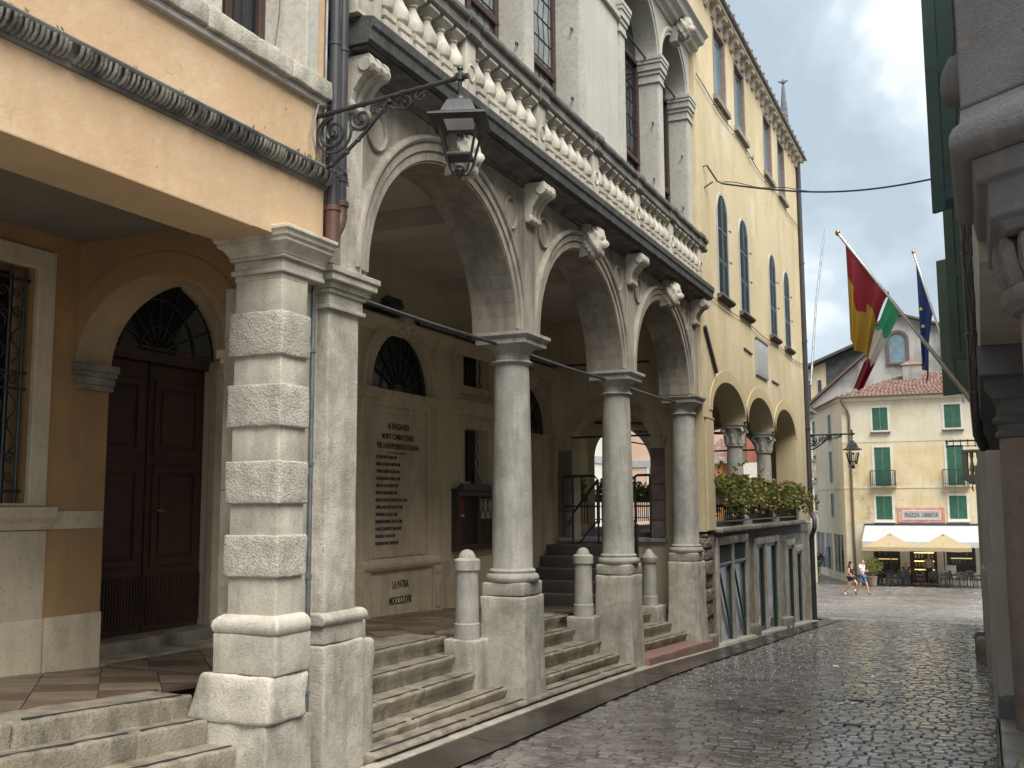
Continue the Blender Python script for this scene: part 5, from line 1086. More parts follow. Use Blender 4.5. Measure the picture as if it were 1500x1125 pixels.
# left wing seen slantwise
ang = math.atan2(.95, -.32); wu = Vector((math.cos(ang), math.sin(ang), 0)); LW = 14.0
mw = Matrix.Translation((-7.66, YF, 0)) @ Matrix.Rotation(ang, 4, 'Z')
WW = [(u, u+.95, z0, z1) for u in (3.2, 8.6) for z0, z1 in ((.8, 2.3), (3.0, 5.0), (6.1, 7.4))]
def wing(mb):
    for i in range(len(mb.v)): mb.v[i] = tuple(mw @ Vector((mb.v[i][0], mb.v[i][1], mb.v[i][2])))
    return mb
b = MB(); b.wallrects(0, LW, .35, 8.02, -.4, 0, [(a-.02, c+.02, d-.02, e_+.02) for a, c, d, e_ in WW], axis='x'); wing(b).build('wing_wall', 'wing', cf)
b = MB(); b.wallrects(0, LW, ZB-.3, .35, -.4, 0, [(.9, 3.6, -2.6, -.25), (4.3, 9.4, -2.6, -.25)], axis='x'); wing(b).build('wing_wall', 'wing', cf)
b = MB(); b.box(0, LW, -.1, .03, 2.55, 2.65); wing(b).build('string_course', 'cream', cf)
b = MB(); b.prism([(0, 7.9), (.10, 7.92), (.28, 8.08), (.28, 8.14), (-.3, 8.14), (-.3, 7.9)], 'x', -.3, LW); wing(b).build('eaves', 'cream', cf)
b = MB(); b.tube([(-.3, .34, 8.1), (LW, .34, 8.05)], .07, 6); wing(b).build('gutter_pipe', 'sill', cf)
for u0, u1, z0, z1 in WW:
    b = MB(); b.wallrects(u0-.12, u1+.12, z0-.1, z1+.12, -.1, .02, [(u0, u1, z0, z1)], axis='x'); o = wing(b).build('window_surround', 'whiteh', cf)
    b = MB(); b.box(u0, u1, -.08, -.04, z0, z1); wing(b).build('shutter', 'greenf', o)
    if z0 > 5: b = MB(); b.box(u0-.15, u1+.15, -.05, .22, z0-.32, z0-.1); wing(b).build('window_box', 'rail', o)
for u0, u1 in ((.9, 3.6), (4.3, 9.4)):
    b = MB(); b.box(u0-.1, u1+.1, -.95, -.9, -2.7, -.15); o = wing(b).build('shop_display', 'shopglow', cf)
    b = MB(); b.box(u0, u1, -.06, -.05, -2.6, -.25); wing(b).build('shop_window', 'shopg', cf)
    rr_ = random.Random(4)
    for k in range(9):
        b = MB(); u = u0+(u1-u0)*(k+.5)/9; h = rr_.uniform(.5, 1.5); b.box(u-.12, u+.12, -.7, -.4, -2.6, -2.6+h); b.box(u-.05, u+.05, -.6, -.5, -2.6+h, -2.45+h); wing(b).build('shop_goods', rr_.choice(['whiteh', 'redc', 'navy', 'awn', 'para', 'greenf']), o)
    b = MB()
    for u in (u0+.3*(u1-u0), u0+.66*(u1-u0)): b.box(u-.09, u+.09, -.02, .03, -2.6, -.25)
    wing(b).build('shop_mullion', 'plaque', cf)
MB().tube([(-7.62, YF-.30, 8.0), (-7.55, YF-.28, 7.75), (-7.30, YF-.12, 7.3), (-7.22, YF-.08, 7.0), (-7.22, YF-.08, -1.2), (-7.2, YF-.08, ZB)], .075, 8).build('drainpipe', 'sill', cf, smooth=40)
MB().tube([(-7.9, YF-.36, 8.12), (4, YF-.36, 8.12)], .075, 6).build('gutter_pipe', 'sill', cf)
# hipped tile roof of half-round tiles
def tileroof(a, b_, c, d, nu, nv, name='roof_tiles', parent=None, r=.085, mat='tilef'):
    """eave a->b_, ridge d->c; columns of tapering cover tiles"""
    a, b_, c, d = map(Vector, (a, b_, c, d)); mb = MB(); nrm = (b_-a).cross(d-a).normalized()
    if nrm.z < 0: nrm = -nrm
    mb.add([a-nrm*.03, b_-nrm*.03, c-nrm*.03, d-nrm*.03], [(0, 1, 2, 3)])
    for i in range(nu):
        s = (i+.5)/nu; e0 = a.lerp(b_, s); e1 = d.lerp(c, s)
        for j in range(nv):
            p = e0.lerp(e1, j/nv); q = e0.lerp(e1, (j+1.12)/nv); ux = (b_-a).normalized(); jit = random.uniform(-.02, .02); rings = []
            for w, (pt, rad, up) in enumerate(((p, r, .035), (q, r*.8, .0))):
                rings.append([pt+ux*(rad*math.cos(math.pi*k/4)+jit)+nrm*(rad*.8*math.sin(math.pi*k/4)+up) for k in range(5)])
            mb.loft(rings, False, False)
    o = mb.build(name, mat, parent, recalc=False); o['kind'] = 'stuff'; return o
tileroof((-7.95, YF-.35, 8.14), (3.6, YF-.35, 8.14), (3.6, 72.2, 10.15), (-3.9, 72.2, 10.15), 46, 15, parent=cf)
b = MB(); b.add([(-7.95, YF-.35, 8.14), tuple(mw @ Vector((LW, .35, 8.12))), (-7, 80, 10.15), (-3.9, 72.2, 10.15)], [(0, 1, 2, 3)]); b.build('wing_roof', 'tilef', cf)
MB().box(-4.25, -3.15, 69.9, 70.7, 8.9, 10.45).build('chimney', 'grime', cf, bevel=.02)
b = MB(); b.loft([[(-4.4, 69.8, 10.45), (-3.0, 69.8, 10.45), (-3.0, 70.8, 10.45), (-4.4, 70.8, 10.45)], [(-3.72, 70.28, 10.85), (-3.68, 70.28, 10.85), (-3.68, 70.32, 10.85), (-3.72, 70.32, 10.85)]]); b.build('chimney_cap', 'tilef', cf)
# sign on the wall
sg = MB().box(-4.66, -2.08, YF-.05, YF, .52, 1.40).build('sign_border', 'psign', cf, bevel=.01)
MB().wallrects(-4.42, -2.30, .70, 1.24, YF-.075, YF-.04, [(-4.36, -2.36, .76, 1.18)], axis='x').build('sign_frame', 'whiteh', sg); MB().box(-4.40, -2.32, YF-.06, YF-.052, .72, 1.22).build('sign_board', 'plaque', sg)
text('PIAZZA  LIBERTÀ', .30, 'lettg', sg, (-3.36, YF-.065, .865), (1, 0, 0), (0, 0, 1), sx=.80, bold=.008)
# awning and cafe front
aw = MB(); n = 30
aw.add([(-6.55, YF-.06, .36), (3.8, YF-.06, .36), (3.8, YF-1.5, -.55), (-6.62, YF-1.5, -.55)], [(0, 1, 2, 3)])
for i in range(n):
    x0 = -6.62+10.4*i/n; x1 = -6.62+10.4*(i+1)/n; aw.add([(x0, YF-1.5, -.55), (x1, YF-1.5, -.55), (x1, YF-1.51, -.84), ((x0+x1)/2, YF-1.52, -.88), (x0, YF-1.51, -.84)], [(0, 1, 2, 3, 4)])
aw.add([(-6.55, YF-.06, .36), (-6.62, YF-1.5, -.55), (-6.62, YF-1.5, -.84), (-6.55, YF-.06, -.75)], [(0, 1, 2, 3)])
aw.build('awning', 'awn', cf); MB().box(-6.6, 3.9, YF-.10, YF+.02, .36, .46).build('awning_box', 'navy', cf)
for i, (x0, x1, z0, z1) in enumerate(SHP):
    f = MB(); f.wallrects(x0, x1, z0, z1, YF+.05, YF+.15, [(x0+.09, x1-.09, z0+(.09 if i != 1 else 0), z1-.09)], axis='x'); o = f.build('shop_front', 'dwood', cf)
    MB().box(x0, x1, YF+1.8, YF+1.85, z0, z1).build('inner_wall', 'cafe', o)
    MB().box(x0, x1, YF+.4, YF+1.8, z0-.05, z0).build('inner_floor', 'cafe', o)
    rr_ = random.Random(i)
    for k in range(3):
        z = z0+.45+.5*k; MB().box(x0+.15, x1-.15, YF+.55, YF+.8, z, z+.03).build('shelf', 'dwood', o)
        MB().box(x0+.2, x1-.2, YF+.78, YF+.80, z+.30, z+.36).build('shelf_lamp', 'lit', o)
        for q in range(6):
            u = x0+.2+(x1-x0-.4)*(q+.5)/6; MB().lathe((u, YF+.68, z+.03), [(.05, 0), (.05, .14), (.02, .2), (.02, .27)], 6).build('bottle', rr_.choice(['white', 'papr', 'greenf', 'papw', 'dwood']), o)
    if i != 1: MB().box(x0+.09, x1-.09, YF+.09, YF+.10, z0+.09, z1-.09).build('pane', 'shopg', o)
MB().box(-7.6, 3.9, YF+3.2, YF+3.3, ZB, .4).build('inner_wall', 'dark', cf)
# gabled old building behind, roofline of a dark stone house, narrow balconied house
gb = thing('gabled_house', 'mouldy grey gabled building with an arched window above the tiled roof', 'house', (-5.5, 85, -3.1))
YG = 85.0
b = MB(); G = [(-5.57, 16.35), (-1.80, 15.05), (-1.80, -3.1), (-13.6, -3.1), (-12.6, 9.2), (-7.9, 13.2), (-7.45, 15.25)]
b.prism([(x, z) for x, z in G], 'y', YG, YG+6); b.build('wall', 'grime', gb)
wa = MB(); n = 16; wc, wr = -5.45, .62
wa.ring(wc, 14.3, wr, .60, [(0, YG-.02), (0, YG-.14), (.22, YG-.14), (.22, YG-.02)], axis='x', n=18, legs=1.75); o = wa.build('window_surround', 'sill', gb)
MB().add([(wc-wr, YG-.03, 12.5), (wc+wr, YG-.03, 12.5)]+[(wc+wr*math.cos(math.pi*i/n), YG-.03, 14.3+.6*math.sin(math.pi*i/n)) for i in range(n+1)], [tuple(range(n+3))]).build('pane', 'bluegrey', o)  # the shutters' blue-grey on this pane stands in for reflected sky
MB().box(wc-.85, wc+.85, YG-.18, YG, 12.4, 12.55).build('window_sill', 'sill', o)
for a, c in (((-7.5, 15.3), (-5.57, 16.42)), ((-5.57, 16.42), (-1.6, 15.05)), ((-13.2, 8.8), (-7.6, 13.55))):
    MB().bar((a[0], YG+2.5, a[1]+.05), (c[0], YG+2.5, c[1]+.05), 6.0, .16, up=(0, 0, 1)).build('roof_edge', 'sill', gb)
for k in range(4): MB().box(-3.4+k*.12-.05*k, -3.3+k*.12, YG+.5, YG+.8, 15.4, 15.9).build('chimney', 'tilef', gb) if k == 0 else None
tw = thing('bell_tower', 'cream belfry sliver with arched opening beside the dark green shutters', 'tower', (-.8, 84.5, -3.1))
b = MB(); b.archwall(-1.6, .2, 11.5, 14.8, -1.1, .3, .3, 83.8, 84.2, axis='x', z0=9.5); b.box(-1.6, .2, 83.8, 86, -3.1, 9.5); b.box(-1.6, .2, 85, 86, 9.5, 14.8); b.build('wall', 'cream', tw); MB().box(-1.85, .4, 83.5, 86.3, 14.8, 15.0).build('roof', 'tilef', tw)
dh = thing('stone_gable_house', 'house with yellow side and blackened rubble gable below a sloping dark roof', 'house', (-10.5, 90, -3.1))
YD = 90.0
b = MB(); b.prism([(-11.55, 10.4), (-11.55, 13.55), (-7.2, 15.4), (-7.2, 9)], 'y', YD, YD+.6); b.build('stone_gable', 'darkst', dh)
b = MB(); b.prism([(-13.6, 9.5), (-13.6, 12.85), (-11.56, 13.6), (-11.56, 9.5)], 'y', YD+.02, YD+.6); b.box(-13.6, -7.2, YD+.1, YD+6, -3.1, 9.6); b.build('wall', 'yellow', dh)
for x in (-13.0, -12.1): 
    o = MB().box(x-.22, x+.22, YD-.03, YD+.03, 10.2, 12.2).build('window', 'whiteh', dh); MB().box(x-.16, x+.16, YD-.045, YD-.02, 10.3, 12.1).build('pane', 'glass', o)
MB().bar((-14.1, YD+2.4, 12.85), (-6.9, YD+2.4, 15.72), 6.4, .22).build('roof', 'soot', dh)
MB().bar((-14.3, YD-.6, 9.35), (-7.2, YD-.6, 12.6), 1.2, .16).build('lower_roof', 'sill', dh)
nh = thing('balcony_house', 'narrow pale house with stacked stone balconies beyond the yellow house', 'house', (-11.5, 60, -2.95))
MB().box(-10.2, -9.45, 54.5, 66, -3.2, 7.2).build('wall', 'cream', nh); MB().box(-10.3, -9.1, 54.2, 66.3, 7.2, 7.45).build('eaves', 'worn', nh); 
b = MB(); b.add([(-9.0, 54.1, 7.45), (-9.0, 66.4, 7.45), (-9.7, 66.4, 7.9), (-9.7, 54.1, 7.9), (-10.4, 54.1, 7.45), (-10.4, 66.4, 7.45)], [(0, 1, 2, 3), (3, 2, 5, 4)]); b.build('roof', 'tilef', nh)
for yq in (57, 60, 63):
    for z0, z1, bal in ((-2.9, -.6, 0), (.4, 2.4, 1), (3.4, 5.4, 1)):
        o = MB().box(-9.47, -9.42, yq-.5, yq+.5, z0, z1).build('window', 'dark', nh)
        MB().box(-9.46, -9.36, yq-.65, yq-.5, z0, z1+.15).build('window_jamb', 'plaque', o); MB().box(-9.46, -9.36, yq+.5, yq+.65, z0, z1+.15).build('window_jamb', 'plaque', o)
        if bal:
            MB().box(-9.46, -8.95, yq-.8, yq+.8, z0-.2, z0).build('balcony_slab', 'worn', o)
            r = MB()
            for u in np.arange(yq-.75, yq+.8, .15): r.lathe((-9.0, u, z0), [(.04, 0), (.06, .25), (.035, .5), (.05, .75)], 6)
            r.box(-9.08, -8.92, yq-.8, yq+.8, z0+.75, z0+.85); r.build('balcony_balustrade', 'worn', o)
for z in (2.9, 6.9): MB().box(-9.47, -9.3, 54.5, 66, z, z+.2).build('string_course', 'worn', nh)
# houses seen through the arches, beyond the yellow house
sq_ = sheet('side_square', [-60, -30, -14, -9.0], [15.8, 22, 30, 40, 50], lambda x, y: .55-.004*(y-16), 'pave')
def house(name, lab, x0, x1, y0, y1, z0, z1, mat, wins, roof='tilef', shut='greenf', face='y', cor='plaque'):
    h = thing(name, lab, 'house', ((x0+x1)/2, (y0+y1)/2, z0))
    MB().box(x0, x1, y0, y1, z0-.3, z1).build('wall', mat, h); MB().box(x0-.3, x1+.3, y0-.3, y1+.3, z1, z1+.16).build('eaves', cor, h)
    b = MB(); xm = (x0+x1)/2; b.add([(x0-.3, y0-.3, z1+.16), (x1+.3, y0-.3, z1+.16), (x1+.3, y1+.3, z1+.16), (x0-.3, y1+.3, z1+.16), (xm, y0+1.5, z1+1.5), (xm, y1-1.5, z1+1.5)], [(0, 1, 4), (1, 2, 5, 4), (2, 3, 5), (3, 0, 4, 5)]); b.build('roof', roof, h)
    for f, u, w, za, zb in wins:
        if f == 'y':
            o = MB().wallrects(u-.1, u+w+.1, za-.1, zb+.1, y0-.03, y0+.02, [(u, u+w, za, zb)], axis='x').build('window_surround', 'whiteh', h); MB().box(u, u+w, y0-.02, y0-.01, za, zb).build('shutter', shut, o)
        else:
            o = MB().wallrects(u-.1, u+w+.1, za-.1, zb+.1, x1-.02, x1+.03, [(u, u+w, za, zb)]).build('window_surround', 'whiteh', h); MB().box(x1+.01, x1+.02, u, u+w, za, zb).build('shutter', shut, o)
    if z1-z0 > 5: MB().box(x0-.02, x1+.05, y0-.05, y1, z0+2.75, z0+3.0).build('string_course', cor, h)
    return h
house('white_house', 'white house with grey shutters seen through the arch at the end of the loggia', -17, -12.6, 34, 37.3, .4, 8.5, 'whiteh', [('y', -13.4, .5, 3.1, 5.0), ('x', 34.1, .35, 2.7, 4.6), ('x', 36.3, .35, 2.7, 4.6)], shut='green')
house('pink_house', 'pale pink house with green shutters seen through the arch at the end of the loggia', -14.5, -10.6, 40, 43, .4, 9.5, 'pinkh', [('y', -12.1, .65, 4.3, 5.9), ('y', -12.1, .65, 1.2, 3.1), ('y', -13.6, .55, 4.3, 5.9)])
house('pale_house', 'tall pale pink house sliver seen through the first gallery arch', -16.5, -14.1, 60, 64, -2.9, 8.8, 'pinkh', [('y', -14.9, .5, 2.8, 4.2)])
house('orange_house', 'bright orange house seen low between the gallery columns', -13.9, -13.1, 57, 61, -2.9, 3.9, 'orangeh', [('y', -13.65, .3, 1.4, 2.7)])
house('cream_house', 'cream house with a grey roof edge seen behind the first gallery column', -13.6, -12.7, 64, 68, -2.9, 5.4, 'cream', [('x', 65, .6, 2.4, 3.9)])
house('red_house', 'brick red house seen between the two gallery columns', -12.7, -11.7, 62, 66, -2.9, 6.2, 'redh', [('y', -12.4, .4, 2.4, 3.8)])
house('blue_grey_house', 'blue grey house front seen between the two gallery columns', -11.75, -10.6, 63, 67, -2.9, 5.2, 'plaque', [('y', -11.5, .35, 2.6, 4.0)])
gt = thing('arched_gate', 'dark wooden arched gate with two small panes seen between the gallery columns', 'gate', (-8.75, 44, .3))
MB().archwall(-9.6, -8.0, 2.45, 3.4, -8.75, .33, .33, 43.95, 44.15, axis='x', z0=.1).build('gate_wall', 'whiteh', gt)
b = MB(); b.box(-9.08, -8.42, 44.0, 44.05, .2, 2.36); b.box(-8.78, -8.72, 44.0, 44.05, 2.36, 2.76); b.ring(-8.75, 2.40, .33, .33, [(0, 43.93), (0, 44.05), (-.06, 44.05), (-.06, 43.93)], axis='x', n=16); b.build('gate_leaf', 'dwood', gt)
MB().box(-9.05, -8.45, 44.07, 44.08, 2.36, 2.76).build('pane', 'lead', gt)
sp = thing('church_spire', 'slender dark stone spire with a finial rising behind the yellow house', 'spire', (-6.3, 40, 8))
b = MB(); b.lathe((-6.32, 40, 0), [(.26, 8), (.26, 15.2), (.31, 15.25), (.31, 15.4)], 8); b.build('turret', 'darkst', sp); b = MB(); b.lathe((-6.32, 40, 0), [(.29, 15.4), (.25, 15.6), (.06, 18.0), (.04, 18.05)], 8, .4); s_ = b.build('spire_cone', 'rstone', sp)
for k in range(7): 
    z = 15.9+.28*k
    for q in range(4): a = .8+q*1.571; rr_ = .28*(18.2-z)/2.8; MB().lathe((-6.32+rr_*math.cos(a), 40+rr_*math.sin(a), z), [(.02, 0), (.04, .03), (.02, .07)], 6).build('crocket', 'rstone', s_)
b = MB(); b.lathe((-6.32, 40, 18.03), [(.04, 0), (.03, .08), (.09, .12), (.09, .17), (.03, .2), (.02, .3)], 8); b.bar((-6.5, 40, 18.22), (-6.14, 40, 18.22), .05); b.build('finial', 'rstone', sp)
# ================================================================== MEMORIAL, NOTICE BOARD
XB = -6.30
me_ = thing('memorial', 'beige stone war memorial tablet with black lettering on the inner wall', 'memorial', (-6.25, 10.58, .4))
b = MB(); b.wallrects(9.93, 11.24, 1.06, 2.80, XB, XB+.035, [(10.04, 11.13, 1.14, 2.72)]); b.build('tablet_frame', 'monu', me_, bevel=.008)
tb = MB().box(XB+.001, XB+.018, 10.04, 11.13, 1.14, 2.72).build('tablet', 'monu', me_)
MB().prism([(XB, 2.80), (XB+.05, 2.80), (XB+.06, 2.86), (XB+.11, 2.92), (XB+.12, 2.985), (XB, 2.985)], 'y', 9.78, 11.42).build('tablet_cornice', 'monu', me_, bevel=.006)
MB().prism([(XB, .92), (XB+.10, .92), (XB+.12, .96), (XB+.12, 1.00), (XB+.06, 1.05), (XB, 1.06)], 'y', 9.72, 11.48).build('tablet_sill', 'monu', me_, bevel=.006)
ba = MB().box(XB, XB+.06, 9.85, 11.32, .32, .918).build('base_panel', 'monu', me_, bevel=.006)
for y0 in (9.66, 11.32): 
    p = MB().box(XB, XB+.11, y0, y0+.2, .30, .918).build('base_pedestal', 'monu', me_, bevel=.006); MB().wallrects(y0+.03, y0+.17, .42, .86, XB+.111, XB+.122, [(y0+.055, y0+.145, .45, .83)]).build('pedestal_panel', 'monu', p)
yc = 10.585; xl = XB+.0195; ex, ey = (0, 1, 0), (0, 0, 1)
for s_, z, h, k in (('AI BASSANESI', 2.545, .105, .78), ('MORTI COMBATTENDO', 2.425, .095, .72), ('PER LA INDIPENDENZA ITALIANA', 2.315, .095, .66)): text(s_, h, 'letter', tb, (xl, yc, z), ex, ey, sx=k, bold=.0015)
b = MB(); b.prism([(10.30, 2.268), (10.56, 2.277), (10.585, 2.268), (10.56, 2.259)], 'x', xl, xl+.003); b.prism([(10.87, 2.268), (10.61, 2.277), (10.585, 2.268), (10.61, 2.259)], 'x', xl, xl+.003); b.build('divider', 'letter', tb)
NAMES = ['DEL SIGNE PIETRO. ROMA 1849', 'BASILIO DON GIULIO. PADOVA 1848', 'CORSATO GIUSEPPE. VICENZA 1848', 'PASQUALIN ANGELO. VENEZIA 1848', 'ZARA CAV. LUIGI. RODOLFO 1859', 'IPPOLITO LUIGI. MAGENTA 1859', 'BORTOLUZZI NOB. FELICIANO. BEZZECCA 1866', 'CAPPELLO NOB. FILIPPO. BEZZECCA 1866', 'FILIPPI ANGELO. BEZZECCA 1866', 'ROBERTINI DOMENICO. BEZZECCA 1866', 'DONAZZA FRANCESCO. VENEZIA 1849', 'FIORI ANGELO. VENEZIA 1849', 'VENTURI ANTONIO. VENEZIA 1849']
for i, s_ in enumerate(NAMES): text(s_, .054, 'letter', tb, (xl, 10.09, 2.195-.0825*i), ex, ey, align='LEFT', sx=.60, bold=.0005)
text('LA PATRIA', .125, 'letter', ba, (XB+.0615, yc, .70), ex, ey, sx=.62, bold=.002); text('MDCCCLXVIII', .125, 'letter', ba, (XB+.0615, yc, .52), ex, ey, sx=.66, bold=.002)
nb = thing('notice_board', 'dark brown glazed notice board with carved top on the inner wall', 'notice board', (-6.25, 12.6, 1.06))
b = MB(); b.wallrects(11.97, 13.24, 1.06, 1.84, XB, XB+.10, [(12.05, 12.58, 1.14, 1.77), (12.64, 13.16, 1.14, 1.77)]); b.build('frame', 'dwood', nb, bevel=.008)
bk = MB().box(XB+.02, XB+.03, 12.05, 13.16, 1.14, 1.77).build('back_board', 'wfram', nb)
MB().box(XB+.085, XB+.088, 12.05, 13.16, 1.14, 1.77).build('pane', 'clear', nb)
MB().box(XB+.031, XB+.034, 12.08, 12.27, 1.50, 1.72).build('poster', 'papr', nb); MB().box(XB+.034, XB+.036, 12.08, 12.27, 1.50, 1.535).build('poster', 'papw', nb)
pp = MB().box(XB+.031, XB+.034, 12.70, 13.12, 1.47, 1.75).build('paper_pane', 'papw', nb); b = MB()
for k in range(3): 
    cy_ = 12.76+.15*k; b.tube([(XB+.038, cy_+.075*math.cos(2*math.pi*i/20), 1.655+.10*math.sin(2*math.pi*i/20)) for i in range(21)], .007, 5); b.bar((XB+.038, cy_, 1.47), (XB+.038, cy_, 1.56), .012)
b.build('tracery', 'dwood', pp)
for z0 in (1.20, 1.33): MB().box(XB+.031, XB+.034, 12.09, 12.24, z0, z0+.10).build('notice', 'wfram', nb)
b = MB(); b.prism([(11.95, 1.84), (13.26, 1.84), (13.26, 1.87), (13.10, 1.88), (13.0, 1.93), (12.72, 1.94), (12.70, 2.0), (12.5, 2.0), (12.48, 1.94), (12.2, 1.93), (12.1, 1.88), (11.95, 1.87)], 'x', XB, XB+.08); b.build('carved_crest', 'dwood', nb, bevel=.008)
for y in (12.08, 13.12): spiral_b = MB(); spiral(spiral_b, (XB+.09, y, 1.90), (0, 1, 0), (0, 0, 1), .05, 1.5, .010, n=16); spiral_b.build('crest_scroll', 'dwood', nb)
# ================================================================== BOLLARDS
for i, (x, y, zb, lab) in enumerate(((-4.27, 8.42, .47, 'round stone bollard with a domed cap beside the first pedestal, nearest one'), (-4.30, 11.48, .37, 'round stone bollard with a domed cap left of the middle column pedestal'), (-4.42, 14.50, .22, 'round stone bollard with a pointed cap by the far wall, left of the last column'))):
    t = thing('bollard', lab, 'bollard', (x, y, zb-.3), 'stone bollards behind the steps')
    MB().rough(x-.165, x+.165, y-.14, y+.30, zb-.45, zb, r=.02, g=.09, amp=.008, seed=i).build('bollard_base', 'ped', t, smooth=50)
    b = MB(); b.lathe((x, y, zb), [(.118, 0), (.118, .13), (.108, .14), (.104, .30), (.100, .60), (.10, .605)], 26); b.build('bollard_shaft', 'shaft', t, smooth=40)
    b = MB(); b.lathe((x, y, zb), [(.108, .60), (.118, .605), (.118, .69), (.108, .70), (.078, .712), (.072, .74), (.05, .77), (.02, .785), (.005, .787)] if i < 2 else [(.112, .60), (.120, .61), (.120, .68), (.06, .74), (.03, .79), (.004, .80)], 26); b.build('bollard_cap', 'shaft', t, smooth=40)
# ================================================================== STAIR RAILS in the arcade
yr = 15.22
for lab, top_, mid_, low_, posts, loop in (
    ('black tube handrail on the left of the inner steps', [(-6.02, 2.10), (-5.50, 2.10), (-5.44, 2.04), (-5.86, 1.52)], [(-6.02, 1.63), (-5.44, 1.63)], [(-5.44, 1.42), (-5.86, .95)], [(-6.02, 1.15, 2.10), (-5.86, .45, 2.10), (-5.44, .90, 2.04)], [(-5.28, .3), (-5.28, 1.36), (-5.16, 1.36), (-5.16, .3)]),
    ('black tube handrail on the right of the inner steps', [(-4.60, 2.10), (-4.80, 2.10), (-4.88, 2.05), (-5.16, 1.62)], [(-4.60, 1.63), (-4.85, 1.63)], [(-4.82, 1.45), (-5.16, 1.02)], [(-4.60, 1.15, 2.10), (-4.84, .45, 2.08)], [(-4.98, 1.36), (-4.74, 1.36), (-4.74, .3)])):
    t = thing('handrail', lab, 'handrail', ((top_[0][0]+top_[1][0])/2, yr, .3), 'handrails of the inner steps')
    V = lambda q: [(x, yr, z) for x, z in q]
    MB().tube(V(top_), .020, 8).build('top_rail', 'iron', t, smooth=40); MB().tube(V(mid_), .014, 6).build('mid_rail', 'iron', t); MB().tube(V(low_), .014, 6).build('slanting_rail', 'iron', t)
    for x, z0, z1 in posts: MB().tube([(x, yr, z0), (x, yr, z1)], .019, 8).build('post', 'iron', t)
    MB().tube([(x, yr-.25, z) for x, z in loop], .02, 6).build('end_loop', 'iron', t)
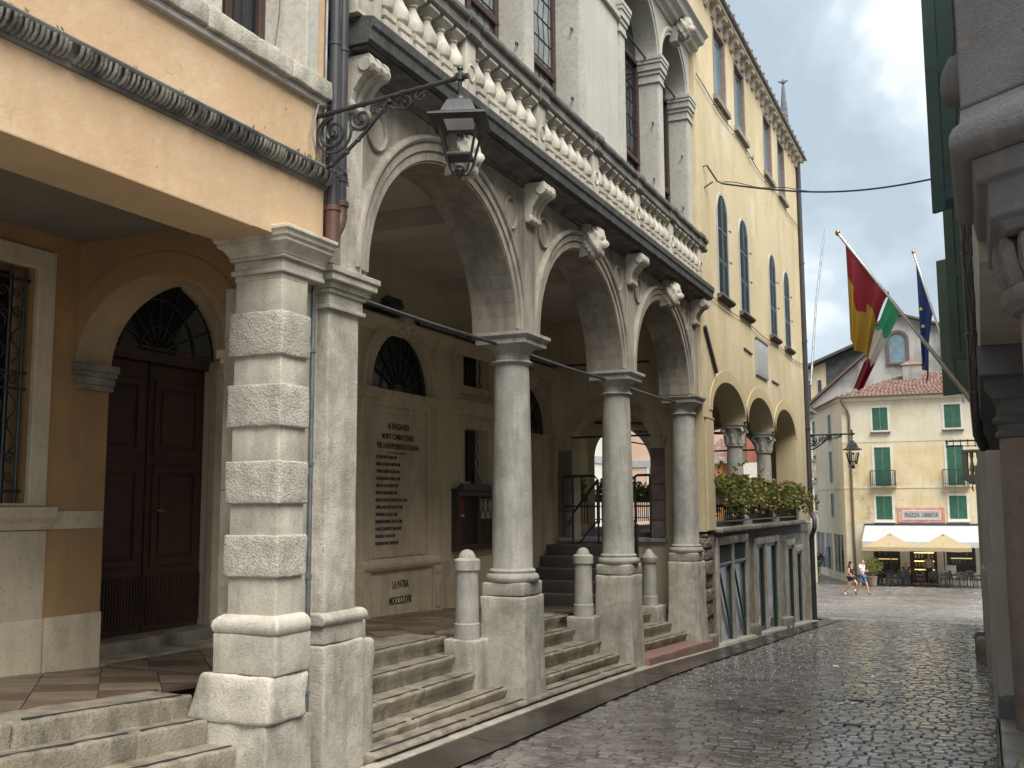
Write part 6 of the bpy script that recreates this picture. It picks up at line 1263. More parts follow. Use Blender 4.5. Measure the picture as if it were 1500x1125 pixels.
# ================================================================== STREET LAMPS
def bracket_lamp(lab, x0, y, zarm, L, s, d=1, rnd=False):
    t = thing('street_lamp', lab, 'street lamp', (x0, y, zarm-.3), 'bracket street lamps')
    e1, e2 = Vector((1, 0, 0)), Vector((0, 0, 1)); P = lambda u, w: (x0+u*L, y, zarm+.075*L*u*(0 if rnd else 1)+w*L)
    a = MB(); a.tube([P(0, 0), P(.5, 0), P(1, 0)], .022*s, 8)
    for u in (.06, .34, .62): a.tube([P(u-.012, 0), P(u+.012, 0)], .029*s, 8)
    arm = a.build('arm', 'iron', t, smooth=40)
    sc = MB(); spiral(sc, P(.13, -.135), e1, e2, .105*L, 2.0, .017*s, 1.6); spiral(sc, P(.13, -.135), e1, -e2, .128*L, .80, .014*s, -.3, rend=.9)
    spiral(sc, P(.33, -.095), e1, e2, .075*L, 1.9, .015*s, 2.4); spiral(sc, P(.47, -.062), e1, e2, .05*L, 1.7, .013*s, .4); spiral(sc, P(.63, -.065), -e1, e2, .056*L, 1.3, .012*s, .4); spiral(sc, P(.74, -.045), e1, e2, .038*L, 1.4, .011*s, 2)
    sc.tube([P(.0, -.32), P(.04, -.345), P(.12, -.335), P(.23, -.27), P(.37, -.17), P(.48, -.07), P(.53, -.005)], .019*s, 6)
    sc.tube([P(.50, -.035), P(.56, -.085), P(.64, -.10), P(.71, -.06), P(.77, -.025)], .013*s, 6)
    for u, w, r in ((.03, -.325, .03), (.12, -.325, .026), (.23, -.27, .024), (.31, -.21, .024), (.53, -.02, .028), (.42, -.115, .02), (.13, -.135, .032), (.33, -.095, .02)): sc.lathe(P(u, w-r), [(.004*s, 0), (r*s, r*s*.6), (r*s, r*s*1.3), (.004*s, r*s*2)], 8)
    rng = random.Random(1)
    for k in range(22):
        u = rng.uniform(0, .52); w = -.32*(1-u/.53)+rng.uniform(-.01, .03); q = rng.uniform(0, 6.28); p = Vector(P(u, w)); dd = Vector((math.cos(q), 0, math.sin(q)))*.035*s; nn = Vector((-dd.z, .3*.035*s, dd.x))*.45
        sc.add([p, p+dd*.5+nn, p+dd, p+dd*.5-nn], [(0, 1, 2, 3)])
    sc.tube([P(0, .02), P(0, -.32)], .014*s, 6); sc.build('scrollwork', 'iron', arm, smooth=40)
    lx, lz = x0+L, zarm+(0 if rnd else .075*L); q = .35
    n = 8 if rnd else 4; rot = math.pi/4+q if not rnd else .3; sqf = not rnd
    def lat(b, pr): b.lathe((lx, y, lz), [(r*s, z*s) for r, z in pr], n, rot, sqf)
    f = MB(); f.lathe((lx, y, lz), [(r*s, z*s) for r, z in ((.004, .11), (.022, .095), (.028, .07), (.016, .055), (.02, .04), (.034, .03), (.034, -.025), (.018, -.04), (.015, -.15), (.03, -.165), (.052, -.185), (.055, -.205), (.036, -.22), (.065, -.245), (.075, -.265), (.045, -.28))], 16)
    f.tube([(lx-.05*s, y, lz), (lx+.07*s, y, lz)], .026*s, 8); f.build('lamp_finial', 'iron', arm, smooth=40)
    lw = lz-.072*s
    hd = MB(); lat(hd, [(.055, -.20), (.085, -.215), (.10, -.23), (.145, -.335), (.155, -.34), (.235, -.38), (.238, -.395), (.225, -.40)]); head_ = hd.build('lamp_roof', 'iron', t, smooth=30)
    for k in range(n):
        a0 = rot+2*math.pi*k/n; k_ = 1.41421 if sqf else 1; c_, s_ = math.cos(a0), math.sin(a0); b = MB()
        b.bar((lx+.155*s*k_*c_, y+.155*s*k_*s_, lw-.39*s), (lx+.092*s*k_*c_, y+.092*s*k_*s_, lw-.685*s), .017*s); b.build('cage_bar', 'iron', head_)
    b = MB(); lat(b, [(.105, -.675), (.108, -.685), (.105, -.70), (.085, -.70)]); b.build('cage_rim', 'iron', head_)
    b = MB(); lat(b, [(.148, -.395), (.090, -.68)]); b.build('lamp_glass', 'clear', head_)
    b = MB(); b.lathe((lx, y, lw), [(r*s, z*s) for r, z in ((.03, -.40), (.03, -.43), (.012, -.44))], 10); b.build('lamp_holder', 'iron', head_, smooth=40); b = MB(); lat(b, [(.12, -.402), (.12, -.408)]); b.build('reflector', 'white', head_)
    b = MB(); b.lathe((lx, y, lw), [(r*s, z*s) for r, z in ((.02, -.69), (.04, -.71), (.05, -.735), (.03, -.76), (.012, -.79), (.004, -.80))], 12)
    for k in range(4):
        a0 = rot+2*math.pi*k/4; c_, s_ = math.cos(a0), math.sin(a0); b.tube([(lx+.125*s*c_, y+.125*s*s_, lw-.69*s), (lx+.09*s*c_, y+.09*s*s_, lw-.75*s), (lx+.03*s*c_, y+.03*s*s_, lw-.765*s)], .008*s, 5)
    b.build('lamp_base', 'iron', head_, smooth=40)
    return t
bracket_lamp('black iron lantern on a scrolled bracket in the foreground, left of the first arch', -3.705, 5.20, 4.09, 1.02, .71)
bracket_lamp('small black lantern on a scrolled arm at the far corner of the yellow house', -3.72, 25.3, 3.28, 1.0, .95, rnd=True)
# ================================================================== PIPES AND CABLES ON THE WALLS
dp = thing('downpipe', 'pair of dark downpipes joining into a rusty branch beside the pillar capital', 'downpipe', (-3.66, 5.35, 3.2))
for x, y, z0 in ((-3.655, 5.325, 3.50), (-3.665, 5.425, 3.56)):
    b = MB(); b.tube([(x, y, z0), (x, y, 9.0)], .038, 14)
    for z in (3.72, 4.6, 5.9, 7.2): b.lathe((x, y, z), [(.038, 0), (.043, .004), (.043, .028), (.038, .032)], 14)
    b.build('pipe', 'pipe', dp, smooth=40)
b = MB(); b.tube([(-3.655, 5.325, 3.53), (-3.655, 5.325, 3.28)], .047, 14); b.tube([(-3.665, 5.425, 3.60), (-3.665, 5.425, 3.50), (-3.66, 5.40, 3.44), (-3.655, 5.345, 3.37), (-3.655, 5.325, 3.33)], .045, 14)
for c in ((-3.655, 5.325, 3.50), (-3.665, 5.425, 3.555)): b.lathe(c, [(.045, 0), (.054, .006), (.054, .035), (.045, .04)], 14)
b.build('branch', 'copper', dp, smooth=40)
cn = MB(); cn.tube([(-3.84, 5.40, z) for z in (3.30, 3.0, 2.0, 1.0, 0, -.1)], .013, 7)
for z in (2.62, 1.9, 1.2, .5): cn.lathe((-3.84, 5.40, z), [(.013, 0), (.02, .004), (.02, .03), (.013, .034)], 8)
cn.tube([(-3.845, 5.378, .9), (-3.845, 5.378, -.1)], .008, 6)
o = cn.build('conduit', 'zinc', smooth=40); tag(o, 'thin grey metal conduit running down between pillar and pilaster', 'conduit')
o = MB().tube([(-3.685, 5.265, 3.79), (-3.685, 5.265, 4.4), (-3.68, 5.27, 6), (-3.68, 5.27, 8)], .010, 6).build('conduit', 'zinc', smooth=40); tag(o, 'thin grey conduit beside the dark downpipes above the carved moulding', 'conduit')
cbm = MB(); cbm.tube([(-3.66, 5.15, 3.80), (-3.665, 5.10, 3.95), (-3.66, 5.16, 4.15), (-3.67, 5.29, 4.19)], .006, 5); cbm.tube([(-3.66, 5.28, 3.78), (-3.62, 5.33, 3.80), (-3.62, 5.42, 3.78), (-3.66, 5.50, 3.72)], .006, 5); o = cbm.build('lamp_cable', 'zinc', smooth=40); tag(o, 'thin loose cable curling from the moulding up to the lamp bracket', 'cable')
b = MB(); b.tube([(-3.69, 25.15, 10.02), (-3.69, 25.15, 4), (-3.69, 25.15, 1.45), (-3.60, 25.0, 1.30), (-3.60, 24.95, 1.1), (-3.69, 25.12, .9), (-3.69, 25.12, -1.05)], .055, 10)
for z in (9.2, 7.4, 5.5, 3.4, 2.0): b.lathe((-3.69, 25.15, z), [(.055, 0), (.068, .005), (.068, .05), (.055, .055)], 10)
o = b.build('downpipe', 'pipe', smooth=40); tag(o, 'long dark downpipe on the far corner of the yellow house', 'downpipe')
pts = []
for i in range(31):
    t = i/30; pts.append((-3.49+3.58*t, 15.84+.3*t, 6.70-.2*t-.22*math.sin(math.pi*t)))
b = MB(); b.tube(pts, .014, 6); b.tube([(p[0], p[1], p[2]+.03+.02*math.sin(i)) for i, p in enumerate(pts[:12])], .008, 5); o = b.build('overhead_cable', 'cable'); tag(o, 'black cable strung across the street between the upper walls', 'cable')
b = MB(); b.tube([(-3.78, 26.5, 4.6), (-3.72, 27.6, 6.9), (-3.62, 28.9, 8.95)], .028, 7); b.tube([(-3.62, 28.9, 8.95), (-3.60, 28.95, 9.2)], .012, 5); o = b.build('aerial_mast', 'zinc', smooth=40); tag(o, 'thin leaning grey mast beside the far corner of the yellow house', 'mast')
b = MB(); b.tube([(-3.72, 25.4, 4.75), (-10, 52, 5.2+1.6), (-12, 62, 8.5)], .02, 5); o = b.build('far_cable', 'cable'); tag(o, 'thin cable running from the yellow house corner out over the piazza', 'cable')
# ================================================================== FLAGS
def flag(name, lab, base, tip, cloth):
    t = thing(name, lab, 'flag', base, 'flags on slanting poles'); base, tip = Vector(base), Vector(tip)
    MB().tube([base, tip], .024, 10).build('pole', 'steel', t, smooth=40); b = MB(); b.lathe(tip-Vector((0, 0, .02)), [(.01, -.03), (.034, -.005), (.04, .025), (.034, .055), (.01, .075)], 14); b.build('pole_ball', 'brass', t, smooth=40)
    cloth(t, base, tip)
def drape(t, base, tip, s0, s1, W, colf, mats, sd, pinch=.55, shrink=.62, nu=64, nv=80, fold=.10, name='cloth', shift=(0, 0)):
    """cloth hung along the pole from s0 (near the tip) to s1; falls under its own weight"""
    d = tip-base; rnd = random.Random(sd); vs = []; ids = []
    hoist = (tip-d*s0)-(tip-d*s1)
    for j in range(nv+1):
        v = j/nv
        for i in range(nu+1):
            u = i/nu                      # u along the hoist, from the tip end down the pole
            p = tip-d*(s0+(s1-s0)*u)
            gather = 1-pinch*(v**.7)
            anchor = tip-d*s0
            xy = Vector((p.x, p.y, 0)).lerp(Vector((anchor.x, anchor.y, 0)), 1-gather)
            drop = W*v*(1-.10*u)
            z = p.z*(1-v**1.1*shrink)+(anchor.z-(anchor.z-p.z)*.35)*(v**1.1*shrink)-drop
            ph = u*9.5+sd; amp = fold*(v**.6)*(.4+.6*u)
            q = Vector((xy.x+shift[0]*v+amp*.55*math.sin(ph), xy.y+shift[1]*v+amp*1.3*math.cos(ph*1.07+v*1.1), z+.04*math.sin(ph*.9+v*2)))
            vs.append(q)
    mb = MB()
    for j in range(nv):
        for i in range(nu):
            mb.cur = colf((i+.5)/nu, (j+.5)/nv); n = j*(nu+1)+i
            ids.append(((n, n+1, n+nu+2, n+nu+1), mb.cur))
    mb.v = [tuple(p) for p in vs]; mb.f = [x[0] for x in ids]; mb.mi = [x[1] for x in ids]
    return mb.build(name, mats, t, smooth=180, recalc=False)
flag('flag', 'dark red and ochre yellow city flag hanging from the longest pole', (-0.046, 16.72, 3.132), (-1.915, 17.024, 6.005),
     lambda t, b_, tp: drape(t, b_, tp, .06, .39, 1.60, lambda u, v: 0 if (v < (.50 if .22 < u < .62 else .36)+.015*math.sin(u*20)) else 1, ['redc', 'yelc'], 1, pinch=.55, fold=.115))
flag('flag', 'green white and red flag hanging half hidden behind the red and yellow one', (-0.038, 17.48, 3.132), (-1.262, 17.708, 5.07),
     lambda t, b_, tp: drape(t, b_, tp, .02, .16, 1.50, lambda u, v: 0 if v < .33 else (1 if v < .66 else 2), ['grnc', 'whtc', 'redc'], 4, pinch=.10, fold=.085, shift=(-.66, .35)))
def eu(t, b_, tp):
    o = drape(t, b_, tp, .05, .42, 2.3, lambda u, v: 0, ['bluc'], 7, pinch=.60, fold=.12)
    a = Vector(tp)-(Vector(tp)-Vector(b_))*.12
    for k, (dz, dx) in enumerate(((-.95, .0), (-1.35, .03))):
        c = a+Vector((dx, -.16, dz)); pts = []
        for i in range(10):
            r = .055 if i % 2 == 0 else .022; q = math.pi/2+i*math.pi/5; pts.append((c.x+r*math.cos(q), c.y, c.z+r*math.sin(q)))
        MB().add(pts, [tuple(range(10))]).build('gold_star', 'starc', o)
flag('flag', 'dark blue flag with gold stars hanging from the right hand pole', (-.28, 24.6, 3.85), (-1.17, 25.2, 7.44), eu)
# ================================================================== FLOWER BOXES
def flowers(lab, x, y0, y1, z, n, group, seed, spill=.5, reach=.16):
    t = thing('flower_box', lab, 'flower box', (x, (y0+y1)/2, z-.16), group); rnd = random.Random(seed)
    MB().box(x-.10, x+.10, y0, y1, z-.16, z-.01).build('planter', 'sill', t, bevel=.01)
    st, lf_, pt = MB(), MB(), MB()
    for k in range(n):
        y = rnd.uniform(y0, y1); c = Vector((x+rnd.uniform(-.06, .06), y, z)); up = rnd.random() < .55
        dirv = Vector((rnd.uniform(-.5, .6), rnd.uniform(-.6, .6), rnd.uniform(.5, 1.2) if up else rnd.uniform(.1, .6))).normalized(); Lh = rnd.uniform(.12, .34) if up else rnd.uniform(.25, .62)*(.5+spill)
        pts = [c]; p = c.copy(); dv_ = dirv.copy(); m = 6
        for q in range(m):
            p = p+dv_*Lh/m; dv_.z -= (.05 if up else .42); dv_.normalize(); pts.append(p.copy())
        if k % 3 == 0: st.tube(pts, .004, 3, False)
        for q, p in enumerate(pts[1:]):
            for r_ in range(3):
                s = rnd.uniform(.022, .045); a = Vector((rnd.uniform(-1, 1), rnd.uniform(-1, 1), rnd.uniform(-.4, .9))).normalized(); w = a.orthogonal().normalized()*s; h = a.cross(w).normalized()*s*.9; o = p+Vector((rnd.uniform(-.04, .04), rnd.uniform(-.04, .04), rnd.uniform(-.03, .03)))
                lf_.add([o-h, o+w*.7-h*.2, o+w*.5+h*.8, o+h+a*.01, o-w*.5+h*.8, o-w*.7-h*.2], [(0, 1, 2, 3, 4, 5)])
        if rnd.random() < .42:
            o = pts[-1]+Vector((0, 0, .015))
            for r_ in range(7):
                a = Vector((rnd.uniform(-1, 1), rnd.uniform(-1, 1), rnd.uniform(-.2, 1))).normalized(); w = a.orthogonal().normalized()*.014; h = a.cross(w); c2 = o+a*rnd.uniform(.008, .03); pt.add([c2-w-h, c2+w-h, c2+w+h, c2-w+h], [(0, 1, 2, 3)])
    q = st.build('stems', 'leaf', t, recalc=False); q['kind'] = 'stuff'; q = lf_.build('foliage', 'leaf', t, recalc=False); q['kind'] = 'stuff'; q = pt.build('blossoms', 'petal', t, recalc=False); q['kind'] = 'stuff'
for i, (y0, y1, lab) in enumerate(((15.85, 18.15, 'bushy red geraniums spilling over the gallery rail beside the yellow pier, nearest box'), (18.6, 20.85, 'trailing geraniums on the gallery rail between the two grey columns'), (21.3, 23.5, 'trailing geraniums at the far end of the gallery rail beside the downpipe'))):
    flowers(lab, XY-.05, y0, y1, 1.80, 260, 'flower boxes on the gallery rail', i+1, .7)
for i, (y0, y1, lab) in enumerate(((16.1, 17.8, 'flower box on the rear gallery rail seen left of the middle column'), (18.6, 22.4, 'flower box on the rear gallery rail seen right of the middle column'))):
    flowers(lab, -6.70, y0, y1, 1.86, 110, 'flower boxes on the rear gallery rail', i+11, .3)
# ================================================================== PEOPLE
def skin(name, pts, edges, rad, mat, parent, root=0, sub=2):
    me = bpy.data.meshes.new(name); me.from_pydata([tuple(p) for p in pts], edges, []); me.materials.append(M[mat])
    o = _link(bpy.data.objects.new(name, me)); o.parent = parent; BASE[o] = BASE[parent]
    md = o.modifiers.new('skin', 'SKIN'); md.use_smooth_shade = True
    for i, v in enumerate(me.skin_vertices[0].data):
        r = rad[i]; v.radius = r if isinstance(r, (tuple, list)) else (r, r); v.use_root = (i == root)
    s = o.modifiers.new('sub', 'SUBSURF'); s.levels = sub; s.render_levels = sub; return o
def person(lab, loc, rz, pose, top='white', bottom='denim', shoes='white', hair='hair', h=1.75, sleeve=.6, legs=.55, bag=None, hairlong=False, bald=False):
    """facing +Y before turning; pose gives joint positions"""
    t = thing('person', lab, 'person', (0, 0, 0)); k = h/1.75
    J = dict(pelvis=(0, 0, .95), waist=(0, .01, 1.10), chest=(0, .02, 1.30), neck=(0, .02, 1.47), head=(0, .045, 1.60), crown=(0, .04, 1.69))
    for s, sg in (('l', -1), ('r', 1)):
        J['sh'+s] = (sg*.17, .01, 1.42); J['el'+s] = (sg*.22, -.02, 1.14); J['wr'+s] = (sg*.22, .06, .92); J['ha'+s] = (sg*.215, .09, .82)
        J['hi'+s] = (sg*.085, 0, .90); J['kn'+s] = (sg*.09, .02, .50); J['an'+s] = (sg*.09, -.02, .09); J['to'+s] = (sg*.095, .13, .03)
    J.update(pose); J = {a: Vector(b)*k for a, b in J.items()}
    names = ['pelvis', 'waist', 'chest', 'neck', 'head', 'crown']+[a+s for s in 'lr' for a in ('sh', 'el', 'wr', 'ha', 'hi', 'kn', 'an', 'to')]
    ix = {n: i for i, n in enumerate(names)}; E = [('pelvis', 'waist'), ('waist', 'chest'), ('chest', 'neck'), ('neck', 'head'), ('head', 'crown')]
    for s in 'lr': E += [('chest', 'sh'+s), ('sh'+s, 'el'+s), ('el'+s, 'wr'+s), ('wr'+s, 'ha'+s), ('pelvis', 'hi'+s), ('hi'+s, 'kn'+s), ('kn'+s, 'an'+s), ('an'+s, 'to'+s)]
    rad = dict(pelvis=(.145, .105), waist=(.125, .09), chest=(.145, .10), neck=.052, head=(.078, .098), crown=(.06, .075))
    for s in 'lr': rad.update({'sh'+s: .062, 'el'+s: .042, 'wr'+s: .028, 'ha'+s: (.040, .026), 'hi'+s: .088, 'kn'+s: .056, 'an'+s: .038, 'to'+s: (.038, .024)})
    rad = {a: (tuple(q*k for q in b) if isinstance(b, tuple) else b*k) for a, b in rad.items()}
    skin('body', [J[n] for n in names], [(ix[a], ix[b]) for a, b in E], [rad[n] for n in names], 'skin', t)
    grow = lambda r, g: tuple(q+g for q in r) if isinstance(r, tuple) else r+g
    # shirt with short sleeves
    P = [J['pelvis']+Vector((0, 0, .02)), J['waist'], J['chest'], J['chest'].lerp(J['neck'], .62)]; Ed = [(0, 1), (1, 2), (2, 3)]; Rr = [grow(rad['pelvis'], .012), grow(rad['waist'], .022), grow(rad['chest'], .016), (.085*k, .07*k)]
    for s in 'lr':
        n = len(P); P += [J['sh'+s], J['sh'+s].lerp(J['el'+s], sleeve)]; Ed += [(2, n), (n, n+1)]; Rr += [rad['sh'+s]+.016, (rad['el'+s] if sleeve < 1.01 else rad['el'+s])+.022]
        if sleeve > .99: P.append(J['wr'+s]); Ed.append((n+1, n+2)); Rr.append(rad['wr'+s]+.014)
    skin('shirt', P, Ed, Rr, top, t)
    P = [J['pelvis']+Vector((0, 0, .02))]; Ed = []; Rr = [grow(rad['pelvis'], .016)]
    for s in 'lr':
        n = len(P); P += [J['hi'+s], J['hi'+s].lerp(J['kn'+s], min(1, legs*1.6)) if legs < .99 else J['kn'+s]]; Ed += [(0, n), (n, n+1)]; Rr += [rad['hi'+s]+.018, (rad['kn'+s]+.03)]
        if legs > .99: P.append(J['an'+s]); Ed.append((n+1, n+2)); Rr.append(rad['an'+s]+.028)
    skin('shorts' if legs < .99 else 'trousers', P, Ed, Rr, bottom, t)
    for s in 'lr':
        a, b = J['an'+s], J['to'+s]; skin('shoe', [a+Vector((0, 0, -.01)), a.lerp(b, .5)+Vector((0, 0, -.015)), b], [(0, 1), (1, 2)], [.05*k, .05*k, (.046*k, .034*k)], shoes, t)
    if not bald:
        hd = J['head']; up = (J['crown']-hd).normalized(); P = [hd+up*.03+Vector((0, -.035, 0)), hd+up*.085*k+Vector((0, -.012, 0))]; Rr = [(.086*k, .085*k), (.078*k, .088*k)]; Ed = [(0, 1)]
        if hairlong: P += [hd+Vector((0, -.10, -.06)), hd+Vector((.01, -.15, -.20))]; Ed += [(0, 2), (2, 3)]; Rr += [.06, .035]
        skin('hair', P, Ed, Rr, hair, t, root=0)
    hd = J['head']; f = MB(); f.prism([(-.014, -.02), (.014, -.02), (.0, .03)], 'y', hd.y+.085*k, hd.y+.112*k)
    f.v = [(p[0]+hd.x, p[1], p[2]+hd.z) for p in f.v]; f.build('nose', 'skin', t)
    f = MB()
    for sx in (-.032, .032): f.obox((hd.x+sx, hd.y+.092*k, hd.z+.03), (.012, 0, 0), (0, .006, 0), (0, 0, .006))
    f.build('eyes', 'hair', t)
    for s, sg in (('l', -1), ('r', 1)):      # five fingers curling from the palm
        hnd = J['ha'+s]; d = (hnd-J['wr'+s]).normalized(); sd_ = Vector((0, 1, 0)).cross(d); sd_ = sd_.normalized() if sd_.length > .2 else Vector((1, 0, 0)); fr = MB()
        for q, L in ((-1.5, .052), (-.5, .062), (.5, .060), (1.5, .048)):
            w = d.cross(sd_); o = hnd+d*.02+w*q*.016; fr.tube([o, o+d*L*.55+sd_*.006*sg, o+d*L*.9-sd_*.014*sg], [.010, .009, .007], 5)
        w = d.cross(sd_); o = hnd-d*.01+w*.035; fr.tube([o-w*.02, o+w*.02+d*.02, o+w*.02+d*.05], [.011, .010, .008], 5); fr.build('fingers', 'skin', t, smooth=60)
    if bag: bag(t, J)
    t.location = loc; t.rotation_euler = (0, 0, rz); return t
def walk(st=1.0, bend=0):
    return dict(hil=(-.085, .01, .90), knl=(-.09, .20*st, .53), anl=(-.09, .28*st, .12), tol=(-.09, .42*st, .09), hir=(.085, -.01, .90), knr=(.09, -.06*st, .49), anr=(.09, -.34*st, .13), tor=(.095, -.24*st, .03),
                ell=(-.235, -.10, 1.16), wrl=(-.23, -.08, .92), hal=(-.22, -.05, .83), elr=(.235, .05, 1.15), wrr=(.20, .22, 1.02), har=(.17, .29, 1.0))
phone = dict(elr=(.23, .04, 1.15), wrr=(.10, .25, 1.16), har=(.05, .31, 1.19), ell=(-.23, .03, 1.15), wrl=(-.10, .24, 1.12), hal=(-.05, .29, 1.15), head=(.0, .085, 1.59), crown=(0, .06, 1.68))
def phone_bag(t, J):
    c = (J['hal']+J['har'])/2+Vector((0, .05, .03)); MB().obox(c, (.04, 0, 0), (0, .03, .025), (0, .004, .006)).build('phone', 'black', t)
def waist_bag(t, J):
    b = MB(); c = J['waist']
    b.tube([(c.x+.155*math.cos(2*math.pi*i/18), c.y+.125*math.sin(2*math.pi*i/18), c.z+.03*math.cos(2*math.pi*i/18)) for i in range(19)], .022, 6); b.build('red_belt', 'redc', t)
person('man in white T-shirt and blue denim shorts walking across the piazza hands raised', (-5.62, 54, zg(54)), -1.95, dict(walk(.95), **phone), 'white', 'denim', 'navy', h=1.78, sleeve=.55, legs=.5, bag=phone_bag)
person('woman in black top and shorts with a red belt walking beside the man in white', (-6.12, 53.8, zg(54)), -2.05, dict(walk(1.05), knl=(-.09, .30, .60), anl=(-.09, .12, .30), tol=(-.09, .22, .22)), 'black', 'black', 'white', h=1.66, sleeve=.15, legs=.32, hairlong=True, bag=waist_bag)
person('bald man in dark blue jumper and green shorts walking near the shop windows', (-10.05, 71, zg(71)), math.pi*.95, walk(.7), 'navy', 'gshort', 'white', h=1.76, sleeve=1.0, legs=.55, bald=True)
sit = dict(pelvis=(0, 0, .52), waist=(0, -.02, .68), chest=(0, .0, .88), neck=(0, .03, 1.05), head=(0, .06, 1.18), crown=(0, .05, 1.27))
for s, sg in (('l', -1), ('r', 1)): sit.update({'sh'+s: (sg*.17, .01, 1.0), 'el'+s: (sg*.23, .08, .78), 'wr'+s: (sg*.14, .30, .76), 'ha'+s: (sg*.10, .38, .77), 'hi'+s: (sg*.09, .06, .50), 'kn'+s: (sg*.12, .46, .50), 'an'+s: (sg*.12, .44, .09), 'to'+s: (sg*.12, .58, .03)})
person('dark haired person in black sitting at a cafe table, left of the doorway', (-5.55, 64.6, zg(64.6)), math.pi*.9, sit, 'black', 'black', 'black', legs=1.0, sleeve=1.0)
person('person in black T-shirt sitting at a cafe table in front of the left window pier', (-4.25, 64.5, zg(64.5)), math.pi*1.0, sit, 'black', 'denim', 'black', legs=1.0, sleeve=.5)
person('waiter in grey shirt standing in the cafe doorway', (-3.05, 65.3, zg(65.3)), math.pi, {}, 'plaque', 'black', 'black', legs=1.0, sleeve=.6)
# ================================================================== CAFE FURNITURE
pu = thing('shrub', 'round leafy green shrub in a pot behind the walking woman', 'shrub', (-5.95, 62.5, zg(62.5)))
MB().lathe((-5.95, 62.5, zg(62.5)), [(.16, 0), (.23, .05), (.28, .5), (.30, .55), (.27, .56)], 16).build('pot', 'jambred', pu, smooth=40)
b = MB(); rnd = random.Random(4)
for k in range(900):
    a = Vector((rnd.gauss(0, 1), rnd.gauss(0, 1), rnd.gauss(0, 1))).normalized()*(rnd.random()**.33)*.55; c = Vector((-5.95, 62.5, zg(62.5)+1.15))+a; n = Vector((rnd.uniform(-1, 1), rnd.uniform(-1, 1), rnd.uniform(-.2, 1))).normalized(); w = n.orthogonal().normalized()*.05; h = n.cross(w); b.add([c-w, c+h*.5, c+w, c-h*.5], [(0, 1, 2, 3)])
q = b.build('foliage', 'leaf', pu, recalc=False); q['kind'] = 'stuff'
for i, (x, lab) in enumerate(((-5.02, 'sand coloured square parasol shading the left half of the cafe terrace'), (-2.16, 'sand coloured square parasol shading the right half of the cafe terrace'))):
    y = 64.0; z = zg(64); t = thing('parasol', lab, 'parasol', (x, y, z), 'parasols of the cafe terrace')
    MB().tube([(x, y, z), (x, y, z+2.95)], .03, 8).build('pole', 'dwood', t); MB().rough(x-.25, x+.25, y-.25, y+.25, z, z+.10, r=.02, g=.2, amp=.002).build('base', 'rstone', t)
    H = 1.43; c = MB(); rings = []
    for r, zz in ((.02, 2.98), (.22, 2.92)): rings.append([(x+r*a*1.0, y+r*b_, z+zz) for a, b_ in ((-1, -1), (0, -1), (1, -1), (1, 0), (1, 1), (0, 1), (-1, 1), (-1, 0))])
    c.loft(rings, True, False); rings = []
    for k in range(6):
        f = k/5; r = .16+(H-.16)*f; zz = 2.86-.64*f**1.0-.05*math.sin(math.pi*f)
        rings.append([(x+r*a, y+r*b_, z+zz-(0 if abs(a*b_) == 1 else .02*math.sin(math.pi*f))) for a, b_ in ((-1, -1), (-.5, -1), (0, -1), (.5, -1), (1, -1), (1, -.5), (1, 0), (1, .5), (1, 1), (.5, 1), (0, 1), (-.5, 1), (-1, 1), (-1, .5), (-1, 0), (-1, -.5))])
    rings.append([(p[0]*1.0+(p[0]-x)*.01, p[1]+(p[1]-y)*.01, p[2]-.20-.03*(i_ % 2)) for i_, p in enumerate(rings[-1])]); c.loft(rings, True, False); c.build('canopy', 'para', t, recalc=False)
    for a, b_ in ((-1, -1), (1, -1), (1, 1), (-1, 1), (0, -1), (1, 0), (0, 1), (-1, 0)): MB().tube([(x, y, z+2.80), (x+H*a*.98, y+H*b_*.98, z+2.20)], .014, 5).build('rib', 'dwood', t)
# chairs with arms: one built, the others copied
def chair0():
    t = thing('cafe_chair', '', 'chair', (0, 0, 0), 'grey chairs of the cafe terrace')
    b = MB()
    for k in range(6): b.box(-.22, .22, -.20+.07*k, -.145+.07*k, .43, .45)
    b.box(-.23, -.20, -.21, .22, .42, .46); b.box(.20, .23, -.21, .22, .42, .46); b.build('seat', 'chair', t)
    b = MB()
    for k in range(5): b.bar((-.21, -.215-.02*k, .52+.075*k), (.21, -.215-.02*k, .52+.075*k), .012, .04)
    b.tube([(-.22, -.20, .44), (-.225, -.30, .86), (-.15, -.315, .90), (.15, -.315, .90), (.225, -.30, .86), (.22, -.20, .44)], .014, 6); b.build('backrest', 'chair', t)
    for sx in (-1, 1):
        for y0, y1 in ((.20, .24), (-.20, -.26)): MB().tube([(sx*.215, y0, .44), (sx*.235, y1, 0)], .014, 6).build('leg', 'chair', t)
        MB().tube([(sx*.23, -.27, .66), (sx*.25, .0, .66), (sx*.25, .20, .65), (sx*.22, .21, .44)], .016, 6).build('armrest', 'chair', t)
    return t
def table0():
    t = thing('cafe_table', '', 'table', (0, 0, 0), 'small tables of the cafe terrace')
    MB().lathe((0, 0, 0), [(.02, .70), (.33, .705), (.34, .72), (.33, .735), (.02, .737)], 24).build('table_top', 'chair', t, smooth=40); MB().lathe((0, 0, 0), [(.03, .02), (.026, .7)], 8).build('pedestal', 'chair', t)
    for q in range(3): a = 2.1*q; MB().tube([(0, 0, .06), (.26*math.cos(a), .26*math.sin(a), .015)], .018, 6).build('foot', 'chair', t)
    return t
ct, tt = chair0(), table0(); used = [False, False]
def put(kind, x, y, rz, lab):
    src = ct if kind == 0 else tt
    o = src if not used[kind] else copy_tree(src)
    used[kind] = True; o.location = (x, y, zg(y)); o.rotation_euler = (0, 0, rz); o['label'] = lab; return o
TB = [(-5.55, 64.0), (-4.2, 63.9), (-2.75, 63.9), (-1.05, 64.0)]
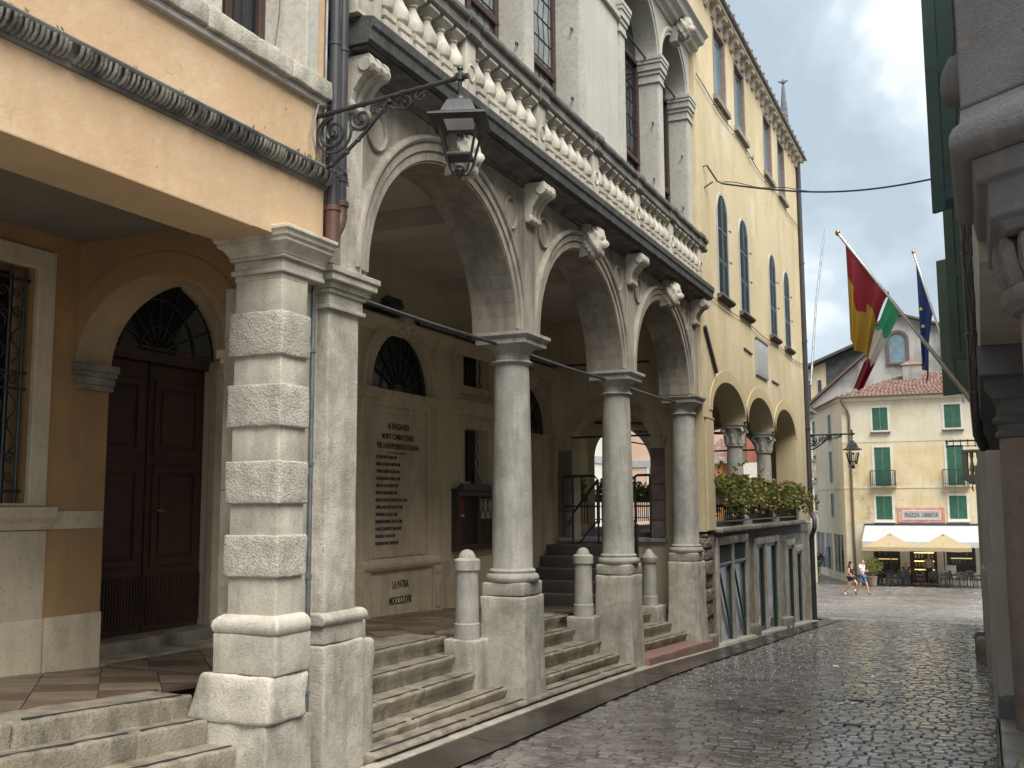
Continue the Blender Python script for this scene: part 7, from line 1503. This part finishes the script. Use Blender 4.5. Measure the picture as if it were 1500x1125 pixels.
tl = ['cafe table with the dark haired person in black, at the left end of the terrace', 'cafe table under the left parasol in front of the seated person in black T-shirt', 'cafe table standing in front of the cafe doorway', 'cafe table at the right end of the terrace under the right parasol']
for (x, y), l in zip(TB, tl): put(1, x, y, 0, l)
near_ = ['leftmost table', 'second table from the left', 'table in front of the doorway', 'rightmost table']
side = [((0, -.62), math.pi*0, 'nearest the street, at the'), ((-.6, .05), -math.pi/2, 'on the left side of the'), ((.6, .0), math.pi/2, 'on the right side of the')]
for i, (x, y) in enumerate(TB):
    for (dx, dy), rz, l in side:
        put(0, x+dx+random.uniform(-.06, .06), y+dy, rz+random.uniform(-.4, .4), 'grey metal armchair '+l+' '+near_[i])
for x, y, rz, l in ((-5.55, 64.55, math.pi, 'grey metal armchair under the seated dark haired person'), (-4.25, 64.45, math.pi, 'grey metal armchair under the seated person in black T-shirt'), (-.2, 63.6, .3, 'grey metal armchair at the far right edge of the terrace'), (-1.0, 64.75, math.pi, 'grey metal armchair behind the rightmost table against the window')): put(0, x, y, rz, l)
for i, (x, y, l) in enumerate(((-6.1, 63.2, 'grey metal armchair at the left front edge of the terrace'), (-4.95, 63.0, 'grey metal armchair at the front of the terrace below the top of the left parasol'), (-4.6, 63.4, 'grey metal armchair turned sideways between the two left tables'), (-3.5, 63.2, 'grey metal armchair at the front of the terrace between the two parasols'), (-2.2, 63.1, 'grey metal armchair at the front of the terrace below the top of the right parasol'), (-1.75, 63.5, 'grey metal armchair turned towards the rightmost table from its front'), (-1.3, 63.0, 'grey metal armchair at the front edge right of the right parasol pole'), (-.55, 63.1, 'grey metal armchair at the front edge near the right house wall'))): put(0, x, y, random.uniform(-1.2, 1.2), l)
mb_ = thing('menu_board', 'low cream menu panel standing left of the right shop window', 'board', (-2.0, 65.2, zg(65)))
MB().box(-2.25, -1.6, 65.1, 65.14, zg(65)+.3, zg(65)+1.15).build('panel', 'whiteh', mb_)
for x in (-2.2, -1.65): MB().tube([(x, 65.12, zg(65)), (x, 65.12, zg(65)+1.2)], .02, 6).build('leg', 'chair', mb_)
